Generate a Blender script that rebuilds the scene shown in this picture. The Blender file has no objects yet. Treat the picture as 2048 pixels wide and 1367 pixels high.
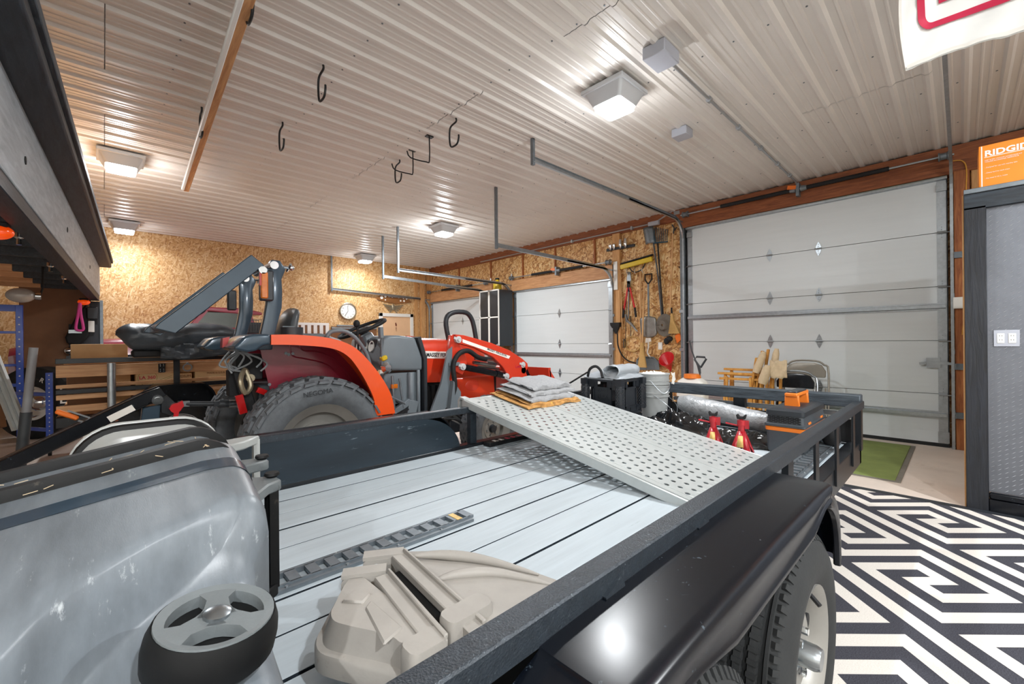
import bpy, bmesh, math, random
from mathutils import Vector, Matrix, Quaternion
rnd = random.Random(7)
S = bpy.context.scene
COL = S.collection
R = math.radians

# ------------------------------------------------------------------ camera
cam_data = bpy.data.cameras.new('camera')
cam = bpy.data.objects.new('camera', cam_data); COL.objects.link(cam)
yaw, roll = R(46.37), R(-0.5614)
fwd = Vector((math.cos(yaw), math.sin(yaw), 0))
r0 = Vector((math.sin(yaw), -math.cos(yaw), 0)); u0 = Vector((0, 0, 1))
rt = math.cos(roll)*r0 + math.sin(roll)*u0
up = -math.sin(roll)*r0 + math.cos(roll)*u0
mw = Matrix((rt, up, -fwd)).transposed().to_4x4(); mw.translation = (0, 0, 1.30)
cam.matrix_world = mw
cam_data.sensor_fit = 'HORIZONTAL'; cam_data.sensor_width = 36
cam_data.lens = 36*856.17/2048
cam_data.shift_y = -2.06/2048
cam_data.clip_start = 0.02
S.camera = cam

# ------------------------------------------------------------------ world, exposure
W = bpy.data.worlds.new('world'); S.world = W; W.use_nodes = True
W.node_tree.nodes['Background'].inputs[0].default_value = (0.75, 0.85, 1, 1)
W.node_tree.nodes['Background'].inputs[1].default_value = 0.3
S.view_settings.view_transform = 'Standard'; S.view_settings.look = 'None'
S.view_settings.gamma = 1; S.view_settings.use_curve_mapping = False
S.view_settings.exposure = 0.18

# square ceiling fixtures of the garage, then three added fill lamps (fixture bodies are built further down)
CEIL = 3.52
LAMPS = [(3.28, 2.10, 46), (0.16, 6.75, 62), (4.70, 6.78, 80), (0.28, 10.40, 24), (4.80, 10.40, 26),
         (0.3, -2.0, 120), (3.28, -2.0, 110), (-2.6, -2.0, 130)]  # added lamps, unseen, to brighten the loft and the near side
for (lx, ly, pw) in LAMPS:
    ld = bpy.data.lights.new('ceiling_lamp_light', 'AREA'); ld.shape = 'SQUARE'; ld.size = 0.08
    ld.energy = pw; ld.color = (0.94, 0.975, 1.0); ld.spread = R(178)
    lo = bpy.data.objects.new('ceiling_lamp_light', ld); COL.objects.link(lo)
    lo.location = (lx, ly, CEIL-0.215)
    # the diffuser's sides also throw light along the ceiling
    pd = bpy.data.lights.new('ceiling_lamp_glow', 'POINT'); pd.energy = pw*0.30; pd.color = (0.94, 0.975, 1.0)
    pd.shadow_soft_size = 0.04
    po = bpy.data.objects.new('ceiling_lamp_glow', pd); COL.objects.link(po); po.location = (lx, ly, CEIL-0.34)

# ------------------------------------------------------------------ materials
def lin(c):
    if isinstance(c, str):
        c = [int(c[i:i+2], 16)/255 for i in (0, 2, 4)]
    return tuple((x/12.92 if x <= 0.04045 else ((x+0.055)/1.055)**2.4) for x in c)
MATS = {}
def node(nt, typ, **kw):
    n = nt.nodes.new(typ)
    for k, v in kw.items():
        if k.startswith('i_'):
            key = k[2:]; key = int(key) if key.isdigit() else key
            n.inputs[key].default_value = v
        else: setattr(n, k, v)
    return n
def mk(name, col, rough=0.5, metal=0.0, var=0.12, vs=6.0, bump=0.0, bs=40.0, stretch=(1, 1, 1), dirt=None, dirt_amt=0.0, ds=3.0, coat=0.0, emit=None, es=0.0, alpha=1.0, trans=0.0, spec=0.5):
    m = bpy.data.materials.new(name); m.use_nodes = True; nt = m.node_tree
    b = nt.nodes['Principled BSDF']; L = nt.links.new
    c = lin(col)
    b.inputs['Roughness'].default_value = rough; b.inputs['Metallic'].default_value = metal
    b.inputs['Specular IOR Level'].default_value = spec
    if coat: b.inputs['Coat Weight'].default_value = coat; b.inputs['Coat Roughness'].default_value = 0.08
    if trans: b.inputs['Transmission Weight'].default_value = trans
    if emit: b.inputs['Emission Color'].default_value = (*lin(emit), 1); b.inputs['Emission Strength'].default_value = es
    tc = node(nt, 'ShaderNodeTexCoord'); mp = node(nt, 'ShaderNodeMapping'); mp.inputs['Scale'].default_value = stretch
    L(tc.outputs['Object'], mp.inputs['Vector'])
    nz = node(nt, 'ShaderNodeTexNoise', i_Scale=vs, i_Detail=5.0, i_Roughness=0.6); L(mp.outputs[0], nz.inputs['Vector'])
    cr = node(nt, 'ShaderNodeValToRGB'); L(nz.outputs['Fac'], cr.inputs[0])
    cr.color_ramp.elements[0].position = 0.3; cr.color_ramp.elements[1].position = 0.7
    lo = tuple(max(0, x*(1-var)) for x in c); hi = tuple(min(1, x*(1+var)) for x in c)
    cr.color_ramp.elements[0].color = (*lo, 1); cr.color_ramp.elements[1].color = (*hi, 1)
    out = cr.outputs[0]
    if dirt:
        n2 = node(nt, 'ShaderNodeTexNoise', i_Scale=ds, i_Detail=8.0, i_Roughness=0.75); L(mp.outputs[0], n2.inputs['Vector'])
        r2 = node(nt, 'ShaderNodeValToRGB'); L(n2.outputs['Fac'], r2.inputs[0])
        r2.color_ramp.elements[0].position = 0.62-dirt_amt*0.25; r2.color_ramp.elements[1].position = 0.72
        mx = node(nt, 'ShaderNodeMixRGB'); L(r2.outputs[0], mx.inputs[0]); L(out, mx.inputs[1]); mx.inputs[2].default_value = (*lin(dirt), 1)
        out = mx.outputs[0]
    L(out, b.inputs['Base Color'])
    if bump:
        n3 = node(nt, 'ShaderNodeTexNoise', i_Scale=bs, i_Detail=4.0); L(mp.outputs[0], n3.inputs['Vector'])
        bp = node(nt, 'ShaderNodeBump', i_Strength=bump, i_Distance=0.01); L(n3.outputs['Fac'], bp.inputs['Height']); L(bp.outputs[0], b.inputs['Normal'])
    MATS[name] = m
    return m
def wood(name, a, bcol, stretch=(1, 12, 12), rough=0.6, scale=3.0, bump=0.15):
    m = bpy.data.materials.new(name); m.use_nodes = True; nt = m.node_tree; L = nt.links.new; b = nt.nodes['Principled BSDF']
    b.inputs['Roughness'].default_value = rough
    tc = node(nt, 'ShaderNodeTexCoord'); mp = node(nt, 'ShaderNodeMapping'); mp.inputs['Scale'].default_value = stretch; L(tc.outputs['Object'], mp.inputs['Vector'])
    nz = node(nt, 'ShaderNodeTexNoise', i_Scale=scale, i_Detail=6.0, i_Roughness=0.65, i_Distortion=0.6); L(mp.outputs[0], nz.inputs['Vector'])
    cr = node(nt, 'ShaderNodeValToRGB'); L(nz.outputs['Fac'], cr.inputs[0])
    cr.color_ramp.elements[0].position = 0.3; cr.color_ramp.elements[1].position = 0.68
    cr.color_ramp.elements[0].color = (*lin(a), 1); cr.color_ramp.elements[1].color = (*lin(bcol), 1)
    L(cr.outputs[0], b.inputs['Base Color'])
    bp = node(nt, 'ShaderNodeBump', i_Strength=bump, i_Distance=0.01); L(nz.outputs['Fac'], bp.inputs['Height']); L(bp.outputs[0], b.inputs['Normal'])
    MATS[name] = m; return m
def osb(name, plane, cols, scale=14.0):
    # oriented strand board: overlapping stretched voronoi flakes in several directions
    m = bpy.data.materials.new(name); m.use_nodes = True; nt = m.node_tree; L = nt.links.new; b = nt.nodes['Principled BSDF']
    b.inputs['Roughness'].default_value = 0.55
    tc = node(nt, 'ShaderNodeTexCoord')
    vals = []
    for i, ang in enumerate((0.4, -0.7, 1.35)):
        mp = node(nt, 'ShaderNodeMapping')
        if plane == 'x': mp.inputs['Rotation'].default_value = (ang, 0, 0)
        else: mp.inputs['Rotation'].default_value = (0, ang, 0)
        mp.inputs['Location'].default_value = (i*3.1, i*1.7, i*2.3)
        L(tc.outputs['Object'], mp.inputs['Vector'])
        m0 = node(nt, 'ShaderNodeMapping'); m0.inputs['Scale'].default_value = (1, 1, 3.4); L(mp.outputs[0], m0.inputs['Vector'])
        vo = node(nt, 'ShaderNodeTexVoronoi', i_Scale=scale); L(m0.outputs[0], vo.inputs['Vector'])
        sp = node(nt, 'ShaderNodeSeparateColor'); L(vo.outputs['Color'], sp.inputs[0]); vals.append(sp)
    m1 = node(nt, 'ShaderNodeMath', operation='GREATER_THAN'); L(vals[0].outputs[1], m1.inputs[0]); m1.inputs[1].default_value = 0.5
    x1 = node(nt, 'ShaderNodeMixRGB'); L(m1.outputs[0], x1.inputs[0]); L(vals[0].outputs[0], x1.inputs[1]); L(vals[1].outputs[0], x1.inputs[2])
    m2 = node(nt, 'ShaderNodeMath', operation='GREATER_THAN'); L(vals[2].outputs[1], m2.inputs[0]); m2.inputs[1].default_value = 0.66
    x2 = node(nt, 'ShaderNodeMixRGB'); L(m2.outputs[0], x2.inputs[0]); L(x1.outputs[0], x2.inputs[1]); L(vals[2].outputs[0], x2.inputs[2])
    nz = node(nt, 'ShaderNodeTexNoise', i_Scale=1.3, i_Detail=4.0); L(tc.outputs['Object'], nz.inputs['Vector'])
    ad = node(nt, 'ShaderNodeMath', operation='MULTIPLY_ADD'); L(nz.outputs['Fac'], ad.inputs[0]); ad.inputs[1].default_value = 0.5
    L(x2.outputs[0], ad.inputs[2])
    sb = node(nt, 'ShaderNodeMath', operation='SUBTRACT'); L(ad.outputs[0], sb.inputs[0]); sb.inputs[1].default_value = 0.25
    cr = node(nt, 'ShaderNodeValToRGB'); L(sb.outputs[0], cr.inputs[0]); els = cr.color_ramp.elements
    els[0].position = 0.0; els[1].position = 1.0
    els[0].color = (*lin(cols[0]), 1); els[1].color = (*lin(cols[-1]), 1)
    for k, c in enumerate(cols[1:-1]):
        e = els.new((k+1)/(len(cols)-1)); e.color = (*lin(c), 1)
    L(cr.outputs[0], b.inputs['Base Color'])
    bp = node(nt, 'ShaderNodeBump', i_Strength=0.25, i_Distance=0.004); L(x2.outputs[0], bp.inputs['Height']); L(bp.outputs[0], b.inputs['Normal'])
    MATS[name] = m; return m

osb('osb_side', 'x', ['8a5c30', 'b17c45', 'c6965a', 'd8b07a', 'e4c894'], scale=12)
osb('osb_back', 'y', ['a87848', 'c4965e', 'd0a672', 'dab584', 'e4c89c'], scale=17)
wood('pine', 'a87648', 'd9ad7c', stretch=(1.2, 1.2, 14))
wood('pine_y', 'a8744a', 'd2a070', stretch=(14, 1.2, 14))
wood('redwood_y', '6a3418', '9a5a32', stretch=(14, 1.2, 14))
wood('redwood_z', '7c3e1c', 'b4703e', stretch=(14, 14, 1.2))
wood('pine_z', 'b07c48', 'd6a56c', stretch=(14, 14, 1.2))
wood('pine_x', 'b9855a', 'd9aa7c', stretch=(1.2, 14, 14))
wood('handle_wood', 'b88450', 'd9b07c', stretch=(14, 14, 1.5))
wood('honey_wood', 'b8782c', 'e0aa58', stretch=(3, 3, 3))
wood('black_wood', '151a1f', '303942', stretch=(14, 1.5, 14), rough=0.5, bump=0.3)
wood('black_wood_z', '0b0d12', '1e222b', stretch=(14, 14, 1.5), rough=0.5, bump=0.3)
wood('grey_fascia', '959ea5', 'bcc4ca', stretch=(8, 1.2, 8), rough=0.5, bump=0.3)
wood('weathered_black', '20272f', '4a545c', stretch=(20, 2, 20), rough=0.55, bump=0.4)
mk('ceiling_metal', 'd6d1cb', 0.34, 0.0, 0.03, 2, spec=0.6)
mk('concrete', 'd6c9bd', 0.6, 0, 0.06, 4, 0.05, 80, dirt='b4a698', dirt_amt=0.1, ds=2)
mk('door_white', 'd2d8da', 0.42, 0, 0.02, 3, bump=0.06, bs=30, stretch=(1, 0.4, 6))
mk('galv', 'aab1b6', 0.34, 0.85, 0.12, 25)
mk('galv_dull', '7c848a', 0.5, 0.7, 0.15, 20)
mk('steel', '9aa0a4', 0.28, 0.95, 0.1, 10)
mk('chrome', 'd8dcdf', 0.1, 1.0, 0.02)
mk('black_metal', '14181d', 0.32, 0.0, 0.2, 8, bump=0.03, bs=200, dirt='4c555c', dirt_amt=0.0, ds=60)
mk('black_gloss', '080c13', 0.25, 0.0, 0.2, 4, dirt='56646e', dirt_amt=-0.02, ds=30, spec=0.35)
mk('rail_metal', '2a3138', 0.38, 0.25, 0.2, 40, bump=0.25, bs=260, dirt='7c878d', dirt_amt=0.1, ds=120)
mk('black_sheet', '222c34', 0.26, 0.1, 0.3, 5, dirt='7a878e', dirt_amt=-0.04, ds=24, stretch=(0.25, 1, 1.6))
mk('matte_black', '0c0d10', 0.7, 0, 0.2)
mk('dark_grey', '25292e', 0.5, 0, 0.15)
mk('deck_paint', 'b6c0c6', 0.62, 0, 0.07, 5, bump=0.05, bs=22, stretch=(0.5, 7, 7), dirt='8d9798', dirt_amt=-0.12, ds=4)
mk('aluminium', 'c6cbca', 0.42, 0.45, 0.06, 14)
mk('rubber', '1f2122', 0.8, 0, 0.18, 14, bump=0.1, bs=120)
mk('rubber_grey', '5b5f63', 0.7, 0, 0.2, 18, bump=0.1, bs=120)
mk('rim_silver', '96948f', 0.42, 0.45, 0.06, 10)
mk('rim_white', 'c9cacb', 0.4, 0.1, 0.05)
mk('tractor_red', 'd2391b', 0.3, 0, 0.05, 3, coat=0.6)
mk('fender_orange', 'f0541a', 0.3, 0, 0.04, 3, coat=0.5)
mk('maroon', '7c182c', 0.34, 0, 0.12, 3, coat=0.3)
mk('loader_red', 'd03a24', 0.36, 0, 0.06, 4, coat=0.4)
mk('tractor_grey', '6c757b', 0.42, 0, 0.06, 4)
mk('slate_grey', '394a58', 0.25, 0.2, 0.08, 4, coat=0.4)
mk('dark_plastic', '2c3136', 0.4, 0, 0.12, 5)
mk('seat_vinyl', '45494c', 0.35, 0, 0.1, 5)
mk('bin_plastic', '70777d', 0.34, 0.0, 0.28, 3.0, bump=0.04, bs=120, dirt='b9bfc2', dirt_amt=0.02, ds=7, stretch=(5.5, 0.9, 2))
mk('bin_lid', 'aeb1af', 0.36, 0, 0.12, 4, dirt='70746f', dirt_amt=0.0, ds=6)
mk('bin_black', '0e0f10', 0.6, 0, 0.2, 9, dirt='4b463d', dirt_amt=-0.06, ds=14, spec=0.3)
mk('wheel_grey', '6f7577', 0.45, 0, 0.1, 9, bump=0.06, bs=150)
mk('taupe', '9f9a93', 0.55, 0, 0.1, 6, bump=0.06, bs=60, dirt='7c6f60', dirt_amt=0.05, ds=9)
mk('cover_black', '3a4046', 0.34, 0, 0.2, 5, bump=1.0, bs=5, stretch=(1, 1, 2.2))
mk('bag_black', '0d0f12', 0.2, 0, 0.2, 5, coat=0.5)
mk('silver_tarp', 'aeb1b4', 0.42, 0.25, 0.2, 12, bump=0.9, bs=30)
mk('grey_tarp', 'a4aab0', 0.38, 0.1, 0.08, 5)
mk('jack_red', 'b01c28', 0.36, 0, 0.15, 10, coat=0.3)
mk('label_yellow', 'd9b56a', 0.5, 0, 0.25, 30)
mk('tool_grey', '42484d', 0.45, 0, 0.08, 8)
mk('tool_orange', 'e77a22', 0.42, 0, 0.06, 8)
mk('crate_black', '22262c', 0.36, 0, 0.15, 8)
mk('bucket_grey', 'a5a8a8', 0.45, 0, 0.08, 5)
mk('blanket_grey', '9b9c9e', 0.95, 0, 0.12, 60, bump=0.3, bs=150)
mk('cloth_yellow', 'b5854a', 0.9, 0, 0.45, 22, dirt='e6c040', dirt_amt=0.05, ds=18)
mk('white_plastic', 'e3e1da', 0.4, 0, 0.03)
mk('canvas', 'cdb898', 0.9, 0, 0.08, 30, bump=0.2, bs=120)
mk('chair_tan', '8f8a80', 0.4, 0.3, 0.05)
mk('black_vinyl', '181c21', 0.25, 0, 0.15, 5)
mk('mat_green', '7c8b4c', 0.95, 0, 0.22, 2.2, bump=0.5, bs=200)
mk('mat_edge', '77736a', 0.9)
mk('diamond_plate', '6c6f76', 0.42, 0.55, 0.06, 12)
mk('tread_lug', 'eceef0', 0.3, 0.15, 0.03)  # glint of the raised lugs put into a near-white colour
mk('box_orange', 'e8871e', 0.5, 0, 0.05, 4)
mk('cardboard', 'b08a60', 0.8, 0, 0.08, 6)
mk('print_white', 'f2efe8', 0.5, 0, 0.0)
mk('print_black', '15161a', 0.5, 0, 0.0)
mk('print_red', 'c3264a', 0.5, 0, 0.06, 10)
mk('print_brown', '6a2a18', 0.5, 0, 0.0)
mk('print_olive', '8a7a2c', 0.5, 0, 0.0)
mk('flag_white', 'eef0ee', 0.45, 0, 0.02, 4)
mk('red_plastic', 'c81820', 0.3, 0, 0.08, 6, coat=0.4)
mk('yellow_plastic', 'cfb01c', 0.4, 0, 0.08, 10)
mk('straw', 'd2aa6a', 0.9, 0, 0.2, 60, bump=0.6, bs=150, stretch=(8, 8, 1))
mk('hat_felt', '6c655c', 0.9, 0, 0.1, 20)
mk('dark_blue_steel', '2c5264', 0.4, 0.4, 0.1, 10)
mk('shovel_steel', '8d8b86', 0.4, 0.6, 0.18, 12)
mk('blue_paint', '1748b4', 0.32, 0, 0.08, 6, coat=0.3)
mk('brown_board', '7d5434', 0.6, 0, 0.12, 4)
mk('amber', 'ff5a14', 0.2, 0, 0.08, 8, coat=0.6, emit='ff4a08', es=0.35)
mk('amber_lens', 'c86a10', 0.12, 0, 0.3, 12, coat=0.8)
mk('red_lens', 'b01818', 0.12, 0, 0.1, 8, coat=0.8)
mk('pink', 'ef4fa8', 0.5, 0, 0.05)
mk('bulb_glass', 'a9a7a3', 0.25, 0, 0.06, 6, coat=0.5)
mk('truck_red', '8a1b36', 0.3, 0, 0.06, 3, coat=0.6)
mk('truck_pink', 'c05a86', 0.25, 0, 0.05, 3, coat=0.6)
mk('glass_dark', '3c4440', 0.06, 0, 0.2, 2, coat=0.6)
mk('lamp_diffuser', 'ffffff', 0.4, emit='fdfdff', es=16.0)
mk('lamp_body', 'c4c8cc', 0.4, 0.2, 0.03)
mk('box_grey', 'a9acb6', 0.45, 0, 0.03)
mk('conduit', 'a4a7aa', 0.35, 0.6, 0.08, 10)
mk('hook_black', '16181a', 0.45, 0.2, 0.1)
mk('door_tan', 'e2b890', 0.5, 0, 0.03)
mk('trim_white', 'e6e4de', 0.45, 0, 0.02)
mk('wire_yellow', 'd59a3a', 0.5)
mk('cable_grey', '8b8f92', 0.5)
mk('leaf_wood', '8a5a2c', 0.6, 0, 0.15, 10)
mk('bronze', '9a8f78', 0.35, 0.6, 0.15, 20)
mk('clock_face', 'f0efe9', 0.5, 0, 0.0)
mk('panel_dark', '23272c', 0.35, 0, 0.1, 8)
mk('orange_strap', 'e8721c', 0.45, 0, 0.05)
mk('grey_pvc', '9da0a4', 0.42, 0, 0.05)
mk('box_print', 'd9c49a', 0.7, 0, 0.05)

def rug_material():
    m = bpy.data.materials.new('rug_print'); m.use_nodes = True; nt = m.node_tree; L = nt.links.new; b = nt.nodes['Principled BSDF']
    b.inputs['Roughness'].default_value = 0.95; b.inputs['Specular IOR Level'].default_value = 0.1
    tc = node(nt, 'ShaderNodeTexCoord'); sx = node(nt, 'ShaderNodeSeparateXYZ'); L(tc.outputs['Object'], sx.inputs[0])
    def M(op, a, c=None, d=None):
        n = node(nt, 'ShaderNodeMath', operation=op)
        for i, v in enumerate((a, c, d)):
            if v is None: continue
            if isinstance(v, (int, float)): n.inputs[i].default_value = v
            else: L(v, n.inputs[i])
        return n.outputs[0]
    st = RUG_STRIPE
    u = M('DIVIDE', M('MULTIPLY', M('SUBTRACT', sx.outputs[0], sx.outputs[1]), 0.70711), st)
    v = M('DIVIDE', M('MULTIPLY', M('ADD', sx.outputs[0], sx.outputs[1]), 0.70711), st)
    # square double spirals: ten stripes wide, repeating every eight stripes, neighbouring columns two stripes out of step
    uu = M('ADD', M('SUBTRACT', u, RUG_U), 5.0)
    x = M('SUBTRACT', M('FLOORED_MODULO', uu, 10.0), 5.0); col = M('FLOOR', M('DIVIDE', uu, 10.0))
    y = M('SUBTRACT', M('FLOORED_MODULO', M('ADD', M('SUBTRACT', M('SUBTRACT', v, RUG_V), M('MULTIPLY', col, 2.0)), 4.0), 8.0), 4.0)
    tot = None
    def rect(x0, x1, y0, y1):
        nonlocal tot
        r = M('COMPARE', x, (x0+x1)/2, (x1-x0)/2)
        if y0 is not None: r = M('MULTIPLY', r, M('COMPARE', y, (y0+y1)/2, (y1-y0)/2))
        tot = r if tot is None else M('MAXIMUM', tot, r)
    rect(-4.5, -3.5, None, None); rect(3.5, 4.5, None, None)
    rect(-4.5, 2.5, 2.5, 3.5); rect(-2.5, 4.5, -3.5, -2.5); rect(-2.5, .5, .5, 1.5); rect(-.5, 2.5, -1.5, -.5); rect(-2.5, -1.5, -3.5, 1.5); rect(1.5, 2.5, -1.5, 3.5)
    par = M('SUBTRACT', 1.0, tot)
    nz = node(nt, 'ShaderNodeTexNoise', i_Scale=220.0, i_Detail=2.0); L(tc.outputs['Object'], nz.inputs['Vector'])
    lt = node(nt, 'ShaderNodeMixRGB'); L(nz.outputs['Fac'], lt.inputs[0]); lt.inputs[1].default_value = (*lin('bfb8b0'), 1); lt.inputs[2].default_value = (*lin('eee8e0'), 1)
    dk = node(nt, 'ShaderNodeMixRGB'); L(nz.outputs['Fac'], dk.inputs[0]); dk.inputs[1].default_value = (*lin('15151a'), 1); dk.inputs[2].default_value = (*lin('5a5a62'), 1)
    mx = node(nt, 'ShaderNodeMixRGB'); L(par, mx.inputs[0]); L(dk.outputs[0], mx.inputs[1]); L(lt.outputs[0], mx.inputs[2])
    L(mx.outputs[0], b.inputs['Base Color'])
    bp = node(nt, 'ShaderNodeBump', i_Strength=0.3, i_Distance=0.004); L(nz.outputs['Fac'], bp.inputs['Height']); L(bp.outputs[0], b.inputs['Normal'])
    MATS['rug_print'] = m
RUG_STRIPE = 0.0757; RUG_U = 2.144/0.0757; RUG_V = 2.318/0.0757
rug_material()
def grad_text_mat(): pass

# ------------------------------------------------------------------ geometry helpers
def V(*a): return Vector(a)
class G:
    def __init__(s, xf=None): s.v = []; s.f = []; s.xf = xf
    def put(s, vs, fs):
        o = len(s.v)
        if s.xf is not None: vs = [s.xf @ Vector(p) for p in vs]
        s.v += [tuple(p) for p in vs]; s.f += [tuple(i+o for i in f) for f in fs]; return s
    def box(s, x0, y0, z0, x1, y1, z1):
        return s.put([(x0,y0,z0),(x1,y0,z0),(x1,y1,z0),(x0,y1,z0),(x0,y0,z1),(x1,y0,z1),(x1,y1,z1),(x0,y1,z1)],
                     [(0,3,2,1),(4,5,6,7),(0,1,5,4),(1,2,6,5),(2,3,7,6),(3,0,4,7)])
    def cbox(s, c, sx, sy, sz): return s.box(c[0]-sx/2, c[1]-sy/2, c[2]-sz/2, c[0]+sx/2, c[1]+sy/2, c[2]+sz/2)
    def bar(s, p0, p1, w, h, upv=(0, 0, 1), w1=None, h1=None):
        p0 = Vector(p0); p1 = Vector(p1); d = (p1-p0).normalized(); u = Vector(upv)
        if abs(d.dot(u)) > 0.98: u = Vector((1, 0, 0))
        a = d.cross(u).normalized(); b = a.cross(d).normalized(); w1 = w if w1 is None else w1; h1 = h if h1 is None else h1
        vs = []
        for p, ww, hh in ((p0, w, h), (p1, w1, h1)):
            vs += [p-a*ww/2-b*hh/2, p+a*ww/2-b*hh/2, p+a*ww/2+b*hh/2, p-a*ww/2+b*hh/2]
        return s.put(vs, [(3,2,1,0),(4,5,6,7),(0,1,5,4),(1,2,6,5),(2,3,7,6),(3,0,4,7)])
    def cyl(s, p0, p1, r, r1=None, n=14, cap=True):
        return s.rings([(p0, r), (p1, r if r1 is None else r1)], n, cap)
    def rings(s, pr, n=14, cap=True):
        # straight turned shape: list of (point, radius)
        d = (Vector(pr[-1][0])-Vector(pr[0][0])).normalized(); u = Vector((0,0,1)) if abs(d.z) < 0.9 else Vector((1,0,0))
        a = d.cross(u).normalized(); b = d.cross(a); vs = []; fs = []
        for p, r in pr:
            p = Vector(p)
            for i in range(n):
                t = 2*math.pi*i/n; vs.append(p+a*(r*math.cos(t))+b*(r*math.sin(t)))
        for k in range(len(pr)-1):
            for i in range(n):
                j = (i+1) % n; fs.append((k*n+i, k*n+j, (k+1)*n+j, (k+1)*n+i))
        if cap: fs += [tuple(range(n-1, -1, -1)), tuple((len(pr)-1)*n+i for i in range(n))]
        return s.put(vs, fs)
    def lathe(s, prof, c, ax, n=32, closed=True):
        # prof: (radius, height along ax); closed ring profile
        c = Vector(c); d = Vector(ax).normalized(); u = Vector((0,0,1)) if abs(d.z) < 0.9 else Vector((1,0,0))
        a = d.cross(u).normalized(); b = d.cross(a); vs = []; fs = []; m = len(prof)
        for i in range(n):
            t = 2*math.pi*i/n; e = a*math.cos(t)+b*math.sin(t)
            for r, h in prof: vs.append(c+e*r+d*h)
        for i in range(n):
            j = (i+1) % n
            for k in range(m if closed else m-1):
                l = (k+1) % m; fs.append((i*m+k, i*m+l, j*m+l, j*m+k))
        return s.put(vs, fs)
    def tube(s, pts, r, n=8, closed=False, smooth=0):
        pts = [Vector(p) for p in pts]
        if smooth: pts = spline(pts, smooth, closed)
        m = len(pts); vs = []; fs = []; prev = None
        for i, p in enumerate(pts):
            if closed: d = pts[(i+1) % m]-pts[i-1]
            else: d = pts[min(i+1, m-1)]-pts[max(i-1, 0)]
            d.normalize()
            if prev is None:
                u = Vector((0,0,1)) if abs(d.z) < 0.9 else Vector((1,0,0)); a = d.cross(u).normalized()
            else: a = (prev-d*prev.dot(d)).normalized()
            prev = a; b = d.cross(a); rr = r[i] if isinstance(r, (list, tuple)) else r
            for k in range(n):
                t = 2*math.pi*k/n; vs.append(p+a*(rr*math.cos(t))+b*(rr*math.sin(t)))
        for i in range(m if closed else m-1):
            j = (i+1) % m
            for k in range(n):
                l = (k+1) % n; fs.append((i*n+k, i*n+l, j*n+l, j*n+k))
        if not closed: fs += [tuple(range(n-1, -1, -1)), tuple((m-1)*n+k for k in range(n))]
        return s.put(vs, fs)
    def prism(s, pts, ax, a, b):
        def mkp(p, q): return {'x': (q, p[0], p[1]), 'y': (p[0], q, p[1]), 'z': (p[0], p[1], q)}[ax]
        n = len(pts); vs = [mkp(p, a) for p in pts]+[mkp(p, b) for p in pts]
        fs = [tuple(range(n)), tuple(range(2*n-1, n-1, -1))]+[(i, (i+1) % n, n+(i+1) % n, n+i) for i in range(n)]
        return s.put(vs, fs)
    def strip(s, outer, inner, ax, a, b):
        # band between two open polylines of equal length, extruded
        for i in range(len(outer)-1): s.prism([outer[i], outer[i+1], inner[i+1], inner[i]], ax, a, b)
        return s
    def sph(s, c, rx, ry=None, rz=None, nu=14, nv=8):
        ry = rx if ry is None else ry; rz = rx if rz is None else rz
        vs = [(c[0], c[1], c[2]-rz)]; fs = []
        for j in range(1, nv):
            t = math.pi*j/nv
            for i in range(nu):
                p = 2*math.pi*i/nu; vs.append((c[0]+rx*math.sin(t)*math.cos(p), c[1]+ry*math.sin(t)*math.sin(p), c[2]-rz*math.cos(t)))
        vs.append((c[0], c[1], c[2]+rz)); e = len(vs)-1
        for i in range(nu):
            j = (i+1) % nu; fs.append((0, 1+j, 1+i)); fs.append((e, 1+(nv-2)*nu+i, 1+(nv-2)*nu+j))
            for k in range(nv-2): fs.append((1+k*nu+i, 1+k*nu+j, 1+(k+1)*nu+j, 1+(k+1)*nu+i))
        return s.put(vs, fs)
    def grid(s, fn, nu, nv):
        vs = [fn(i/nu, j/nv) for j in range(nv+1) for i in range(nu+1)]
        return s.put(vs, [(j*(nu+1)+i, j*(nu+1)+i+1, (j+1)*(nu+1)+i+1, (j+1)*(nu+1)+i) for j in range(nv) for i in range(nu)])
    def loft(s, rings, cap=True):
        n = len(rings[0]); vs = [p for r in rings for p in r]; fs = []
        for k in range(len(rings)-1):
            for i in range(n):
                j = (i+1) % n; fs.append((k*n+i, k*n+j, (k+1)*n+j, (k+1)*n+i))
        if cap: fs += [tuple(range(n-1, -1, -1)), tuple((len(rings)-1)*n+i for i in range(n))]
        return s.put(vs, fs)
    def make(s, name, mat, parent=None, ang=40, bevel=0, solid=0, sub=0, org=None, seg=1):
        me = bpy.data.meshes.new(name); o = bpy.data.objects.new(name, me); COL.objects.link(o)
        if parent is not None: og = origin(parent); o.parent = parent
        elif org is not None: og = Vector(org); o.location = og
        else:
            xs = [p[0] for p in s.v]; ys = [p[1] for p in s.v]; zs = [p[2] for p in s.v]
            og = Vector(((min(xs)+max(xs))/2, (min(ys)+max(ys))/2, min(zs))); o.location = og
        me.from_pydata([(p[0]-og[0], p[1]-og[1], p[2]-og[2]) for p in s.v], [], s.f)
        bm = bmesh.new(); bm.from_mesh(me); bmesh.ops.recalc_face_normals(bm, faces=bm.faces)
        if bevel:
            es = [e for e in bm.edges if len(e.link_faces) == 2 and e.calc_face_angle(0) > 0.6]
            bmesh.ops.bevel(bm, geom=es, offset=bevel, segments=seg, profile=0.5, affect='EDGES', clamp_overlap=True)
        bm.to_mesh(me); bm.free()
        me.materials.append(MATS[mat])
        if ang:
            for p in me.polygons: p.use_smooth = True
            me.set_sharp_from_angle(angle=R(ang))
        if solid:
            md = o.modifiers.new('solid', 'SOLIDIFY'); md.thickness = solid; md.offset = 0
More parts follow.
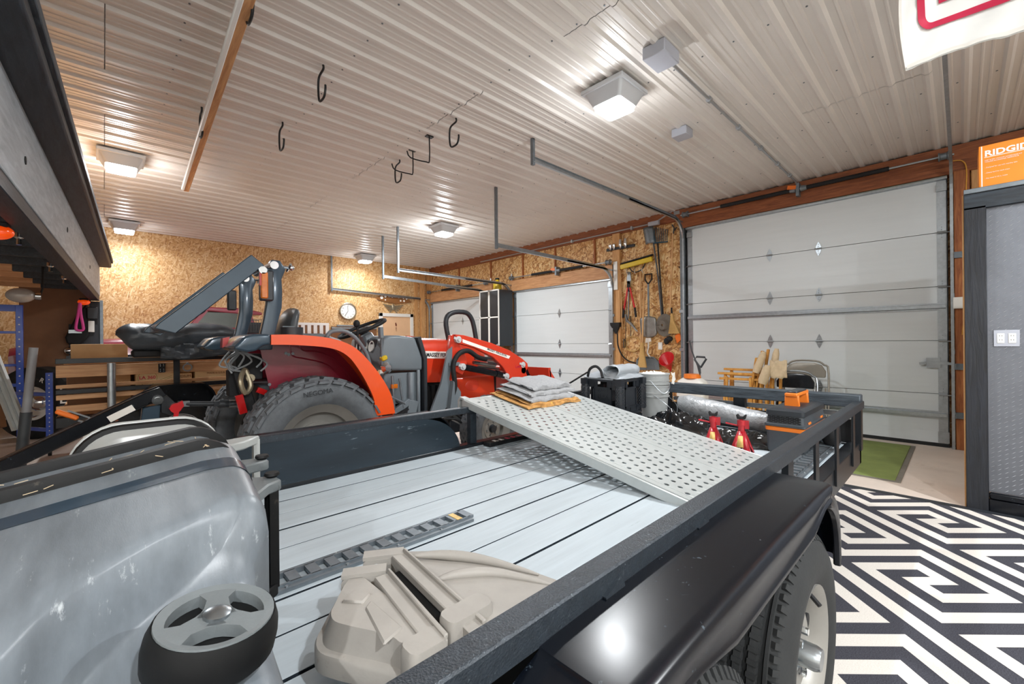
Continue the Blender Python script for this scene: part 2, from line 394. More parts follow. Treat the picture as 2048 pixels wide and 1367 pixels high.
        if sub:
            md = o.modifiers.new('sub', 'SUBSURF'); md.levels = sub; md.render_levels = sub
        return o
def origin(o):
    p = Vector((0, 0, 0))
    while o is not None: p += o.location; o = o.parent
    return p
def spline(pts, k, closed=False):
    out = []; m = len(pts); segs = m if closed else m-1
    for i in range(segs):
        if closed: p = [pts[(i+j) % m] for j in (-1, 0, 1, 2)]
        else: p = [pts[max(i-1, 0)], pts[i], pts[i+1], pts[min(i+2, m-1)]]
        for t in range(k):
            t /= k; t2 = t*t; t3 = t2*t
            out.append(0.5*((2*p[1])+(p[2]-p[0])*t+(2*p[0]-5*p[1]+4*p[2]-p[3])*t2+(3*p[1]-p[0]-3*p[2]+p[3])*t3))
    if not closed: out.append(pts[-1])
    return out
def thing(name, label, cat, loc=(0, 0, 0), group=None, rotz=0):
    o = bpy.data.objects.new(name, None); COL.objects.link(o); o.location = loc; o.empty_display_size = 0.1
    o.rotation_euler = (0, 0, rotz); return tag(o, label, cat, group)
def tag(o, label, cat, group=None):
    o['label'] = label; o['category'] = cat
    if group: o['group'] = group
    return o
def struct(o): o['kind'] = 'structure'; return o
def stuff(o): o['kind'] = 'stuff'; return o
def lab(o, t): o['label'] = t; return o
def dup(root, loc, label=None, rotz=None):
    r = root.copy(); COL.objects.link(r); r.location = loc
    if rotz is not None: r.rotation_euler = (0, 0, rotz)
    if label: r['label'] = label
    def rec(a, b):
        for ch in a.children:
            c = ch.copy(); COL.objects.link(c); c.parent = b; rec(ch, c)
    rec(root, r); return r
def text(name, body, size, loc, right, upv, mat, parent, squash=1.0, bold=0.0, depth=0.001, align='LEFT', spacing=1.0):
    cu = bpy.data.curves.new(name, 'FONT'); cu.body = body; cu.size = size; cu.extrude = depth; cu.offset = bold; cu.align_x = align; cu.space_character = spacing
    cu.resolution_u = 3
    t = bpy.data.objects.new(name+'_tmp', cu); COL.objects.link(t)
    bpy.context.view_layer.update()
    me = bpy.data.meshes.new_from_object(t.evaluated_get(bpy.context.evaluated_depsgraph_get()))
    bpy.data.objects.remove(t); bpy.data.curves.remove(cu)
    r = Vector(right).normalized(); u = Vector(upv).normalized(); n = r.cross(u)
    mx = Matrix((r*squash, u, n)).transposed().to_4x4(); mx.translation = Vector(loc)-origin(parent)
    me.transform(mx); me.name = name
    me.materials.clear(); me.materials.append(MATS[mat])
    o = bpy.data.objects.new(name, me); COL.objects.link(o); o.parent = parent; return o
def rrect(x0, y0, x1, y1, r, n=4):
    out = []
    for cx, cy, a in ((x1-r, y1-r, 0), (x0+r, y1-r, 90), (x0+r, y0+r, 180), (x1-r, y0+r, 270)):
        for i in range(n+1):
            t = R(a+90*i/n); out.append((cx+r*math.cos(t), cy+r*math.sin(t)))
    return out
def arc(cx, cy, r, a0, a1, n):
    return [(cx+r*math.cos(R(a0+(a1-a0)*i/n)), cy+r*math.sin(R(a0+(a1-a0)*i/n))) for i in range(n+1)]
def hash2(a, b): return (math.sin(a*127.1+b*311.7)*43758.5453) % 1.0
def wob(x, y, s=1.0):
    return (math.sin(x*7.3*s+1.1)*math.cos(y*6.1*s+0.4)+0.6*math.sin(x*15.7*s-y*11.3*s+2.0)+0.35*math.sin(x*29*s+y*37*s))/1.95

# ================================================================== THE ROOM
DX = 7.15        # plane of the garage doors
YB = 11.10       # back wall
XL, YF = -4.2, -4.0
struct(G().box(XL-.2, YF-.2, -0.1, DX+.4, YB+.3, 0.0).make('floor', 'concrete'))
# ceiling of ribbed metal panels; ribs run towards the doors, ends of the sheets are staggered
ceiling = struct(G().box(XL-.2, YF-.2, CEIL+.03, DX+.4, YB+.3, CEIL+.1).make('ceiling', 'lamp_body'))
PW = 0.92; RIB = PW/4
def panel_mesh(x0, x1, y0):
    prof = []
    for k in range(4):
        b = y0+k*RIB
        prof += [(b+0.000, 0.0), (b+0.020, -0.019), (b+0.045, -0.019), (b+0.065, 0.0), (b+0.110, 0), (b+0.118, -0.004), (b+0.128, -0.004), (b+0.136, 0.0),
                 (b+0.166, 0), (b+0.174, -0.004), (b+0.184, -0.004), (b+0.192, 0.0)]
    prof.append((y0+PW, 0.0)); g = G()
    vs = []
    for (y, z) in prof: vs += [(x0, y, CEIL+z), (x1, y, CEIL+z)]
    g.put(vs, [(2*i, 2*i+1, 2*i+3, 2*i+2) for i in range(len(prof)-1)])
    return g
k = 0
y0 = 0.15-PW*5
while y0 < YB:
    cuts = [XL] + ([-5.0, 0.02, 5.02] if (round((y0-0.15)/PW) % 2 == 0) else [-2.5, 2.45]) + [DX+.15]
    cuts = [c for c in cuts if XL <= c <= DX+.15]
    for a, b in zip(cuts[:-1], cuts[1:]):
        if b-a > .02: panel_mesh(a+.003, b-.003, y0).make('ceiling_panel', 'ceiling_metal', ceiling, ang=0)
    y0 += PW
scr = G()
for i in range(9):
    x = -1.6+i*1.0+0.02
    for j in range(60):
        y = -1.0+j*RIB+0.088
        if y < YB-.1: scr.cyl((x, y, CEIL-.004), (x, y, CEIL+.002), 0.007, n=6)
stuff(scr.make('ceiling_screws', 'galv_dull', ceiling))

# walls
struct(G().box(XL-.2, YB, 0, DX+.3, YB+.12, CEIL+.03).make('wall_back', 'osb_back'))
struct(G().box(XL-.15, YF, 0, XL, YB, CEIL+.03).make('wall_left', 'trim_white'))
struct(G().box(XL, YF-.12, 0, DX+.3, YF, CEIL+.03).make('wall_front', 'trim_white'))
WX = DX+.03
wall_right = struct(G().box(WX+.10, YF, 0, WX+.16, YB, CEIL+.03).make('wall_right', 'osb_side'))
def osb_panel(y0, y1, z0, z1): G().box(WX, y0, z0, WX+.10, y1, z1).make('board', 'osb_side', wall_right)
osb_panel(3.27, 4.60, 0, 3.36)                       # tool wall
osb_panel(YF, -.02, 0, 3.45)
osb_panel(7.48, 8.28, 0, 2.5); osb_panel(11.045, YB, 0, 3.36)
for a, b in ((4.60, 5.06), (5.075, 6.10), (6.115, 7.10), (7.115, 8.25), (8.265, 9.6), (9.615, 11.04)): osb_panel(a, b, 2.50, 3.36)
# back wall seam battens and corner studs
def trim(g, mat, i, **kw): return struct(g.make('trim_%d' % i, mat, **kw))
trim(G().box(6.62, YB-.04, 0, 6.72, YB, CEIL), 'pine_z', 1, bevel=.004)
trim(G().box(6.80, YB-.09, 0, 6.93, YB, CEIL), 'pine_z', 2, bevel=.004)
trim(G().box(7.02, YB-.05, 0, 7.12, YB, CEIL), 'pine_z', 3, bevel=.004)
# top plate, headers, jambs
trim(G().box(DX-.02, 3.30, 3.33, WX+.1, YB, CEIL+.02), 'redwood_y', 4, bevel=.004)
trim(G().box(DX-.05, -3.0, 3.18, WX+.1, 3.29, CEIL-.02), 'redwood_y', 5, bevel=.004)
trim(G().box(DX-.03, 4.52, 2.49, WX+.1, 7.52, 2.76), 'pine_y', 6, bevel=.004)
trim(G().box(DX-.03, 8.2, 2.48, WX+.1, 11.04, 2.76), 'pine_y', 7, bevel=.004)
trim(G().box(DX-.06, -.08, 0, WX+.1, .05, 3.2), 'redwood_z', 8, bevel=.006)
trim(G().box(DX-.02, -.22, 0, WX+.1, -.09, 3.5), 'pine_z', 9, bevel=.006)
trim(G().box(DX-.03, 4.48, 0, WX+.1, 4.64, 3.34), 'pine_z', 10, bevel=.004)
trim(G().box(DX-.03, 7.46, 0, WX+.1, 7.6, 2.5), 'pine_z', 11, bevel=.004)
trim(G().box(DX-.03, 11.02, 0, WX+.1, 11.09, 3.34), 'pine_z', 12, bevel=.004)
trim(G().box(DX-.03, 3.22, 0, WX+.1, 3.30, 3.2), 'galv_dull', 13, bevel=.003)
for i, y in enumerate((5.06, 6.1, 7.1, 8.25, 9.6)):
    trim(G().box(DX-.01, y, 2.76, WX+.02, y+.03, 3.33), 'redwood_z', 14+i)
trim(G().box(DX-.03, -.20, 3.44, DX+.02, 3.4, 3.50), 'galv', 19)   # metal edge trim

# garage doors -----------------------------------------------------
def garage_door(n, y0, y1, ztop, secs, hinge_ys, struts, spring_z, tz0, tz1, xend, springs, topstrut=True):
    d = struct(G().box(DX+.052, y0, 0.0, DX+.055, y1, ztop).make('door_%d' % n, 'galv_dull'))
    zs = [0.04]+secs+[ztop]
    for a, b in zip(zs[:-1], zs[1:]):
        g = G(); k = 8; h = (b-a-.006)/k
        for i in range(k):                               # shallow pressed ribs across each section
            z = a+.003+i*h; g.box(DX, y0+.01, z, DX+.05, y1-.01, z+h-.0025)
        g.box(DX+.001, y0+.01, a+.003, DX+.049, y1-.01, b-.003)
        g.make('section', 'door_white', d, ang=0)
        for yy in (y0+.01, y1-.09): G().box(DX-.004, yy, a+.006, DX, yy+.08, b-.006).make('end_stile', 'galv', d)
    G().box(DX-.002, y0, 0.0, DX+.05, y1, .04).make('bottom_seal', 'rubber', d)
    def hinge(y, z, s=1.0):
        g = G(); w = .034*s
        g.prism([(y-w, z+.012), (y+w, z+.012), (y+w*.75, z+.045), (y, z+.10*s), (y-w*.75, z+.045)], 'x', DX-.008, DX-.003)
        g.prism([(y-w, z-.012), (y+w, z-.012), (y+w*.75, z-.045), (y, z-.10*s), (y-w*.75, z-.045)], 'x', DX-.008, DX-.003)
        g.cyl((DX-.018, y-w*1.2, z), (DX-.018, y+w*1.2, z), .011, n=8)
        for zz in (.03, -.03, .06, -.06): g.sph((DX-.009, y, z+zz), .006, nu=6, nv=4)
        g.make('hinge', 'galv', d)
    for z in secs:
        for y in hinge_ys: hinge(y, z)
        for y in (y0+.05, y1-.05):
            hinge(y, z, 0.9)
            s = -1 if y < (y0+y1)/2 else 1
            G().cyl((DX-.03, y-.03*s, z-.01), (DX-.03, y+.085*s, z-.01), .008, n=8).make('roller_stem', 'steel', d)
    for z in struts:
        G().prism([(DX, z-.05), (DX-.012, z-.05), (DX-.012, z-.032), (DX-.05, z-.026), (DX-.05, z+.01), (DX-.012, z+.016), (DX-.012, z+.034), (DX, z+.034)], 'y', y0+.02, y1-.02).make('strut', 'galv', d)
    if topstrut: G().prism([(DX, ztop-.035), (DX-.05, ztop-.03), (DX-.05, ztop-.01), (DX-.06, ztop), (DX, ztop+.004)], 'y', y0, y1).make('strut', 'galv', d)
    for y in (y0+.05, y1-.05):
        G().box(DX-.03, y-.045, ztop-.16, DX-.002, y+.04, ztop-.08).make('top_bracket', 'galv', d)
        G().box(DX-.008, y-.05, .05, DX-.002, y+.045, .18).make('bottom_bracket', 'galv', d)
    # tracks: vertical, curve, horizontal, hanger
    rad = .36
    for s, y in ((-1, y0-.045), (1, y1+.045)):
        xk = DX-.05; path = [(xk, .0), (xk, tz0-rad)]+[(xk-rad+rad*math.cos(R(a)), tz0-rad+rad*math.sin(R(a))) for a in range(10, 91, 10)]+[(xend, tz1)]
        g = G(); w = .052
        for p, q in zip(path[:-1], path[1:]):
            P0 = Vector((p[0], y, p[1])); P1 = Vector((q[0], y, q[1])); dd = (P1-P0).normalized(); nn = dd.cross(Vector((0, 1, 0)))
            g.bar(P0, P1, .004, w, upv=nn)
            for e in (-1, 1):
                off = nn*(w/2*e)+Vector((0, -s*.012, 0)); g.bar(P0+off, P1+off, .026, .004, upv=nn)
        g.make('track', 'galv', d)
        G().box(xend-.01, y-.018, tz1-.06, xend+.025, y+.018, CEIL).make('track_hanger', 'galv_dull', d)
        G().bar((DX-.01, y, tz0-.02), (xend+1.6*(DX-xend)/3-.0, y, tz0+.0), .004, .03).make('track_angle', 'galv', d)
        for z in (.4, 1.1, 1.75):
            if z < ztop-.5: G().box(DX-.055, y-.012+s*.01, z, DX+.0, y+.06*s+.012 if s > 0 else y+.012, z+.05).make('track_bracket', 'galv', d)
        G().box(DX-.012, y+.02*s-.02, ztop-.25, DX-.004, y+.02*s+.02, spring_z+.12).make('bearing_plate', 'galv', d)
    xs = DX-.10
    G().cyl((xs, y0-.06, spring_z), (xs, y1+.06, spring_z), .0125, n=10).make('spring_shaft', 'galv', d)
    for a, b in springs:
        g = G(); n = 60
        pr = []
        for i in range(n+1): pr.append(((xs, a+(b-a)*i/n, spring_z), .030 if i % 2 else .027))
        g.rings(pr, 12); g.make('torsion_spring', 'matte_black', d)
    ym = (springs[0][1]+springs[-1][0])/2
    g = G(); g.rings([((xs, ym-.10, spring_z), .03), ((xs, ym-.03, spring_z), .044), ((xs, ym-.03, spring_z), .02), ((xs, ym+.03, spring_z), .02), ((xs, ym+.03, spring_z), .044), ((xs, ym+.1, spring_z), .03)], 14)
    g.make('spring_cone', 'galv_dull', d)
    G().bar((xs-.02, ym+.02, spring_z+.02), (xs-.03, ym+.12, spring_z+.04), .05, .05).make('spring_tag', 'orange_strap', d)
    G().box(DX-.14, ym-.02, spring_z-.10, DX-.005, ym+.02, spring_z+.08).make('center_bracket', 'galv_dull', d)
    for y, s in ((y0-.02, 1), (y1+.02, -1)):
        G().rings([((xs, y, spring_z), .05), ((xs, y+.012*s, spring_z), .05), ((xs, y+.02*s, spring_z), .038), ((xs, y+.07*s, spring_z), .038), ((xs, y+.08*s, spring_z), .05), ((xs, y+.09*s, spring_z), .05)], 16).make('cable_drum', 'galv_dull', d)
    return d
d1 = garage_door(1, .10, 3.19, 3.17, [.625, 1.256, 1.894, 2.53], [1.35, 1.95], [1.665, .385], 3.385, 3.30, 3.29, 3.42, [(.60, 1.52), (1.60, 2.60)])
d2 = garage_door(2, 4.66, 7.42, 2.49, [.60, 1.23, 1.89], [6.0], [1.0], 2.80, 2.66, 2.69, 4.10, [(5.30, 5.92), (6.05, 6.72)])
d3 = garage_door(3, 8.32, 11.0, 2.47, [.60, 1.22, 1.86], [9.45], [1.0], 2.78, 2.58, 2.67, 4.20, [(8.9, 9.5), (9.62, 10.3)])
# slide lock on the big door
g = G(); g.box(DX-.02, .17, .93, DX-.006, .29, 1.05); g.box(DX-.035, .10, .975, DX-.02, .24, 1.005); g.box(DX-.03, .03, .97, DX-.015, .11, 1.0); g.bar((DX-.03, .29, .99), (DX-.03, .35, .98), .02, .03); g.cyl((DX-.04, .25, .99), (DX-.02, .25, .99), .02, n=10)
g.make('slide_lock', 'steel', d1)
# entry door in the back wall
d4 = struct(G().box(5.60, YB-.03, 0, 6.46, YB-.005, 2.02).make('door_4', 'door_tan', bevel=.004))
g = G(); g.box(5.50, YB-.05, 0, 5.60, YB, 2.11); g.box(6.46, YB-.05, 0, 6.56, YB, 2.11); g.box(5.50, YB-.05, 2.02, 6.56, YB, 2.11); g.make('door_frame', 'trim_white', d4, bevel=.004)
g = G(); g.prism([(5.98, 1.83), (6.0, 1.86), (6.03, 1.80), (6.02, 1.74), (5.99, 1.77)], 'y', YB-.036, YB-.03); g.prism([(6.0, 1.72), (6.02, 1.72), (6.01, 1.60)], 'y', YB-.036, YB-.03)
lab(g.make('door_stain', 'print_brown', d4), 'small dark mark near the top of the door')
g = G(); g.sph((6.40, YB-.08, 1.0), .03); g.cyl((6.40, YB-.08, 1.0), (6.40, YB-.03, 1.0), .012); g.make('door_knob', 'steel', d4)

# ------------------------------------------------------------------ ceiling fixtures
LAMPNAMES = ['square ceiling lamp closest to the camera, above the perforated ramp', 'square ceiling lamp beside the long plank on hooks, at the left', 'small square ceiling lamp close to the back wall, far left',
 'square ceiling lamp above the tractor loader, in front of the middle overhead door', 'small square ceiling lamp close to the back wall, above the clock']
for i, (lx, ly, pw) in enumerate(LAMPS):
    z = CEIL; t = thing('ceiling_lamp', LAMPNAMES[i] if i < 5 else ['added square fill lamp out of view behind the camera', 'added square fill lamp out of view right of the camera', 'added square fill lamp out of view far behind the camera'][i-5], 'lamp', (lx, ly, z), 'square ceiling lamps')
    G().box(lx-.21, ly-.21, z-.06, lx+.21, ly+.21, z-.02).make('mounting_box', 'lamp_body', t, bevel=.006)
    a = rrect(lx-.19, ly-.19, lx+.19, ly+.19, .03); b = rrect(lx-.14, ly-.14, lx+.14, ly+.14, .03)
    G().loft([[(*p, z-.06) for p in a], [(*p, z-.165) for p in b]]).make('canopy', 'lamp_body', t)
    b2 = rrect(lx-.13, ly-.13, lx+.13, ly+.13, .03); b3 = rrect(lx-.115, ly-.115, lx+.115, ly+.115, .03)
    G().loft([[(*p, z-.165) for p in b2], [(*p, z-.200) for p in b2], [(*p, z-.208) for p in b3]]).make('diffuser', 'lamp_diffuser', t)
# conduit with junction boxes
t = thing('electrical_conduit', 'grey conduit running along the ceiling to the middle of the big door spring', 'conduit', (3.2, 1.56, CEIL))
G().tube([(3.2, 1.56, CEIL-.045), (6.95, 1.57, CEIL-.045), (7.02, 1.57, CEIL-.07), (7.04, 1.57, 3.38)], .013, 10).make('pipe', 'conduit', t)
for x in (4.0, 4.75, 5.45, 6.1, 6.65): G().cyl((x-.02, 1.565, CEIL-.045), (x+.02, 1.565, CEIL-.045), .027, n=10).make('clamp', 'conduit', t)
G().box(2.98, 1.48, CEIL-.10, 3.22, 1.66, CEIL-.004).make('junction_box', 'box_grey', t, bevel=.006)
tag(G().box(4.36, 1.94, CEIL-.09, 4.52, 2.10, CEIL-.004).make('ceiling_box', 'box_grey', bevel=.005), 'small pale grey box alone on the ceiling beside the conduit', 'box')
# conduit along the top plate
t = thing('wall_conduit', 'grey conduit along the top plate above the middle overhead door', 'conduit', (7.1, 6, 3.38))
G().tube([(7.10, 8.6, 3.36), (7.10, 4.3, 3.37), (7.10, 3.75, 3.37), (7.08, 3.6, 3.42), (7.07, 3.4, 3.5)], .013, 8).make('pipe', 'conduit', t)
for y in (4.2, 5.6, 7.0): G().box(7.08, y-.02, 3.34, 7.13, y+.02, 3.40).make('clamp', 'conduit', t)
G().box(7.07, 3.66, 3.33, 7.13, 3.86, 3.40).make('junction_box', 'box_grey', t, bevel=.004)

# hooks on the ceiling
def hook(x, y, label, drop=.26, big=False):
    t = thing('ceiling_hook', label, 'hook', (x, y, CEIL), 'black hooks in the ceiling')
    z = CEIL
    if not big:
        pts = [(x, y-.05, z), (x, y-.05, z-.035), (x, y+.03, z-.05), (x, y+.06, z-.09), (x, y+.06, z-drop+.06), (x, y+.03, z-drop), (x, y-.06, z-drop), (x, y-.09, z-drop+.05), (x, y-.09, z-drop+.08)]
        G().tube(pts, .009, 8, smooth=4).make('hook_rod', 'hook_black', t)
    else:
        pts = [(x, y, z), (x, y, z-.26), (x-.03, y+.02, z-.28), (x-.16, y+.12, z-.24), (x-.19, y+.14, z-.17)]
        G().tube(pts, .007, 8, smooth=3).make('hook_rod', 'hook_black', t)
        G().box(x-.04, y-.025, z-.012, x+.04, y+.025, z).make('plate', 'hook_black', t)
hook(1.284, 3.55, 'black ceiling hook right of the plank, nearer the camera')
hook(1.315, 4.74, 'black ceiling hook right of the plank, farther from the camera')
hook(2.55, 3.50, 'black round ceiling hook nearest the camera in the row of four')
hook(2.62, 4.75, 'black round ceiling hook farthest from the camera in the row of four')
hook(2.56, 3.95, 'black square ceiling hook with mounting plate, second in the row of four', big=True)
hook(2.60, 4.36, 'black square ceiling hook with mounting plate, third in the row of four', big=True)
hook(0.68, 4.95, 'black ceiling hook holding the far end of the long plank')
hook(0.655, 2.98, 'black ceiling hook holding the near end of the long plank')
t = thing('wrapped_plank', 'long pale wooden plank in torn plastic wrap hung on ceiling hooks', 'plank', (.7, 4.5, 3.3))
G().bar((.60, 2.2, 3.315), (.79, 6.95, 3.315), .055, .06).make('plank', 'pine_y', t, bevel=.004)
G().bar((.56, 2.2, 3.298), (.75, 6.9, 3.298), .035, .035).make('wrap', 'flag_white', t, bevel=.008)

# ================================================================== UTILITY TRAILER
ZD = 0.53
TR = thing('utility_trailer', 'black utility trailer with grey painted plank deck and low side rails', 'trailer', (1.5, 1.5, 0))
XE = 3.93; XF = -1.0
edges = [2.475, 2.295, 2.127, 1.945, 1.765, 1.59, 1.42, 1.246, 1.073, .90, .735, .585]
for a, b in zip(edges[:-1], edges[1:]):
    pk = G().box(XF, b+.005, ZD-.05, XE-.06, a-.005, ZD+rnd.uniform(-.002, .002)).make('deck_plank', 'deck_paint', TR, ang=0, bevel=.0012)
    pk.data.materials.append(MATS['black_wood'])                     # sides below the painted face coloured dark, so the gaps read dark
    for p in pk.data.polygons: p.material_index = 0 if p.normal.z > .3 else 1
for y in (.535, 2.51):
    s = -1 if y < 1.5 else 1
    g = G(); g.box(XF, y-.035, .40, XE, y+.035, ZD+.02); g.make('frame_side', 'black_metal', TR, bevel=.004)
g = G(); g.box(XE-.06, .50, .40, XE, 2.54, ZD+.015); g.make('frame_end', 'black_metal', TR, bevel=.004)
for x in (-.6, .3, 1.1, 2.0, 2.9, 3.6): G().box(x-.03, .55, .40, x+.03, 2.5, .485).make('cross_member', 'black_metal', TR)
ZR = .845; ZL = .82
G().box(XF, .483, ZR-.055, XE+.02, .537, ZR).make('side_rail', 'rail_metal', TR, bevel=.004)
G().box(XF, 2.485, ZL-.045, XE+.02, 2.537, ZL).make('side_rail', 'rail_metal', TR, bevel=.004)
for x in (2.52, 3.02, 3.56): G().box(x-.035, .488, .46, x+.035, .498, ZR-.04).make('rail_post', 'black_metal', TR)
G().box(2.06, .50, ZD, 2.14, .525, ZR-.04).make('rail_post', 'black_metal', TR)
G().box(XE-.07, .49, .50, XE, .53, ZR-.04).make('rail_post', 'black_metal', TR)
for x in (1.97, 3.0, 3.88): G().box(x-.028, 2.488, .50, x+.028, 2.528, ZL-.04).make('rail_post', 'rail_metal', TR)
# end board and what hangs under it
G().box(XE-.02, .50, .795, XE+.09, 2.02, .885).make('end_beam', 'weathered_black', TR, bevel=.006)
G().box(XE+.0, 1.27, .50, XE+.05, 1.36, .80).make('rail_post', 'black_metal', TR)
G().box(XE+.0, 1.93, .45, XE+.05, 2.0, .80).make('rail_post', 'black_metal', TR)
lab(G().box(XE+.02, .56, .50, XE+.04, 1.95, .70).make('end_panel', 'matte_black', TR), 'black panel under the end beam')
G().box(XE+.06, .6, .715, XE+.10, 1.93, .75).make('gate_bar', 'galv', TR, bevel=.003)
G().box(XE+.05, 1.62, .69, XE+.12, 1.9, .72).make('gate_slat', 'pine_y', TR, bevel=.003)
for y in (.85, 1.5): G().cyl((XE+.03, y-.05, .70), (XE+.03, y+.05, .70), .02, n=8).make('gate_hinge', 'steel', TR)
G().bar((2.83, 2.53, .80), (3.45, 2.545, .985), .012, .012).make('brace_rod', 'black_metal', TR)
# fenders with rolled outer edge
def fender(yi, yo, name, kx=1.0):
    s = 1 if yo > yi else -1
    prof = [(1.97, .50), (1.955, .62), (1.90, .72), (1.80, .785), (1.72, .80), (.65, .80), (.50, .785), (.38, .73), (.28, .63), (.24, .50)]
    pts = [Vector((.24+(p[0]-.24)*kx, 0, p[1])) for p in prof]; pts = [(p.x, p.z) for p in spline(pts, 4)]
    cx, cz = 1.1, .42
    g = G(); rows = []
    for (x, z) in pts:
        d = Vector((cx-x, cz-z)).normalized() if not .66 < x < 1.71 else Vector((0, -1))
        sec = [(yi, 0), (yo-s*.034, 0), (yo-s*.020, .002), (yo-s*.008, .009), (yo-s*.002, .022), (yo, .036), (yo, .070), (yo+s*.005, .076), (yo+s*.007, .084), (yo+s*.003, .092), (yo-s*.010, .094), (yo-s*.016, .086), (yo-s*.014, .04), (yo-s*.034, .010), (yi, .008)]
        rows.append([(x+d.x*o, y, z+d.y*o) for y, o in sec])
    g.loft(rows); return g.make(name, 'black_gloss', TR, ang=50)
fender(.483, .305, 'fender'); fender(2.537, 2.72, 'fender', .925)
G().bar((.70, .484, .79), (.76, .484, .81), .02, .03).make('weld_tab', 'rail_metal', TR)
G().bar((1.13, .484, .795), (1.19, .484, .812), .012, .02).make('weld_tab', 'rail_metal', TR)
# black sheet standing inside the left rail over the wheels, rounded ends
pts = [(.24, ZD)]+[(.24+.30*(1-math.cos(R(a))), ZD+.255*math.sin(R(a))) for a in range(10, 91, 10)]+[(1.84-.34*(1-math.cos(R(a))), ZD+.255*math.sin(R(a))) for a in range(90, -1, -10)]
G().prism(pts, 'y', 2.478, 2.484).make('wheel_sheet', 'black_sheet', TR)
# tandem wheels
def trailer_wheel(x, y, s):
    zc = .345; g = G(); w = .105; RR = .343
    prof = [(.195, -.085), (.225, -.10), (.27, -.105), (.31, -.098), (.335, -.080), (.343, -.06)]
    grooves = [(-.060, .343), (-.052, .343), (-.048, .333), (-.038, .333), (-.034, .345), (-.016, .346), (-.012, .335), (-.002, .335), (.002, .346), (.020, .346), (.024, .335), (.034, .335), (.038, .345), (.055, .343)]
    full = prof+[(r, h) for h, r in grooves]+[(.343, .06), (.335, .080), (.31, .098), (.27, .105), (.225, .10), (.195, .085)]
    g.lathe(full, (x, y, zc), (0, 1, 0), 64)
    n = 72                                          # shoulder sipes and tread edges
    for i in range(n):
        t = 2*math.pi*i/n
        for sy in (-1, 1):
            c = Vector((x+.339*math.cos(t), y+sy*.068, zc+.339*math.sin(t))); e = Vector((math.cos(t), 0, math.sin(t)))
            g.bar(c-e*.012+V(0, sy*.012, 0), c+e*.006, .016, .016, upv=(0, 1, 0))
        for k, yy in enumerate((-.026, .011, .046)):
            tt = t+k*.03; e = Vector((math.cos(tt), 0, math.sin(tt))); c = Vector((x, y+yy, zc))+e*.345
            g.bar(c-e*.01, c+e*.0035, .012, .024, upv=(0, 1, 0))
    ty = g.make('tyre', 'rubber', TR, ang=30)
    rim = G(); o = s
    rim.lathe([(.195, -.09*1), (.203, -.095), (.203, -.08), (.18, -.06), (.17, 0), (.18, .06), (.203, .08), (.203, .095), (.195, .09), (.165, .06), (.158, 0), (.165, -.06)], (x, y, zc), (0, 1, 0), 40)
    rim.lathe([(.168, s*.03), (.14, s*.045), (.10, s*.06), (.075, s*.058), (.05, s*.035), (.03, s*.035), (.03, s*.025), (.05, s*.025), (.075, s*.045), (.10, s*.048), (.14, s*.033), (.168, s*.018)], (x, y, zc), (0, 1, 0), 40)
    rm = rim.make('rim', 'rim_silver', ty)
    for k in range(5):
        t = R(72*k+20); G().cyl((x+.118*math.cos(t), y+s*.050, zc+.118*math.sin(t)), (x+.118*math.cos(t), y+s*.0565, zc+.118*math.sin(t)), .024, n=14).make('rim_hole', 'matte_black', ty)
    for k in range(5):
        t = R(72*k+56); G().cyl((x+.06*math.cos(t), y+s*.04, zc+.06*math.sin(t)), (x+.06*math.cos(t), y+s*.075, zc+.06*math.sin(t)), .011, n=6).make('lug_nut', 'chrome', ty)
    G().rings([((x, y+s*.02, zc), .036), ((x, y+s*.10, zc), .036), ((x, y+s*.115, zc), .03)], 20).make('hub_cap', 'steel', ty)
    G().tube([(x+.08, y+s*.06, zc+.155), (x+.06, y+s*.10, zc+.13)], .007, 8).make('valve_stem', 'matte_black', ty)
    return ty
for x in (1.53, .72):
    trailer_wheel(x, .405, -1); trailer_wheel(x, 2.635, 1)
    G().cyl((x, .4, .345), (x, 2.6, .345), .035, n=12).make('axle', 'black_metal', TR)
# E tracks screwed to the deck
def etrack(x0, x1, y, name, mat):
    g = G(); w = .062
    g.box(x0, y-w, ZD, x1, y-w+.022, ZD+.012); g.box(x0, y+w-.022, ZD, x1, y+w, ZD+.012)
    g.box(x0, y-w+.022, ZD+.001, x1, y-w+.028, ZD+.018); g.box(x0, y+w-.028, ZD+.001, x1, y+w-.022, ZD+.018)
    n = int((x1-x0)/.0635)
    for i in range(n+1):
        x = x0+i*(x1-x0)/n
        g.box(x-.017, y-w+.024, ZD+.006, x+.017, y+w-.024, ZD+.018)
    g.make(name, mat, TR)
    b = G()
    for i in range(0, n, 3):
        for yy in (y-w+.011, y+w-.011): b.sph((x0+(i+.5)*(x1-x0)/n, yy, ZD+.012), .006, nu=6, nv=4)
    stuff(b.make('track_screws', 'galv', TR))
etrack(-.2, 1.14, 1.505, 'tie_down_track', 'galv_dull')
etrack(1.45, XE-.07, .665, 'tie_down_track', 'galv_dull')
lab(G().box(1.075, 1.47, ZD+.0181, 1.10, 1.54, ZD+.0195).make('tape_mark', 'label_yellow', TR), 'yellow tape across the tie down track')
# name strip along the left edge under the ramp
t = thing('lettered_bar', 'short black bar with red and white lettering on deck under the ramp', 'bar', (2.3, 2.40, ZD))
G().box(2.02, 2.36, ZD, 2.75, 2.44, ZD+.03).make('bar', 'matte_black', t, bevel=.004)
for i, c in enumerate('REESE TOW'):
    if c != ' ': text('letter', c, .06, (2.08+i*.062, 2.375, ZD+.0305), (1, 0, 0), (0, 1, 0), 'print_red' if 1 < i < 5 else 'print_white', t, bold=.001)

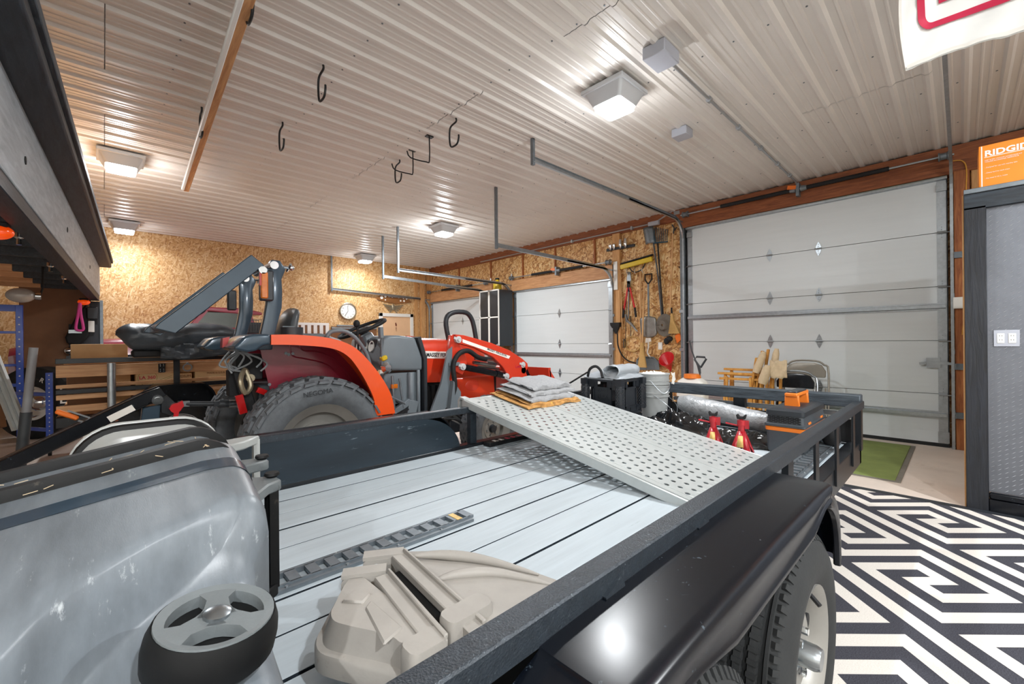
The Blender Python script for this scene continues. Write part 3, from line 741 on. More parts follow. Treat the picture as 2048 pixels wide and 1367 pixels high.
# ------------------------------------------------------------------ perforated ramp
RA = thing('perforated_ramp', 'aluminium loading ramp full of holes leaning from left rail to deck', 'ramp', (2.45, 1.6, ZD))
top = Vector((1.93, 2.56, .868)); bot = Vector((1.93, .80, .548)); dv = (bot-top); LEN = dv.length; dv.normalize()
xw = Vector((1, 0, 0)); nv = xw.cross(dv); nv = nv if nv.z > 0 else -nv
def RP(u, w, h=0): return top+dv*u+xw*w+nv*h
WID = 1.06
for half in (0, 1):
    w0 = .012+half*.53; w1 = w0+.506; g = G()
    ncol = 12; nrow = 16; mg = .04; cw = (w1-w0-2*mg)/ncol; rw = (LEN-.10)/nrow
    g.put([RP(0, w0), RP(0, w0+mg), RP(LEN, w0+mg), RP(LEN, w0)], [(0, 1, 2, 3)]); g.put([RP(0, w1-mg), RP(0, w1), RP(LEN, w1), RP(LEN, w1-mg)], [(0, 1, 2, 3)])
    for i in range(ncol):
        a = w0+mg+i*cw; off = .05 if i % 2 == 0 else .05+rw*.5
        nr = nrow if i % 2 == 0 else nrow-1
        g.put([RP(0, a), RP(0, a+cw), RP(off, a+cw), RP(off, a)], [(0, 1, 2, 3)]); g.put([RP(off+nr*rw, a), RP(off+nr*rw, a+cw), RP(LEN, a+cw), RP(LEN, a)], [(0, 1, 2, 3)])
        for j in range(nr):
            b = off+j*rw; ccx, ccy = a+cw/2, b+rw/2
            if (j+i//2) % 2 == 0 and True:
                pass
            outer = [(a, b), (ccx, b), (a+cw, b), (a+cw, ccy), (a+cw, b+rw), (ccx, b+rw), (a, b+rw), (a, ccy)]
            rr = .0112
            inner = [(ccx+rr*1.1*math.cos(R(k)), ccy+rr*1.25*math.sin(R(k))) for k in (225, 270, 315, 0, 45, 90, 135, 180)]
            if half and i in (0,) : pass
            vs = [RP(q[1], q[0]) for q in outer]+[RP(q[1], q[0]) for q in inner]
            g.put(vs, [(k, (k+1) % 8, 8+(k+1) % 8, 8+k) for k in range(8)])
    p = g.make('ramp_panel', 'aluminium', RA, ang=0)
    bm = bmesh.new(); bm.from_mesh(p.data); bmesh.ops.remove_doubles(bm, verts=bm.verts, dist=1e-5); bm.normal_update(); bm.to_mesh(p.data); bm.free()
    md = p.modifiers.new('solid', 'SOLIDIFY'); md.thickness = .004; md.offset = 0
g = G()
for w in (0, WID):
    g.bar(RP(0, w, -.025), RP(LEN, w, -.025), .012, .055, upv=nv)
for w in (.53,): g.bar(RP(0, w, -.02), RP(LEN, w, -.02), .03, .04, upv=nv)
g.make('ramp_rail', 'aluminium', RA, bevel=.004)
g = G(); g.bar(RP(-.004, 0, -.025), RP(-.004, WID, -.025), .012, .055, upv=nv); g.bar(RP(LEN, 0, -.012), RP(LEN, WID, -.012), .012, .02, upv=nv); g.make('ramp_end', 'aluminium', RA, bevel=.003)
g = G(); g.prism([(2.545, .84), (2.545, .875), (2.60, .885), (2.625, .86), (2.625, .80), (2.61, .80), (2.61, .85), (2.59, .87), (2.555, .86)], 'x', 1.93, 1.98); g.make('ramp_hook', 'aluminium', RA)

# folded moving blankets on the ramp
def slab_path(name, pts, w0, w1, th, mat, parent, puff=0.008, seed=0):
    # a cloth layer: path in (y,z) swept along x with soft waves
    path = spline([Vector((0, a, b)) for a, b in pts], 5); g = G(); nx = 10
    def ring(i):
        out = []
        for k in range(nx+1):
            x = w0+(w1-w0)*k/nx; p = path[i]; z = wob(x+seed, p.y*1.3+i*.02, 2.0)*puff
            out.append((x+.01*wob(i*.13+seed, k*.2), p.y, p.z+z))
        return out
    rows = [ring(i) for i in range(len(path))]
    vs = [q for r in rows for q in r]; m = nx+1
    g.put(vs, [(i*m+k, i*m+k+1, (i+1)*m+k+1, (i+1)*m+k) for i in range(len(rows)-1) for k in range(nx)])
    return g.make(name, mat, parent, ang=80, solid=th, sub=1)
tow = thing('folded_blankets', 'two folded grey moving blankets on top of the ramp', 'blanket', (2.55, 2.36, .86))
def rz(y): return .868+(y-2.56)*.1818+.012
def fold(name, y0, y1, dz, x0, x1, th, mat, par, seed, lean=0.0):
    # one folded bundle: rounded fold at the far side, soft sagging edges
    rows = []; n = 26
    for k in range(15):
        v = k/14; x = x0+(x1-x0)*v; r = []
        ed = min(1, v*7, (1-v)*7)**.5
        for i in range(n):
            a = 2*math.pi*i/n; cy = math.cos(a); cz = math.sin(a)
            yy = (y0+y1)/2+(y1-y0)/2*math.copysign(abs(cy)**.55, cy)+.012*wob(v*2+seed, cz, .8)
            zz = rz(min(yy, 2.56))+dz+th/2+th/2*math.copysign(abs(cz)**.6, cz)*ed+.010*wob(v*1.1+seed, yy*1.6, 1.2)-.012*(abs(cy)**6)*(cz < 0)
            r.append((x+.012*wob(yy*2+seed, cz, 1), yy, zz))
        rows.append(r)
    g = G(); g.loft(rows); return g.make(name, mat, par, ang=50)
fold('blanket', 2.19, 2.58, .022, 2.28, 2.80, .040, 'blanket_grey', tow, 1)
fold('blanket', 2.22, 2.57, .060, 2.31, 2.85, .030, 'blanket_grey', tow, 4)
fold('blanket', 2.25, 2.54, .088, 2.36, 2.83, .046, 'blanket_grey', tow, 7)
clo = thing('patterned_cloth', 'yellow and orange patterned cloth folded under the grey blankets', 'cloth', (2.55, 2.36, .85))
fold('cloth', 2.16, 2.59, .0, 2.22, 2.83, .012, 'cloth_yellow', clo, 5)
fold('cloth', 2.17, 2.57, .012, 2.26, 2.82, .012, 'cloth_yellow', clo, 2)

# ------------------------------------------------------------------ crates, buckets, bags on the deck
cx0, cx1, cy0, cy1 = 3.10, 3.45, 1.96, 2.31
t = thing('milk_crate', 'short black lattice crate on the deck carrying the solid crate', 'crate', ((cx0+cx1)/2, (cy0+cy1)/2, ZD))
g = G(); z0, z1 = ZD, .655
g.box(cx0, cy0, z0, cx1, cy1, z0+.012); 
for (a, b, c, d) in ((cx0, cy0, cx1, cy0+.014), (cx0, cy1-.014, cx1, cy1), (cx0, cy0, cx0+.014, cy1), (cx1-.014, cy0, cx1, cy1)):
    g.box(a, b, z1-.02, c, d, z1); g.box(a, b, z0, c, d, z0+.02)
for x in (cx0, cx1-.035):
    for y in (cy0, cy1-.035): g.box(x, y, z0, x+.035, y+.035, z1)
for k in range(8):
    for s in (0, 1):
        a = .035+k*.035; b = a+.035; zz = (z0+.02, z1-.02) if (k+s) % 2 else (z1-.02, z0+.02)
        for y in (cy0+.006, cy1-.006): g.bar((cx0+a, y, zz[0]), (cx0+b, y, zz[1]), .010, .010)
        for x in (cx0+.006, cx1-.006): g.bar((x, cy0+a, zz[0]), (x, cy0+b, zz[1]), .010, .010)
g.make('lattice', 'crate_black', t)
g = G(); g.box(cx0-.004, cy0-.004, z1-.028, cx1+.004, cy1+.004, z1-.006); g.box(cx0-.004, cy0-.004, z1-.05, cx1+.004, cy1+.004, z1-.04); g.make('band', 'crate_black', t)
t = thing('storage_crate', 'tall black plastic crate with diamond textured corners under grey tarp', 'crate', ((cx0+cx1)/2, (cy0+cy1)/2, .66))
z0, z1 = .66, .965; g = G(); th = .012
def crate_wall(g, P):
    # P(u, z, d): u along wall 0..1, d outward
    def pb(u0, u1, za, zb, d0, d1):
        vs = [P(u, z, d) for d in (d0, d1) for (u, z) in ((u0, za), (u1, za), (u1, zb), (u0, zb))]
        g.put(vs, [(0, 3, 2, 1), (4, 5, 6, 7), (0, 1, 5, 4), (1, 2, 6, 5), (2, 3, 7, 6), (3, 0, 4, 7)])
    pb(0, 1, z1-.022, z1, -.012, .006); pb(0, .36, z1-.075, z1-.022, -.01, -.002); pb(.64, 1, z1-.075, z1-.022, -.01, -.002)
    pb(.25, .75, z0+.07, z1-.075, -.010, -.004); pb(.24, .27, z0+.06, z1-.02, -.012, .004); pb(.73, .76, z0+.06, z1-.02, -.012, .004)
    pb(.24, .76, z0+.06, z0+.075, -.012, .004); pb(.24, .76, z1-.085, z1-.07, -.012, .004)
    pb(0, 1, z0, z0+.02, -.012, .002); pb(.12, .88, z0+.02, z0+.06, -.014, -.006); pb(.49, .51, z0+.02, z0+.06, -.012, .0)
    pb(0, .10, z0+.02, z1-.02, -.012, -.002); pb(.90, 1, z0+.02, z1-.02, -.012, -.002)
    pb(.10, .24, z0+.03, z0+.075, -.012, -.002); pb(.76, .90, z0+.03, z0+.075, -.012, -.002)
L_ = cx1-cx0; M_ = cy1-cy0
crate_wall(g, lambda u, z, d: (cx0-d, cy1-u*M_, z)); crate_wall(g, lambda u, z, d: (cx0+u*L_, cy0-d, z))
crate_wall(g, lambda u, z, d: (cx1+d, cy1-u*M_, z)); crate_wall(g, lambda u, z, d: (cx0+u*L_, cy1+d, z))
g.box(cx0+.005, cy0+.005, z0, cx1-.005, cy1-.005, z0+.01)
g.make('crate_body', 'crate_black', t)
for (x, y) in ((cx0, cy0), (cx1, cy0), (cx0, cy1), (cx1, cy1)):
    g = G(); pts = rrect(x-.035, y-.035, x+.035, y+.035, .03, 4)
    g.loft([[(*p, z) for p in pts] for z in (z0+.04, z1-.05)]); g.box(x-.03, y-.03, z1-.05, x+.03, y+.03, z1)
    for k in range(14):
        for m in range(12):
            a = 2*math.pi*m/12+(k % 2)*.26; g.sph((x+.036*math.cos(a), y+.036*math.sin(a), z0+.055+k*.0135), .006, .006, .008, 4, 3)
    g.make('corner_post', 'crate_black', t)
for (ln, zz) in (('BLACK', .858), ('BOX', .80)):
    text('embossed_lettering', {'BLACK': 'FREE', 'BOX': 'FLEX'}[ln], .05, (cx0-.001, cy0+M_*.5, zz), (0, -1, 0), (0, 0, 1), 'dark_grey', t, align='CENTER', bold=.002)
lab(G().box(cx0-.009, cy0+.06, z1-.004, cx0-.001, cy1-.02, z1+.006).make('light_edge', 'galv', t), 'pale strip along the crate rim')
g = G(); g.cyl((cx0+.22, cy0+.03, z0+.045), (cx0+.30, cy0+.03, z0+.05), .022); g.make('orange_content', 'orange_strap', t)
# folded grey tarp on the crate
t = thing('folded_tarp', 'folded silver grey tarp tied with black strap on top of the crate', 'tarp', (3.27, 2.15, .965))
def tarpfn(u, v):
    x = cx0-.01+.37*v; y = cy1+.03-.40*u
    h = .085*math.sin(math.pi*min(max(u, 0.0), 1))**.5*(math.sin(math.pi*min(1, max(0, v*1.0)))**.35)*(0.75+.35*u)
    return (x+.012*wob(u, v, 1.4), y, .972+max(0, h+.010*wob(u*1.6, v*1.2, 1.0)))
g = G(); g.grid(tarpfn, 22, 18); g.grid(lambda u, v: (tarpfn(u, v)[0], tarpfn(u, v)[1], .968), 22, 18); g.make('tarp_body', 'grey_tarp', t, ang=35)
def rollfn(u, v):
    a = 2*math.pi*u; return (3.10+.34*v, 2.04+.075*math.cos(a)*(1+.1*wob(u, v)), 1.035+.05*math.sin(a)+.008*wob(u*2, v*3))
g = G(); g.grid(rollfn, 20, 10); g.make('tarp_roll', 'grey_tarp', t, ang=45, solid=.004)
G().tube([(3.07, 2.26, .985), (3.045, 2.22, 1.05), (3.06, 2.17, 1.075), (3.075, 2.13, 1.04), (3.06, 2.1, .98)], .012, 8, smooth=4).make('strap', 'matte_black', t)
# buckets
def bucket(g, x, y, z0, h, r0, r1):
    g.lathe([(0.0, 0), (r0, 0), (r0+(r1-r0)*.72, h*.72), (r1+.008, h*.72), (r1+.008, h*.745), (r1, h*.75), (r1, h*.80), (r1+.008, h*.805), (r1+.008, h*.83), (r1, h*.835), (r1+.002, h*.97), (r1+.009, h*.97), (r1+.009, h), (r1-.006, h), (r0-.006, .01), (0, .01)], (x, y, z0), (0, 0, 1), 32)
t = thing('bucket', 'light grey plastic bucket, lower of two stacked, beside the crates', 'bucket', (3.62, 1.93, ZD))
g = G(); bucket(g, 3.62, 1.93, ZD, .36, .105, .125); g.make('pail', 'bucket_grey', t)
G().tube([(3.50, 1.87, ZD+.28), (3.53, 1.76, ZD+.20), (3.60, 1.72, ZD+.12), (3.70, 1.76, ZD+.19), (3.74, 1.9, ZD+.28)], .003, 6, smooth=5).make('wire_handle', 'galv', t)
t = thing('bucket', 'grey plastic bucket, upper of two stacked, with crumpled white bag', 'bucket', (3.62, 1.93, ZD+.12))
g = G(); bucket(g, 3.62, 1.93, ZD+.125, .34, .103, .128); g.make('pail', 'bucket_grey', t)
G().tube([(3.49, 1.90, ZD+.41), (3.53, 1.80, ZD+.30), (3.62, 1.78, ZD+.35), (3.72, 1.86, ZD+.42)], .003, 6, smooth=5).make('wire_handle', 'galv', t)
def bagfn(u, v):
    a = 2*math.pi*u; r = .02+.11*v; return (3.62+r*math.cos(a), 1.93+r*math.sin(a), ZD+.475+.02*wob(math.cos(a)*.8, math.sin(a)*.8+v, 1.5)-.03*v*v)
g = G(); g.grid(bagfn, 26, 8); g.grid(lambda u, v: (3.70+.02*u, 1.80-.02*u+.01*wob(u, v), ZD+.47-.10*v+.01*wob(v, u)), 4, 10); g.make('white_bag', 'white_plastic', t, ang=60)
# crumpled black plastic and rolled silver tarp
def bagpile(name, label, c, rx, ry, h, seed):
    g = G()
    def fn(u, v):
        a = 2*math.pi*u; r = v; w = wob(math.cos(a)*r*.8+seed, math.sin(a)*r*.8, .9)
        e = 1+.16*wob(math.cos(a)+seed, math.sin(a)*1.3, .8)
        z = ZD+.006+h*max(0, (1-r**2.2))**.6*(.75+.35*wob(r*math.cos(a)*1.1+seed, r*math.sin(a)*1.2, .7))+.030*abs(w)**1.5*(1-r*.6)*min(1, r*4)
        return (c[0]+rx*r*e*math.cos(a), c[1]+ry*r*e*math.sin(a), z)
    g.grid(fn, 44, 18); o = g.make(name, 'bag_black', ang=45, org=(c[0], c[1], ZD))
    return tag(o, label, 'plastic sheet')
bagpile('plastic_sheeting', 'crumpled black plastic sheeting in front of the buckets', (3.42, 1.63), .24, .30, .19, .3)
bagpile('plastic_sheeting', 'crumpled black plastic sheeting behind the red jack stands', (3.42, 1.10), .17, .30, .09, 2.1)
t = thing('rolled_tarp', 'silver tarp rolled up and lying behind the jack stands', 'tarp', (3.62, 1.35, ZD))
def tf(u, v):
    a = 2*math.pi*u; rr = .085*(1+.10*wob(v*2.2, math.cos(a)*.6, 1.0))*(1-.22*v)*(min(1, .35+6*v)*min(1, .5+6*(1-v)))**.5
    return (3.72-.16*v+rr*math.cos(a), 1.74-.92*v, ZD+.205-.085*v+rr*1.05*math.sin(a))
g = G(); g.grid(tf, 24, 26); g.put([tf(i/24, 0) for i in range(24)], [tuple(range(24))]); g.put([tf(i/24, 1) for i in range(24)], [tuple(range(24))]); g.make('roll', 'silver_tarp', t, ang=40)
# jack stands
def jack_stand(x, y, rot, label):
    t = thing('jack_stand', label, 'jack stand', (x, y, ZD), 'red jack stands'); xf = Matrix.Translation((x, y, ZD)) @ Matrix.Rotation(rot, 4, 'Z')
    h = .145; g = G(xf)
    for i in range(4):
        a = R(90*i+45); b = R(90*i+135)
        A0 = Vector((.092*math.cos(a), .092*math.sin(a), 0)); B0 = Vector((.092*math.cos(b), .092*math.sin(b), 0)); A1 = Vector((.026*math.cos(a), .026*math.sin(a), h)); B1 = Vector((.026*math.cos(b), .026*math.sin(b), h))
        def pt(s, q):
            l = A0.lerp(A1, q); r = B0.lerp(B1, q); return l.lerp(r, s)
        # sheet side with an arched cut-out at the bottom
        cut = [(.20, 0), (.24, .12), (.32, .26), (.42, .34), (.5, .36), (.58, .34), (.68, .26), (.76, .12), (.80, 0)]
        poly = [(0, 0)]+cut+[(1, 0), (1, 1), (0, 1)]
        g.put([pt(s_, q_) for s_, q_ in poly[:10]]+[pt(1, 0), pt(1, 1), pt(.5, 1), pt(0, 1)], [(0, 1, 2, 3, 4, 13), (4, 5, 12, 13), (5, 6, 12), (6, 7, 8, 9, 10, 11), (6, 11, 12)])
    g.make('base', 'jack_red', t, ang=20, solid=.005)
    g = G(xf); g.cyl((0, 0, h-.02), (0, 0, h+.06), .021, n=14); g.cyl((0, 0, h+.04), (0, 0, h+.075), .026, n=14); g.make('collar', 'jack_red', t)
    g = G(xf); g.box(-.013, -.011, h, .013, .011, .235); g.make('ratchet_bar', 'jack_red', t, bevel=.002)
    g = G(xf); g.prism([(-.03, .255), (-.024, .228), (.024, .228), (.03, .255), (.022, .258), (.010, .243), (-.010, .243), (-.022, .258)], 'x', -.02, .02); g.make('saddle', 'matte_black', t, bevel=.002)
    g = G(xf); g.tube([(0, .02, h+.035), (-.01, .075, h+.045), (-.012, .095, h+.048)], .006, 6); g.box(-.012, -.045, h+.02, .012, -.02, h+.075); g.make('lever', 'jack_red', t)
    g = G(xf); q0 = [Vector((-.0715, y_, 0)) for y_ in (0,)]
    a = Vector((-.0505-.012, -.018, .05)); g.put([(-.0530, -.020, .045), (-.0530, .022, .045), (-.0300, .015, .118), (-.0300, -.013, .118)], [(0, 1, 2, 3)]); g.make('warning_label', 'label_yellow', t, solid=.001)
    return t
jack_stand(3.12, 1.215, R(14), 'red jack stand farther left, standing on the trailer deck')
jack_stand(3.12, 1.03, R(8), 'red jack stand nearer the grey toolbox, on the trailer deck')
# toolbox
t = thing('tool_box', 'charcoal toolbox with orange band and orange handle at the deck corner', 'toolbox', (3.58, .81, ZD))
X0, X1, Y0, Y1 = 3.27, 3.88, .70, .93
g = G(); g.loft([[(x, y, ZD+z) for x, y in rrect(X0+e, Y0+e, X1-e, Y1-e, .02)] for e, z in ((.015, .0), (.008, .02), (.004, .15))]); g.make('lower_body', 'tool_grey', t)
g = G(); g.loft([[(x, y, ZD+z) for x, y in rrect(X0+e, Y0+e, X1-e, Y1-e, .02)] for e, z in ((.0, .15), (-.002, .16), (-.002, .172), (.006, .18))]); g.make('orange_band', 'tool_orange', t)
g = G(); g.loft([[(x, y, ZD+z) for x, y in rrect(X0+e, Y0+e, X1-e, Y1-e, .02)] for e, z in ((-.006, .18), (-.006, .195), (.004, .20), (.010, .255))]); 
g.make('upper_body', 'tool_grey', t)
g = G(); g.loft([[(x, y, ZD+z) for x, y in rrect(X0+e, Y0+e, X1-e, Y1-e, .02)] for e, z in ((.002, .255), (.002, .285), (.03, .30))]); g.make('lid', 'dark_plastic', t)
g = G()
for r_ in range(6):
    for c_ in range(7): g.box(X0+.001, Y0+.022+c_*.027+(.012 if r_ % 2 else 0), ZD+.206+r_*.0075, X0+.008, Y0+.040+c_*.027+(.012 if r_ % 2 else 0), ZD+.2105+r_*.0075)
stuff(g.make('grille_slots', 'matte_black', t))
g = G()
for x in (3.45, 3.70): g.prism([(Y0+.07, .295), (Y1-.07, .295), (Y1-.075, .375), (Y0+.075, .375)], 'x', x, x+.035)
for q in range(len(g.v)): g.v[q] = (g.v[q][0], g.v[q][1], g.v[q][2]+ZD)
g.bar((3.43, (Y0+Y1)/2, ZD+.378), (3.755, (Y0+Y1)/2, ZD+.378), .075, .022); g.make('handle', 'tool_orange', t, bevel=.004)
G().bar((3.46, (Y0+Y1)/2, ZD+.392), (3.73, (Y0+Y1)/2, ZD+.392), .06, .018).make('grip', 'dark_plastic', t, bevel=.005)
g = G(); g.box(X0+.10, Y0-.004, ZD+.11, X0+.16, Y0+.004, ZD+.21); g.box(X1-.16, Y0-.004, ZD+.11, X1-.10, Y0+.004, ZD+.21); g.make('latch', 'tool_orange', t, bevel=.003)
g = G(); g.box(X0+.15, Y0-.001, ZD+.03, X0+.42, Y0+.003, ZD+.14); g.make('side_label', 'print_black', t)
text('label_lettering', 'RIDGID', .05, (X0+.19, Y0-.0015, ZD+.05), (1, 0, 0), (0, 0, 1), 'print_white', t, bold=.001)
tag(G().rings([((3.70, .635, ZD+.02), .04), ((3.70, .635, ZD+.05), .055), ((3.70, .635, ZD+.16), .05), ((3.70, .635, ZD+.20), .02)], 20).make('round_case', 'matte_black'), 'round black case between the toolbox and the trailer corner post', 'case')

# ================================================================== TRACTOR
TT = thing('tractor', 'orange red compact tractor with front loader, beside the black trailer', 'tractor', (2.0, 4.1, 0))
def turf_tyre(c, Rr, w, rr, nb, parent, nm='tyre'):
    x, y, z = c; g = G(); h = w/2
    prof = [(rr, -h*.72), (rr+.02, -h*.86), (rr+(Rr-rr)*.35, -h*1.0), (rr+(Rr-rr)*.65, -h*.98), (Rr-.04, -h*.86), (Rr-.022, -h*.75), (Rr-.016, 0)]
    prof = prof+[(a, -b) for a, b in reversed(prof[:-1])]
    g.lathe(prof, c, (0, 1, 0), 64)
    rows = [(-.80, .22, .5), (-.42, .22, 0), (-.10, .17, .5), (.10+.08, .17, 0), (.48, .20, .5), (.80, .22, 0)]
    for i in range(nb):
        for (fy, wy, ph) in rows:
            t = 2*math.pi*(i+ph)/nb; e = Vector((math.cos(t), 0, math.sin(t))); tg = Vector((-e.z, 0, e.x))
            ed = abs(fy) > .7; rt = Rr-.022 if ed else Rr-.005
            cc = Vector(c)+e*rt+V(0, fy*h, 0); bw = 2*math.pi*Rr/nb*.74; sy = 1 if fy > 0 else -1
            ax = V(0, 1, 0); a = ax*wy*h; b = tg*bw/2; sk = tg*(bw*.10*sy)
            o1 = -e*.03; dn = e*(-.012 if ed else 0)
            vs = [cc-a-b+o1, cc+a-b+o1, cc+a+b+o1, cc-a+b+o1]
            wi = .88
            if ed:
                out = sy
                q = [cc-a*wi-b*wi, cc+a*wi-b*wi, cc+a*wi+b*wi, cc-a*wi+b*wi]
                if out > 0: q = [q[0], q[1]+dn, q[2]+dn, q[3]]
                else: q = [q[0]+dn, q[1], q[2], q[3]+dn]
                vs += [p+sk for p in q]
            else: vs += [cc-a*wi-b*wi+sk, cc+a*wi-b*wi-sk, cc+a*wi+b*wi-sk, cc-a*wi+b*wi+sk]
            g.put(vs, [(4,5,6,7),(0,1,5,4),(1,2,6,5),(2,3,7,6),(3,0,4,7)])
    ty = g.make(nm, 'rubber_grey', parent, ang=35)
    g = G()
    for s in (-1, 1):
        g.lathe([(rr+.012, s*h*.82), (rr+.015, s*h*.74), (rr-.03, s*h*.55), (rr-.045, s*h*.2), (rr*.55, s*h*.12), (rr*.55, s*h*.06), (rr-.06, s*h*.12), (rr-.055, s*h*.5), (rr-.005, s*h*.72)], c, (0, 1, 0), 48)
    g.cyl((x, y-h*.25, z), (x, y+h*.25, z), rr*.58, n=24); g.make('rim', 'rim_silver', ty)
    for k in range(6):
        t = R(60*k+12)
        for s in (-1,): G().cyl((x+rr*.38*math.cos(t), y-h*.25, z+rr*.38*math.sin(t)), (x+rr*.38*math.cos(t), y-h*.34, z+rr*.38*math.sin(t)), .014, n=6).make('wheel_bolt', 'steel', ty)
    G().rings([((x, y-h*.2, z), rr*.25), ((x, y-h*.5, z), rr*.2)], 18).make('hub', 'dark_grey', ty)
    return ty
turf_tyre((1.19, 3.46, .515), .53, .34, .31, 30, TT)
turf_tyre((1.19, 4.78, .515), .53, .34, .31, 30, TT)
turf_tyre((3.02, 3.52, .36), .36, .24, .19, 24, TT)
turf_tyre((3.02, 4.70, .36), .36, .24, .19, 24, TT)
text('tyre_lettering', 'NEGOMA', .05, (1.04, 3.2795, .905), (1, 0, .10), (-.1, 0, 1), 'dark_grey', TT)
# fenders
fo = [(.84, 1.36), (1.01, 1.36), (1.24, 1.335), (1.41, 1.275), (1.53, 1.17), (1.65, 1.02), (1.74, .86), (1.775, .70)]
fi = [(.84, 1.29), (1.01, 1.285), (1.24, 1.26), (1.37, 1.20), (1.46, 1.09), (1.54, .95), (1.59, .83), (1.60, .70)]
fo = [(p.x, p.z) for p in spline([V(a, 0, b) for a, b in fo], 4)]; fi = [(p.x, p.z) for p in spline([V(a, 0, b) for a, b in fi], 4)]
for ya, yb, yc in ((3.30, 3.325, 3.72), (4.92, 4.895, 4.50)):
    g = G(); g.strip(fo, fi, 'y', ya, yb); g.strip(fo, [(a*.985+.02, b-.02) for a, b in fo], 'y', yb, yc); g.make('fender', 'fender_orange', TT, ang=35)
    pl = [(.86, 1.33), (.88, 1.2), (.98, .72), (1.0, .35), (1.85, .35), (1.80, .72)]+[(a, b-.02) for a, b in reversed(fo[:-1])]
    inner = G().prism(pl, 'y', yc, yc+(.012 if yc < 4 else -.012)); ip = inner.make('fender_panel', 'maroon', TT)
    if yc < 4:
        g = G(); rib = [(1.15, 1.31), (1.18, 1.24), (1.3, 1.225), (1.45, 1.15), (1.58, .98), (1.66, .8)]
        rb2 = [(1.08, 1.30), (1.10, 1.20), (1.2, 1.17), (1.36, 1.12), (1.48, 1.0), (1.56, .82)]
        for rr_ in (rib, rb2): g.tube([(a, yc-.002, b) for a, b in rr_], .006, 6, smooth=4)
        g.make('pressed_rib', 'maroon', ip)
        for (a, b) in ((1.05, 1.22), (1.10, 1.215), (1.07, 1.21), (.93, .98), (1.04, .97), (1.5, .97), (1.28, .99)): G().cyl((a, yc-.008, b), (a, yc, b), .012, n=8).make('rivet', 'galv_dull', ip)
    cap = [(.84, 1.365), (.74, 1.365), (.68, 1.35), (.63, 1.29), (.615, 1.27), (.64, 1.255), (.70, 1.24), (.75, 1.25), (.79, 1.285), (.84, 1.29)]
    G().prism(cap, 'y', min(ya, yc), max(ya, yc)).make('fender_cap', 'slate_grey', TT, bevel=.018, seg=3)
    if yc < 4: G().prism([(.655, 1.35), (.635, 1.285), (.608, 1.272), (.612, 1.34)], 'y', 3.62, 3.70).make('reflector', 'red_lens', TT)
# seat platform, seat, controls
G().box(.86, 3.73, .82, 1.85, 4.49, .98).make('platform', 'dark_plastic', TT, bevel=.01)
def seat_rings():
    out = []
    for (x, z, hw, th) in ((1.62, 1.16, .20, .05), (1.45, 1.18, .24, .07), (1.25, 1.18, .24, .07), (1.17, 1.24, .24, .07), (1.15, 1.40, .23, .06), (1.19, 1.54, .20, .055), (1.23, 1.61, .15, .035)):
        out.append((x, z, hw, th))
    return out
g = G(); rows = []
prev = None; sr = seat_rings()
for i, (x, z, hw, th) in enumerate(sr):
    a = sr[min(i+1, len(sr)-1)]; b = sr[max(i-1, 0)]; d = Vector((a[0]-b[0], 0, a[1]-b[1])).normalized(); n = Vector((d.z, 0, -d.x))
    c = Vector((x, 4.11, z)); rows.append([c+V(0, 1, 0)*hw*px_+n*th*pz for px_, pz in ((-1, -.5), (-1, .4), (-.75, .9), (-.4, .45), (.4, .45), (.75, .9), (1, .4), (1, -.5), (.5, -1), (-.5, -1))])
g.loft(rows); g.make('seat', 'seat_vinyl', TT, ang=60, sub=1)
G().box(1.14, 3.92, .98, 1.55, 4.3, 1.12).make('seat_base', 'dark_plastic', TT, bevel=.01)
for y in (3.74, 4.30):
    g = G(); g.loft([[(x, y+a, z+b) for a, b in ((0, 0), (.16, 0), (.18, hh*.6), (.12, hh), (.04, hh), (-.02, hh*.6))] for x, z, hh in ((1.0, 1.30, .05), (1.12, 1.29, .09), (1.35, 1.28, .10), (1.5, 1.25, .08), (1.6, 1.2, .05))])
    g.make('side_console', 'tractor_grey', TT, ang=50)
g = G(); g.rings([((1.12, 3.80, 1.36), .085), ((1.12, 3.80, 1.43), .085)], 20); g.make('cup_holder', 'dark_plastic', TT); G().box(1.04, 3.76, 1.43, 1.13, 3.84, 1.438).make('console_flap', 'tractor_grey', TT)
G().tube([(1.36, 3.74, 1.30), (1.40, 3.72, 1.39), (1.52, 3.72, 1.40), (1.62, 3.72, 1.34), (1.72, 3.73, 1.21), (1.76, 3.73, 1.08)], .018, 10, smooth=4).make('grab_rail', 'tractor_grey', TT)
# steering wheel and column
sw = V(1.87, 4.12, 1.44); ax = V(-.42, 0, 1).normalized(); e1 = V(0, 1, 0); e2 = ax.cross(e1)
G().tube([sw+e1*.2*math.cos(R(a))+e2*.24*math.sin(R(a)) for a in range(0, 360, 15)], .017, 8, closed=True).make('steering_wheel', 'matte_black', TT)
g = G()
for a in (30, 150, 270): g.bar(sw-ax*.03, sw+e1*.2*math.cos(R(a))+e2*.24*math.sin(R(a)), .03, .012, upv=ax)
g.rings([(sw-ax*.05, .045), (sw, .05)], 16); g.make('wheel_spokes', 'matte_black', TT)
G().bar(sw-ax*.05, (2.05, 4.12, 1.05), .12, .10, w1=.22, h1=.2).make('steering_column', 'tractor_grey', TT, bevel=.02)
g = G(); g.tube([(1.68, 3.78, 1.0), (1.67, 3.78, 1.35), (1.66, 3.77, 1.44)], .010, 8); g.sph((1.655, 3.77, 1.47), .03, .03, .035); g.make('gear_lever', 'matte_black', TT)
g = G(); g.tube([(1.88, 3.74, 1.05), (1.87, 3.72, 1.35)], .008, 8); g.bar((1.865, 3.72, 1.34), (1.86, 3.72, 1.44), .05, .03); g.make('loader_joystick', 'tractor_grey', TT)
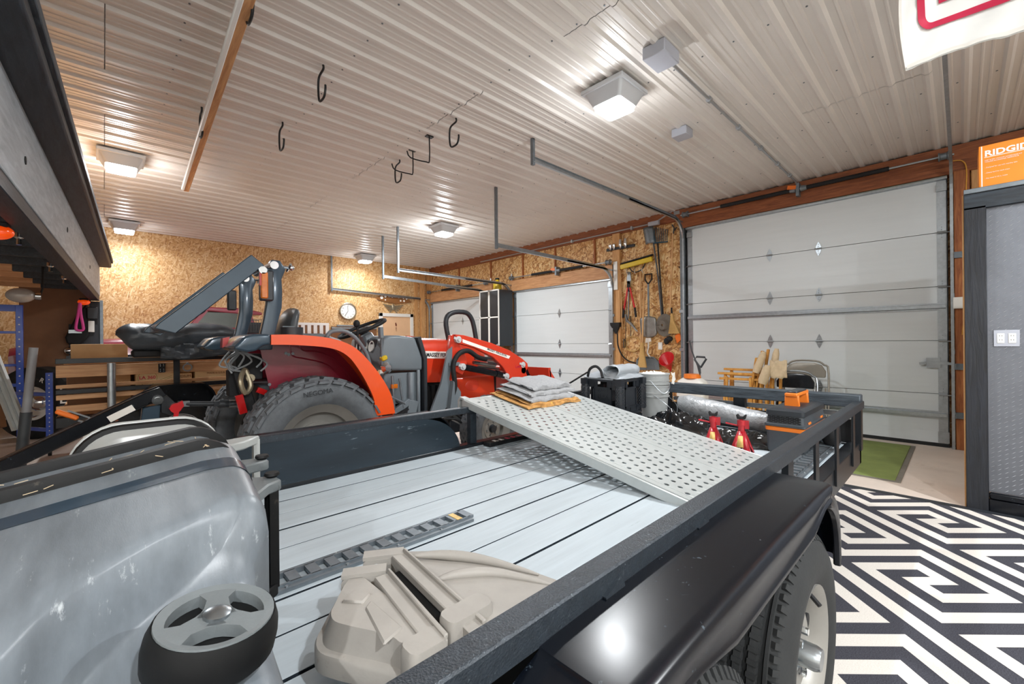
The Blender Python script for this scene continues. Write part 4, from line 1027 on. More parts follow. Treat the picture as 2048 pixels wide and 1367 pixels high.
# dash console
cs = [(1.90, 1.335), (1.97, 1.365), (2.07, 1.365), (2.25, 1.345), (2.33, 1.14), (2.33, 1.01), (1.93, 1.03), (1.85, 1.10), (1.87, 1.17)]
G().prism(cs, 'y', 3.75, 4.47).make('dash_console', 'tractor_grey', TT, bevel=.03, seg=3)
G().prism([(2.26, 1.34), (2.30, 1.355), (2.37, 1.14), (2.37, .55), (2.33, .55), (2.33, 1.13)], 'y', 3.73, 4.49).make('console_seal', 'dark_plastic', TT, bevel=.006)
g = G(); g.box(1.885, 3.86, 1.18, 1.925, 4.36, 1.33); g.make('instrument_panel', 'dark_plastic', TT, bevel=.01)
for k in range(3): G().lathe([(.0, 0), (.05, 0), (.055, .012), (.045, .012), (.04, .004), (0, .004)], (1.885, 3.95+k*.14, 1.26), (-1, 0, .2), 20).make('gauge', 'clock_face', TT)
g = G(); g.bar((1.87, 3.74, 1.14), (1.93, 3.745, 1.16), .05, .045); g.make('yellow_knob', 'yellow_plastic', TT, bevel=.01)
g = G(); g.lathe([(0, 0), (.05, 0), (.055, .03), (.03, .06), (0, .06)], (1.92, 3.75, 1.06), (0, -1, 0), 20); g.make('round_lamp', 'chrome', TT)
# engine hood
hp = [(2.35, 1.335), (2.6, 1.335), (2.95, 1.31), (3.22, 1.24), (3.34, 1.12), (3.36, .9), (3.36, .70)]
def hoodsec(x, zt, zb, hw):
    c = 4.12; return [(x, c-hw, zb), (x, c-hw, zt-.16), (x, c-hw+.02, zt-.07), (x, c-hw+.09, zt-.015), (x, c, zt), (x, c+hw-.09, zt-.015), (x, c+hw-.02, zt-.07), (x, c+hw, zt-.16), (x, c+hw, zb)]
g = G(); g.loft([hoodsec(x, zt, zb, hw) for x, zt, zb, hw in ((2.37, 1.345, .88, .28), (2.55, 1.345, .87, .28), (2.85, 1.33, .87, .275), (3.10, 1.29, .86, .265), (3.25, 1.22, .86, .25), (3.33, 1.10, .86, .235))])
hood = g.make('hood', 'tractor_red', TT, ang=50)
g = G(); g.prism([(2.395, 1.205), (2.72, 1.19), (2.72, 1.115), (2.395, 1.13)], 'y', 3.834, 3.842); g.make('hood_decal', 'print_white', hood)
text('decal_lettering', 'MASSEY FERGUSON', .058, (2.425, 3.833, 1.146), (1, 0, -.04), (0, 0, 1), 'print_black', hood, squash=.80, bold=.0015)
g = G(); g.prism([(2.72, .90), (3.36, .91), (3.38, .64), (2.85, .64), (2.78, .70)], 'y', 3.83, 4.41); fg = g.make('front_cowl', 'tractor_red', TT, bevel=.02)
g = G(); g.prism([(3.36, .92), (3.40, .90), (3.40, .62), (3.36, .62)], 'y', 3.85, 4.39); g.make('grille', 'matte_black', TT)
g = G(); g.sph((3.02, 3.835, .80), .11, .012, .07, 16, 8); g.make('headlamp', 'loader_red', fg)
# engine, gearbox and running gear
g = G(); g.box(2.35, 3.9, .45, 3.1, 4.34, .9); g.box(2.4, 3.87, .5, 2.7, 4.37, .8); g.make('engine_block', 'matte_black', TT, bevel=.02)
g = G()
for i in range(6): g.box(2.42+i*.07, 3.84, .52, 2.46+i*.07, 3.88, .84)
g.make('side_screen', 'matte_black', TT)
g = G(); g.box(1.0, 3.85, .35, 2.35, 4.4, .72); g.cyl((1.19, 3.6, .515), (1.19, 4.65, .515), .10, n=16); g.make('gearbox', 'dark_grey', TT, bevel=.03)
g = G(); g.box(1.85, 3.62, .40, 2.40, 4.6, .44); g.bar((1.8, 3.66, .43), (1.8, 3.66, .62), .03, .2); g.make('foot_plate', 'tractor_grey', TT, bevel=.005)
g = G(); g.box(1.92, 3.78, .70, 2.32, 3.86, 1.0); g.cyl((2.2, 3.77, .55), (2.2, 3.77, 1.0), .035, n=10); g.cyl((2.28, 3.76, .5), (2.28, 3.76, 1.02), .02, n=8); g.bar((2.0, 3.76, .62), (2.18, 3.76, .72), .05, .06); g.bar((2.15, 3.76, .45), (2.22, 3.76, .72), .06, .10); g.make('side_frame', 'tractor_grey', TT, bevel=.006)
g = G()
for (a, b, c_) in (((1.9, 3.74, .95), (1.95, 3.74, .70), .012), ((1.98, 3.73, .98), (2.0, 3.74, .66), .014), ((2.06, 3.74, .95), (2.1, 3.74, .66), .01), ((1.93, 3.73, .80), (2.12, 3.74, .70), .012), ((1.9, 3.72, .66), (2.06, 3.72, .60), .016)): g.cyl(a, b, c_, n=8)
g.make('linkage', 'galv_dull', TT)
G().box(1.97, 3.72, .86, 2.03, 3.75, .90).make('orange_clip', 'amber_lens', TT)
g = G()
for dx in (0, .05): g.bar((1.92+dx, 3.70, .60), (2.05+dx, 3.68, .46), .03, .012)
g.bar((1.95, 3.66, .60), (2.1, 3.66, .66), .05, .015); g.make('pedal', 'matte_black', TT)
g = G(); g.box(2.75, 3.9, .28, 3.25, 4.34, .46); g.cyl((3.02, 3.6, .36), (3.02, 4.6, .36), .06, n=14); g.make('front_axle', 'dark_grey', TT, bevel=.02)
g = G()
for (a, b, r_) in (((2.55, 3.66, .60), (2.75, 3.62, .44), .02), ((2.60, 3.64, .50), (2.80, 3.60, .38), .016), ((2.5, 3.68, .52), (2.72, 3.66, .56), .022), ((2.7, 3.64, .56), (2.86, 3.62, .50), .014)): g.cyl(a, b, r_, n=10)
g.make('hydraulic_fitting', 'steel', TT)
g = G()
for k in range(3): g.tube([(2.48, 3.64-.01*k, .62-.05*k), (2.62, 3.60, .60-.05*k), (2.74, 3.62, .50-.04*k), (2.8, 3.66, .36)], .012, 8, smooth=4)
g.make('hydraulic_hose', 'matte_black', TT)
# loader frame
for (yy, s) in ((3.60, 1), (4.56, -1)):
    pp = [(2.60, 1.365), (2.645, 1.37), (2.70, 1.27), (2.76, 1.19), (2.80, 1.10), (2.79, 1.02), (2.735, .945), (2.63, 1.0), (2.56, 1.12)]
    G().prism(pp, 'y', yy+.03, yy+.10).make('loader_post', 'loader_red', TT, bevel=.006)
    G().prism([(2.545, 1.20), (2.60, 1.25), (2.595, 1.08), (2.56, .92), (2.60, .78), (2.66, .62), (2.48, .60), (2.33, .60), (2.46, .88)], 'y', yy+.02, yy+.045).make('loader_brace', 'tractor_grey', TT)
    G().prism([(2.57, .9), (2.66, .78), (2.66, .62), (2.52, .60)], 'y', yy-.04, yy+.02).make('brace_gusset', 'tractor_grey', TT)
    G().box(2.55, yy+.0, 1.05, 2.68, yy+.03, 1.085).make('brace_tab', 'tractor_grey', TT)
    am = [(2.62, 1.375), (2.74, 1.365), (2.90, 1.33), (3.12, 1.28), (3.40, 1.19), (3.60, 1.09), (3.69, 1.03), (3.70, .98), (3.66, .93), (3.71, .82), (3.55, .79), (3.42, .83), (3.36, .91), (3.28, 1.01), (3.14, 1.12), (2.90, 1.225), (2.68, 1.275)]
    a_ = G().prism(am, 'y', yy, yy+.055).make('loader_arm', 'loader_red', TT, bevel=.006)
    if s == 1:
        G().prism([(2.715, 1.325), (3.40, 1.125), (3.375, 1.095), (2.715, 1.29)], 'y', yy-.003, yy).make('arm_decal', 'print_white', a_)
        text('decal_lettering', 'MASSEY FERGUSON', .034, (3.05, yy-.0035, 1.205), (1, 0, -.30), (.3, 0, 1), 'print_black', a_, squash=1.0, bold=.0005)
        text('model_lettering', 'Loader', .05, (3.48, yy-.0035, .985), (1, 0, .02), (0, 0, 1), 'print_red', a_)
    for (px_, pz_) in ((2.665, 1.32), (2.72, 1.035), (3.345, .895), (3.61, 1.015)):
        g = G(); g.lathe([(.0, -.02), (.018, -.02), (.018, -.005), (.036, -.005), (.036, .07), (0, .07)], (px_, yy, pz_), (0, 1, 0), 18); g.bar((px_-.06, yy-.006, pz_+.02), (px_, yy-.006, pz_), .025, .006, upv=(0, 1, 0)); g.make('pivot_pin', 'rim_white', TT)
    g = G(); g.cyl((2.745, yy+.03, 1.03), (3.10, yy+.03, .955), .034, n=14); g.cyl((3.10, yy+.03, .955), (3.345, yy+.03, .90), .034, n=14); g.cyl((3.20, yy+.03, .935), (3.24, yy+.03, .927), .04, n=14); g.make('lift_cylinder', 'black_gloss', TT)
    G().bar((3.64, yy+.03, 1.0), (3.76, yy+.03, .80), .05, .04).make('bucket_link', 'black_gloss', TT)
    g = G(); g.cyl((2.95, yy+.09, 1.11), (3.28, yy+.09, 1.06), .016, n=8); g.cyl((2.92, yy+.08, 1.07), (3.24, yy+.08, 1.02), .02, n=8); g.cyl((3.0, yy+.10, 1.02), (3.3, yy+.09, .98), .014, n=8); g.make('hydraulic_tube', 'steel', TT)
    G().tube([(2.57, yy-.01, .70), (2.60, yy-.02, .85), (2.58, yy-.02, 1.05), (2.65, yy-.02, 1.17), (2.78, yy-.01, 1.20), (2.92, yy+.0, 1.13), (3.05, yy+.02, 1.10)], .026, 10, smooth=5).make('hose_sleeve', 'matte_black', TT)
G().cyl((3.62, 3.6, .95), (3.62, 4.6, .95), .04, n=14).make('cross_tube', 'loader_red', TT)
bk = [(3.78, .98), (3.82, .60), (3.95, .18), (4.35, .06), (4.37, .075), (3.98, .20), (3.85, .61), (3.82, .98)]
g = G(); g.prism(bk, 'y', 3.35, 4.88)
for y in (3.35, 4.865): g.prism([(3.80, .96), (3.84, .60), (3.96, .19), (4.35, .07), (4.2, .5)], 'y', y, y+.015)
g.make('loader_bucket', 'loader_red', TT)
# brush guard hoop
G().tube([(2.78, 3.93, 1.30), (2.74, 3.93, 1.48), (2.76, 3.93, 1.58), (2.86, 3.93, 1.63), (3.02, 3.93, 1.63), (3.10, 3.93, 1.56), (3.14, 3.93, 1.44), (3.17, 3.93, 1.28)], .028, 10, smooth=3).make('hoop_guard', 'dark_grey', TT)
# folded roll bar
ro = [(.86, 1.25), (.88, 1.36), (.905, 1.48), (.925, 1.60), (.925, 1.80), (.92, 1.87), (.96, 1.945), (1.02, 1.945), (1.06, 1.88), (1.03, 1.80), (1.035, 1.70), (1.03, 1.58), (.995, 1.44), (.97, 1.34), (.96, 1.25)]
for (yy, s) in ((3.66, 1), (4.56, -1)):
    G().prism([(a-.02, b) for a, b in ro], 'y', yy, yy+.07).make('roll_bar_post', 'slate_grey', TT, bevel=.008, seg=2)
    y2 = yy-.065 if s == 1 else yy+.075
    G().prism([(.79, 1.955), (.875, 1.885), (.345, 1.37), (.235, 1.405), (.26, 1.44)], 'y', y2, y2+.055).make('roll_bar_arm', 'slate_grey', TT, bevel=.006)
    g = G(); g.cyl((.935, yy-.09, 1.89), (.935, yy+.16, 1.89), .03, n=14); g.cyl((.86, yy-.085, 1.845), (.86, yy+.1, 1.845), .028, n=14); g.make('pivot_pin', 'chrome', TT)
    g = G(); g.cyl((1.02, yy+.03, 1.90), (1.09, yy+.03, 1.90), .012, n=8); g.cyl((1.07, yy-.02, 1.92), (1.07, yy+.08, 1.88), .010, n=8); g.sph((1.09, yy+.03, 1.90), .022); g.make('clamp_knob', 'chrome', TT)
    (G().box(.845, yy-.075, 1.62, .935, yy-.01, 1.85) if s == 1 else G().box(.80, yy-.06, 1.60, .87, yy-.01, 1.78)).make('lamp_bracket', 'dark_plastic', TT, bevel=.01)
    if s == 1: G().box(.845, yy-.055, 1.635, .865+.03, yy-.085, 1.835).make('marker_lamp', 'amber_lens', TT, bevel=.008)
    if s == 1: G().box(.838, yy-.06, 1.73, .85, yy-.082, 1.835).make('marker_lens', 'red_lens', TT)
g = G(); g.bar((.31, 3.60, 1.42), (.31, 4.66, 1.42), .07, .06); g.make('roll_bar_cross', 'slate_grey', TT, bevel=.006)
# rear hydraulics, wires and three point hitch
g = G(); g.box(.72, 3.78, 1.02, .9, 4.0, 1.22); g.box(.68, 3.82, .9, .78, 3.92, 1.1); g.bar((.74, 3.8, 1.1), (.86, 3.78, .62), .10, .08); g.make('rear_frame', 'matte_black', TT, bevel=.006)
rr2 = random.Random(5); g = G()
for i in range(9):
    a = V(.70+rr2.uniform(-.04, .06), 3.74, 1.24); b = V(.78+rr2.uniform(-.10, .12), 3.72, 1.10+rr2.uniform(-.03, .03)); m = (a+b)/2+V(rr2.uniform(-.12, .1), -.03, rr2.uniform(-.05, .02)); g.tube([a, m, b], .007, 6, smooth=5)
g.make('wire_loom', 'cable_grey', TT)
g = G(); g.tube([(.76, 3.72, 1.10), (.73, 3.68, 1.02), (.76, 3.68, .93), (.80, 3.70, .98), (.78, 3.72, 1.08)], .018, 8, closed=True, smooth=4); g.cyl((.80, 3.7, 1.04), (.80, 3.76, 1.04), .03, n=10); g.make('coupler', 'bronze', TT)
g = G(); g.bar((.72, 3.70, .92), (.75, 3.7, .78), .03, .05); g.make('red_reflector', 'red_lens', TT)
g = G(); g.bar((.84, 3.70, .95), (.90, 3.7, .92), .03, .04); g.make('red_reflector', 'red_lens', TT)
g = G(); g.bar((.85, 4.05, .82), (.62, 4.05, .83), .04, .04); g.cyl((.72, 4.05, .82), (.45, 4.08, .845), .02, n=10); g.rings([((.74, 4.05, .82), .03), ((.66, 4.055, .825), .034), ((.64, 4.056, .826), .018)], 12); g.make('top_link', 'dark_grey', TT)
G().bar((.47, 4.08, .845), (.40, 4.08, .85), .035, .04).make('link_end', 'steel', TT)
G().rings([((.72, 4.045, .82), .035), ((.80, 4.045, .815), .035)], 12).make('link_end', 'steel', TT)
g = G()
for y in (3.78, 4.45): g.bar((1.0, y, .45), (.30, y, .40), .05, .05)
g.make('lower_link', 'dark_grey', TT)

# rear implement on the hitch
IM = thing('rear_implement', 'black rear implement with sloping square tube hung behind the tractor', 'implement', (0.0, 4.15, 0))
for y in (4.06, 4.20): 
    g = G(); g.prism([(-.95, .26), (-.95, .34), (.22, .955), (.295, .985), (.335, .925), (.31, .885), (.25, .885), (-.6, .43)], 'y', y, y+.04); g.make('side_plate', 'black_gloss', IM, bevel=.004)
G().bar((-1.0, 4.15, .27), (.22, 4.15, .90), .08, .09).make('beam_tube', 'black_metal', IM, bevel=.004)
G().prism([(.30, .90), (.335, .925), (.41, .83), (.36, .77), (.30, .80)], 'y', 4.04, 4.26).make('hitch_plate', 'black_metal', IM, bevel=.003)
G().prism([(.14, .35), (.26, .35), (.30, .86), (.20, .84)], 'y', 4.07, 4.22).make('mast', 'slate_grey', IM, bevel=.004)
g = G(); g.cyl((.28, 4.02, .895), (.28, 4.28, .895), .022, n=14); g.cyl((.28, 4.03, .895), (.28, 4.06, .895), .034, n=14); g.make('pin', 'chrome', IM)
lab(G().bar((.02, 4.058, .785), (.15, 4.058, .855), .003, .045, upv=(-.5, 0, 1)).make('data_label', 'print_white', IM), 'white data label on the tube')
g = G(); g.prism([(.38, .86), (.42, .88), (.43, .84), (.40, .80), (.385, .72), (.36, .72), (.37, .79), (.34, .83)], 'y', 4.0, 4.03); g.cyl((.38, 3.99, .83), (.38, 4.05, .83), .035, n=12); g.make('red_knob', 'red_plastic', IM)
g = G(); g.box(-.9, 3.5, .05, -.86, 4.9, .40); g.make('blade', 'black_metal', IM, bevel=.004)
g = G(); g.bar((.20, 3.8, .40), (.20, 4.45, .40), .08, .08); g.make('lower_bar', 'black_metal', IM)
t = thing('ratchet_strap', 'orange handled ratchet strap lying on the black implement', 'strap', (-.10, 4.15, .78))
g = G(); g.bar((-.235, 4.15, .865), (-.13, 4.15, .80), .035, .03); g.make('grip', 'orange_strap', t, bevel=.008)
g = G(); g.bar((-.18, 4.17, .86), (-.03, 4.17, .77), .03, .008); g.bar((-.13, 4.13, .79), (-.03, 4.13, .745), .03, .008); g.cyl((-.06, 4.12, .775), (-.06, 4.18, .775), .02, n=10); g.make('ratchet', 'steel', t)
g = G(); g.tube([(-.03, 4.15, .75), (.02, 4.15, .765), (.05, 4.15, .79), (.06, 4.14, .76)], .012, 6, smooth=4); g.make('webbing', 'orange_strap', t)

# ================================================================== TOOL WALL (between the doors)
TX = WX
def on(name, label, cat, y, z, group=None): return thing(name, label, cat, (TX-.03, y, z), group)
t = on('mop_rack', 'metal bar tool rack with chrome clips at the top left of the tool wall', 'rack', 4.45, 3.05)
g = G(); g.bar((TX-.06, 4.76, 3.05), (TX-.05, 4.16, 3.05), .04, .05); g.make('bar', 'dark_grey', t, bevel=.004)
for y in (4.66, 4.58, 4.44, 4.33): 
    g = G(); g.rings([((TX-.09, y, 3.03), .012), ((TX-.09, y, 3.07), .03), ((TX-.09, y, 3.13), .032), ((TX-.09, y, 3.20 if y < 4.5 else 3.14), .022)], 12); g.make('clip', 'chrome', t)
G().box(TX-.03, 4.49, 2.78, TX-.008, 4.54, 3.26).make('backing_strip', 'black_metal', t)
def handle_pole(name, label, p0, p1, mat='handle_wood', r=.014, grp='long tool handles on the wall'):
    t = on(name, label, 'tool', (p0[0]+p1[0])/2, min(p0[1], p1[1]), grp)
    G().tube([(TX-.035, p0[0], p0[1]), (TX-.035, p1[0], p1[1])], r, 10).make('handle', mat, t); return t
t = on('squeegee', 'wide yellow squeegee head hanging below the metal tool rack', 'squeegee', 4.12, 2.66)
g = G(); g.bar((TX-.07, 4.45, 2.675), (TX-.07, 3.80, 2.745), .05, .085); g.make('head', 'yellow_plastic', t, bevel=.008)
g = G(); g.bar((TX-.05, 4.45, 2.745), (TX-.05, 3.8, 2.82), .05, .02); g.make('rubber_edge', 'matte_black', t)
g = G(); g.tube([(TX-.05, 4.28, 2.66), (TX-.05, 4.22, 2.58), (TX-.05, 4.12, 2.55), (TX-.05, 4.0, 2.60), (TX-.05, 3.95, 2.70)], .010, 8, smooth=4); g.make('brace', 'dark_grey', t)
for k, y in enumerate((4.30, 4.14, 3.99)):
    g = G(); g.tube([(TX-.02, y, 2.66), (TX-.08, y, 2.62), (TX-.10, y, 2.56), (TX-.07, y, 2.52)], .009, 8, smooth=3); tag(g.make('wall_hook', 'chrome'), ['chrome wall hook under the left end of the yellow squeegee', 'chrome wall hook under the middle of the yellow squeegee', 'chrome wall hook under the right end of the yellow squeegee'][k], 'hook', 'chrome wall hooks')
handle_pole('pole', 'long wooden pole hanging at the left edge of the tool wall', (4.48, 2.63), (4.45, 1.50))
handle_pole('pole', 'wooden pole in the middle of the tool wall, left of the grey shovel', (4.06, 2.56), (4.06, 1.05), r=.016)
# bolt cutter / lopper with red handles
t = on('lopper', 'lopper with red handles and steel jaws hanging at the left', 'lopper', 4.29, 1.6)
g = G(); g.prism([(4.25, 2.56), (4.30, 2.58), (4.33, 2.46), (4.32, 2.36), (4.27, 2.34), (4.24, 2.42)], 'x', TX-.06, TX-.04); g.make('jaw', 'steel', t, bevel=.003)
g = G(); g.bar((TX-.05, 4.29, 2.40), (TX-.05, 4.30, 2.20), .06, .02); g.make('pivot', 'matte_black', t)
g = G(); g.bar((TX-.05, 4.27, 2.28), (TX-.05, 4.17, 1.88), .03, .025); g.make('handle', 'red_plastic', t, bevel=.004)
g = G(); g.bar((TX-.05, 4.31, 2.28), (TX-.05, 4.40, 1.86), .03, .025); g.make('handle', 'red_plastic', t, bevel=.004)
g = G(); g.bar((TX-.05, 4.17, 1.90), (TX-.05, 4.15, 1.72), .035, .03); g.bar((TX-.05, 4.40, 1.90), (TX-.05, 4.42, 1.72), .035, .03); g.make('grip', 'matte_black', t, bevel=.004)
t = on('hedge_shears', 'grey steel pruning tool with curved blade below the red lopper', 'shears', 4.29, 1.45)
g = G(); g.tube([(TX-.06, 4.29, 2.2), (TX-.06, 4.30, 1.70)], .014, 8); g.make('shaft', 'steel', t)
g = G(); g.tube([(TX-.06, 4.36, 1.78), (TX-.06, 4.33, 1.66), (TX-.06, 4.24, 1.60), (TX-.06, 4.14, 1.48), (TX-.06, 4.11, 1.45)], [.02, .03, .026, .018, .008], 8); g.make('blade', 'steel', t)
t = on('pruning_saw', 'thin dark rod with small saw blade at the left of the tool wall', 'saw', 4.38, 1.15)
g = G(); g.tube([(TX-.045, 4.35, 2.1), (TX-.045, 4.38, 1.16)], .007, 6); g.make('rod', 'matte_black', t)
g = G(); g.bar((TX-.045, 4.40, 1.32), (TX-.045, 4.41, 1.15), .006, .06); g.make('blade', 'steel', t)
t = on('wire_coil', 'coil of thin grey wire hanging low on the left of tool wall', 'coil', 4.24, 1.1)
g = G()
for k in range(4): g.tube([(TX-.02-.008*k, 4.23+(.15+.008*k)*math.cos(R(a)), 1.22+(.125+.006*k)*math.sin(R(a))) for a in range(0, 360, 18)], .005, 5, closed=True)
g.make('wire', 'straw', t)
G().tube([(TX-.03, 4.27, 1.75), (TX-.03, 4.27, 1.34)], .008, 6).make('hanger', 'matte_black', t)
# blower funnel with black hose
t = on('drain_hose', 'black hose with square funnel mouth hanging beside the middle overhead door', 'hose', 4.5, 1.0)
g = G(); g.loft([[(TX-.06+a*s_, 4.56+b*s_, z) for a, b in ((-.07, -.10), (.07, -.10), (.07, .10), (-.07, .10))] for s_, z in ((1, 1.63), (.95, 1.58), (.35, 1.46), (.25, 1.42))]); g.make('funnel', 'matte_black', t)
G().tube([(TX-.06, 4.54, 1.42), (TX-.06, 4.53, 1.20), (TX-.06, 4.45, 1.02), (TX-.06, 4.32, .91), (TX-.05, 4.15, .865)], .014, 8, smooth=5).make('hose', 'matte_black', t)
# shovel and broom
t = on('shovel', 'grey steel shovel hanging blade down in the middle of the tool wall', 'shovel', 3.88, 1.32)
def blade(u, v): 
    w = (.16*(1-.02*v) if v < .75 else .16*math.sqrt(max(0, 1-((v-.75)/.27)**2)))*(1 if v > .08 else .35+8*v)
    return (TX-.05-.035*math.cos(math.pi*(u-.5))-.01, 3.88+w*(1-2*u)-.03*v+.03, 1.72-.38*v)
g = G(); g.grid(blade, 12, 14); g.make('blade', 'shovel_steel', t, ang=60, solid=.004)
G().tube([(TX-.06, 3.89, 2.30), (TX-.075, 3.88, 1.66)], .017, 10).make('handle', 'galv_dull', t)
g = G(); g.tube([(TX-.06, 3.89, 2.30), (TX-.06, 3.95, 2.38), (TX-.06, 3.95, 2.48), (TX-.06, 3.82, 2.48), (TX-.06, 3.82, 2.38), (TX-.06, 3.89, 2.30)], .014, 8); g.make('grip', 'matte_black', t)
t = on('whisk_broom', 'straw broom with wooden handle hanging in front of the dustpan', 'broom', 3.98, .80)
G().tube([(TX-.14, 3.92, 2.32), (TX-.13, 3.98, 1.22)], .015, 10).make('handle', 'handle_wood', t)
g = G(); g.loft([[(TX-.13+.03*b, 3.985+w*a, z) for a, b in ((-1, -.6), (-.5, -1), (.5, -1), (1, -.6), (1, .6), (.5, 1), (-.5, 1), (-1, .6))] for w, z in ((.025, 1.25), (.035, 1.12), (.055, .98), (.085, .80))]); g.make('bristles', 'straw', t, ang=60)
t = on('dustpan', 'grey standing dustpan with bent metal handle low on the tool wall', 'dustpan', 3.92, .74)
dp = [(4.14, .74), (4.125, .93), (4.07, .995), (3.80, .985), (3.73, .92), (3.71, .76)]
g = G(); g.prism(dp, 'x', TX-.035, TX-.02)
for p, q in zip(dp, dp[1:]+dp[:1]): g.bar((TX-.055, p[0], p[1]), (TX-.055, q[0], q[1]), .04, .012) if p != dp[-1] else None
g.make('pan', 'tractor_grey', t)
G().tube([(TX-.06, 3.86, .98), (TX-.06, 3.92, 1.06), (TX-.06, 3.90, 1.16), (TX-.06, 3.90, 1.27)], .014, 8, smooth=4).make('rod', 'white_plastic', t)
g = G(); g.prism([(3.95, 1.24), (3.84, 1.27), (3.85, 1.33), (3.94, 1.33)], 'x', TX-.075, TX-.055); g.make('grip', 'white_plastic', t)
# rakes at the top
t = on('scoop_shovel', 'dark grey scoop hanging head up at the top of the tool wall', 'shovel', 3.87, 3.0)
g = G(); g.grid(lambda u, v: (TX-.06-.05*math.sin(math.pi*u), 3.98-.20*u-.05*(1-v), 3.02+.30*v), 8, 6); g.make('blade', 'galv_dull', t, solid=.004, ang=60)
G().tube([(TX-.06, 3.78, 3.02), (TX-.055, 3.70, 2.4), (TX-.05, 3.64, 1.66)], .014, 8).make('handle', 'tool_grey', t)
t = on('manure_fork', 'blue grey tined fork hanging head up at the top of the tool wall', 'fork', 3.65, 3.0)
g = G()
for k in range(8):
    y = 3.76-.034*k; g.tube([(TX-.07, y, 3.02), (TX-.09, y-.01, 3.12), (TX-.06, y-.01, 3.30-.012*k)], .007, 6)
g.tube([(TX-.07, 3.77, 3.02), (TX-.07, 3.51, 3.0)], .012, 8); g.make('tines', 'dark_blue_steel', t)
G().tube([(TX-.06, 3.70, 3.01), (TX-.05, 3.66, 2.3), (TX-.05, 3.61, 1.64)], .014, 8).make('handle', 'matte_black', t)
t = on('garden_hoe', 'pale wooden handled hoe hanging at the right of the tool wall', 'hoe', 3.45, 1.75)
G().tube([(TX-.045, 3.425, 3.14), (TX-.045, 3.49, 1.76)], .015, 8).make('handle', 'handle_wood', t)
g = G(); g.tube([(TX-.045, 3.42, 3.12), (TX-.05, 3.40, 3.22), (TX-.07, 3.43, 3.28)], .012, 8); g.tube([(TX-.045, 3.42, 3.16), (TX-.06, 3.35, 3.22)], .010, 6); g.make('head', 'dark_grey', t)
t = on('sun_hat', 'brown grey brimmed hat hanging on the tool wall', 'hat', 3.55, 1.36)
def hatfn(u, v):
    a = 2*math.pi*u; r = .02+.18*v; hgt = .10 if r < .085 else max(0, .10-(r-.085)*6)
    return (TX-.06-hgt-.03*math.cos(a)*v, 3.56+r*.75*math.cos(a)+.02, 1.55+r*math.sin(a))
g = G(); g.grid(hatfn, 28, 12); g.make('hat', 'hat_felt', t, ang=70, solid=.004)
t = on('hand_broom', 'straw hand broom hanging behind the brown hat', 'broom', 3.42, 1.38)
g = G(); g.loft([[(TX-.04+.02*b, yc+w*a, z) for a, b in ((-1, -1), (1, -1), (1, 1), (-1, 1))] for yc, w, z in ((3.46, .015, 1.75), (3.455, .03, 1.62), (3.42, .10, 1.40))]); g.make('bristles', 'straw', t)
g = G(); g.tube([(TX-.04, 3.46, 1.73), (TX-.04, 3.47, 1.85)], .016, 8); g.make('handle', 'matte_black', t)
tag(G().prism([(3.42, 1.36), (3.33, 1.42), (3.30, 1.30), (3.38, 1.23)], 'x', TX-.03, TX-.01).make('orange_flag', 'orange_strap'), 'small orange cloth below the hat on the tool wall', 'cloth')
g = G(); g.sph((TX-.05, 3.56, 1.27), .04, .05, .06); g.sph((TX-.06, 3.50, 1.31), .05, .06, .05); tag(g.make('work_gloves', 'matte_black'), 'dark work gloves hanging below the hat', 'gloves')
t = on('wall_outlet', 'white outlet plate on the tool wall above the red funnel', 'outlet', 3.70, 1.12)
G().box(TX-.008, 3.66, 1.12, TX, 3.74, 1.25).make('plate', 'white_plastic', t, bevel=.002)
G().box(TX-.010, 3.68, 1.15, TX-.008, 3.72, 1.22).make('socket', 'print_white', t)
t = on('funnel', 'red plastic funnel hanging low on the tool wall', 'funnel', 3.53, .76)
g = G(); g.loft([[(TX-.02-.16*(1-(math.sin(a)*.5+.5))*s_, 3.54+.125*s_*math.cos(a)-.045*(1-s_), zc+.115*s_*math.sin(a)) for a in [2*math.pi*i/28 for i in range(28)]] for s_, zc in ((1, .965), (.97, .962), (.62, .88), (.18, .79), (.13, .755))], cap=False); g.make('cone', 'red_plastic', t, solid=.004, ang=60)
g = G(); g.tube([(TX-.02-.16*(1-(math.sin(a)*.5+.5)), 3.54+.128*math.cos(a), .965+.118*math.sin(a)) for a in [2*math.pi*i/28 for i in range(28)]], .006, 6, closed=True); g.make('rim', 'red_plastic', t)
g = G(); g.tube([(TX, 3.34, 2.55), (TX-.04, 3.33, 2.54), (TX-.05, 3.31, 2.52)], .008, 6); tag(g.make('wall_hook', 'hook_black'), 'small empty dark hook near the right edge of tool wall', 'hook')
t = on('wall_strip', 'white strip standing upright beside the middle overhead door track', 'strip', 4.56, 2.24)
G().box(TX-.085, 4.52, 2.26, TX-.062, 4.60, 2.80).make('strip', 'white_plastic', t)

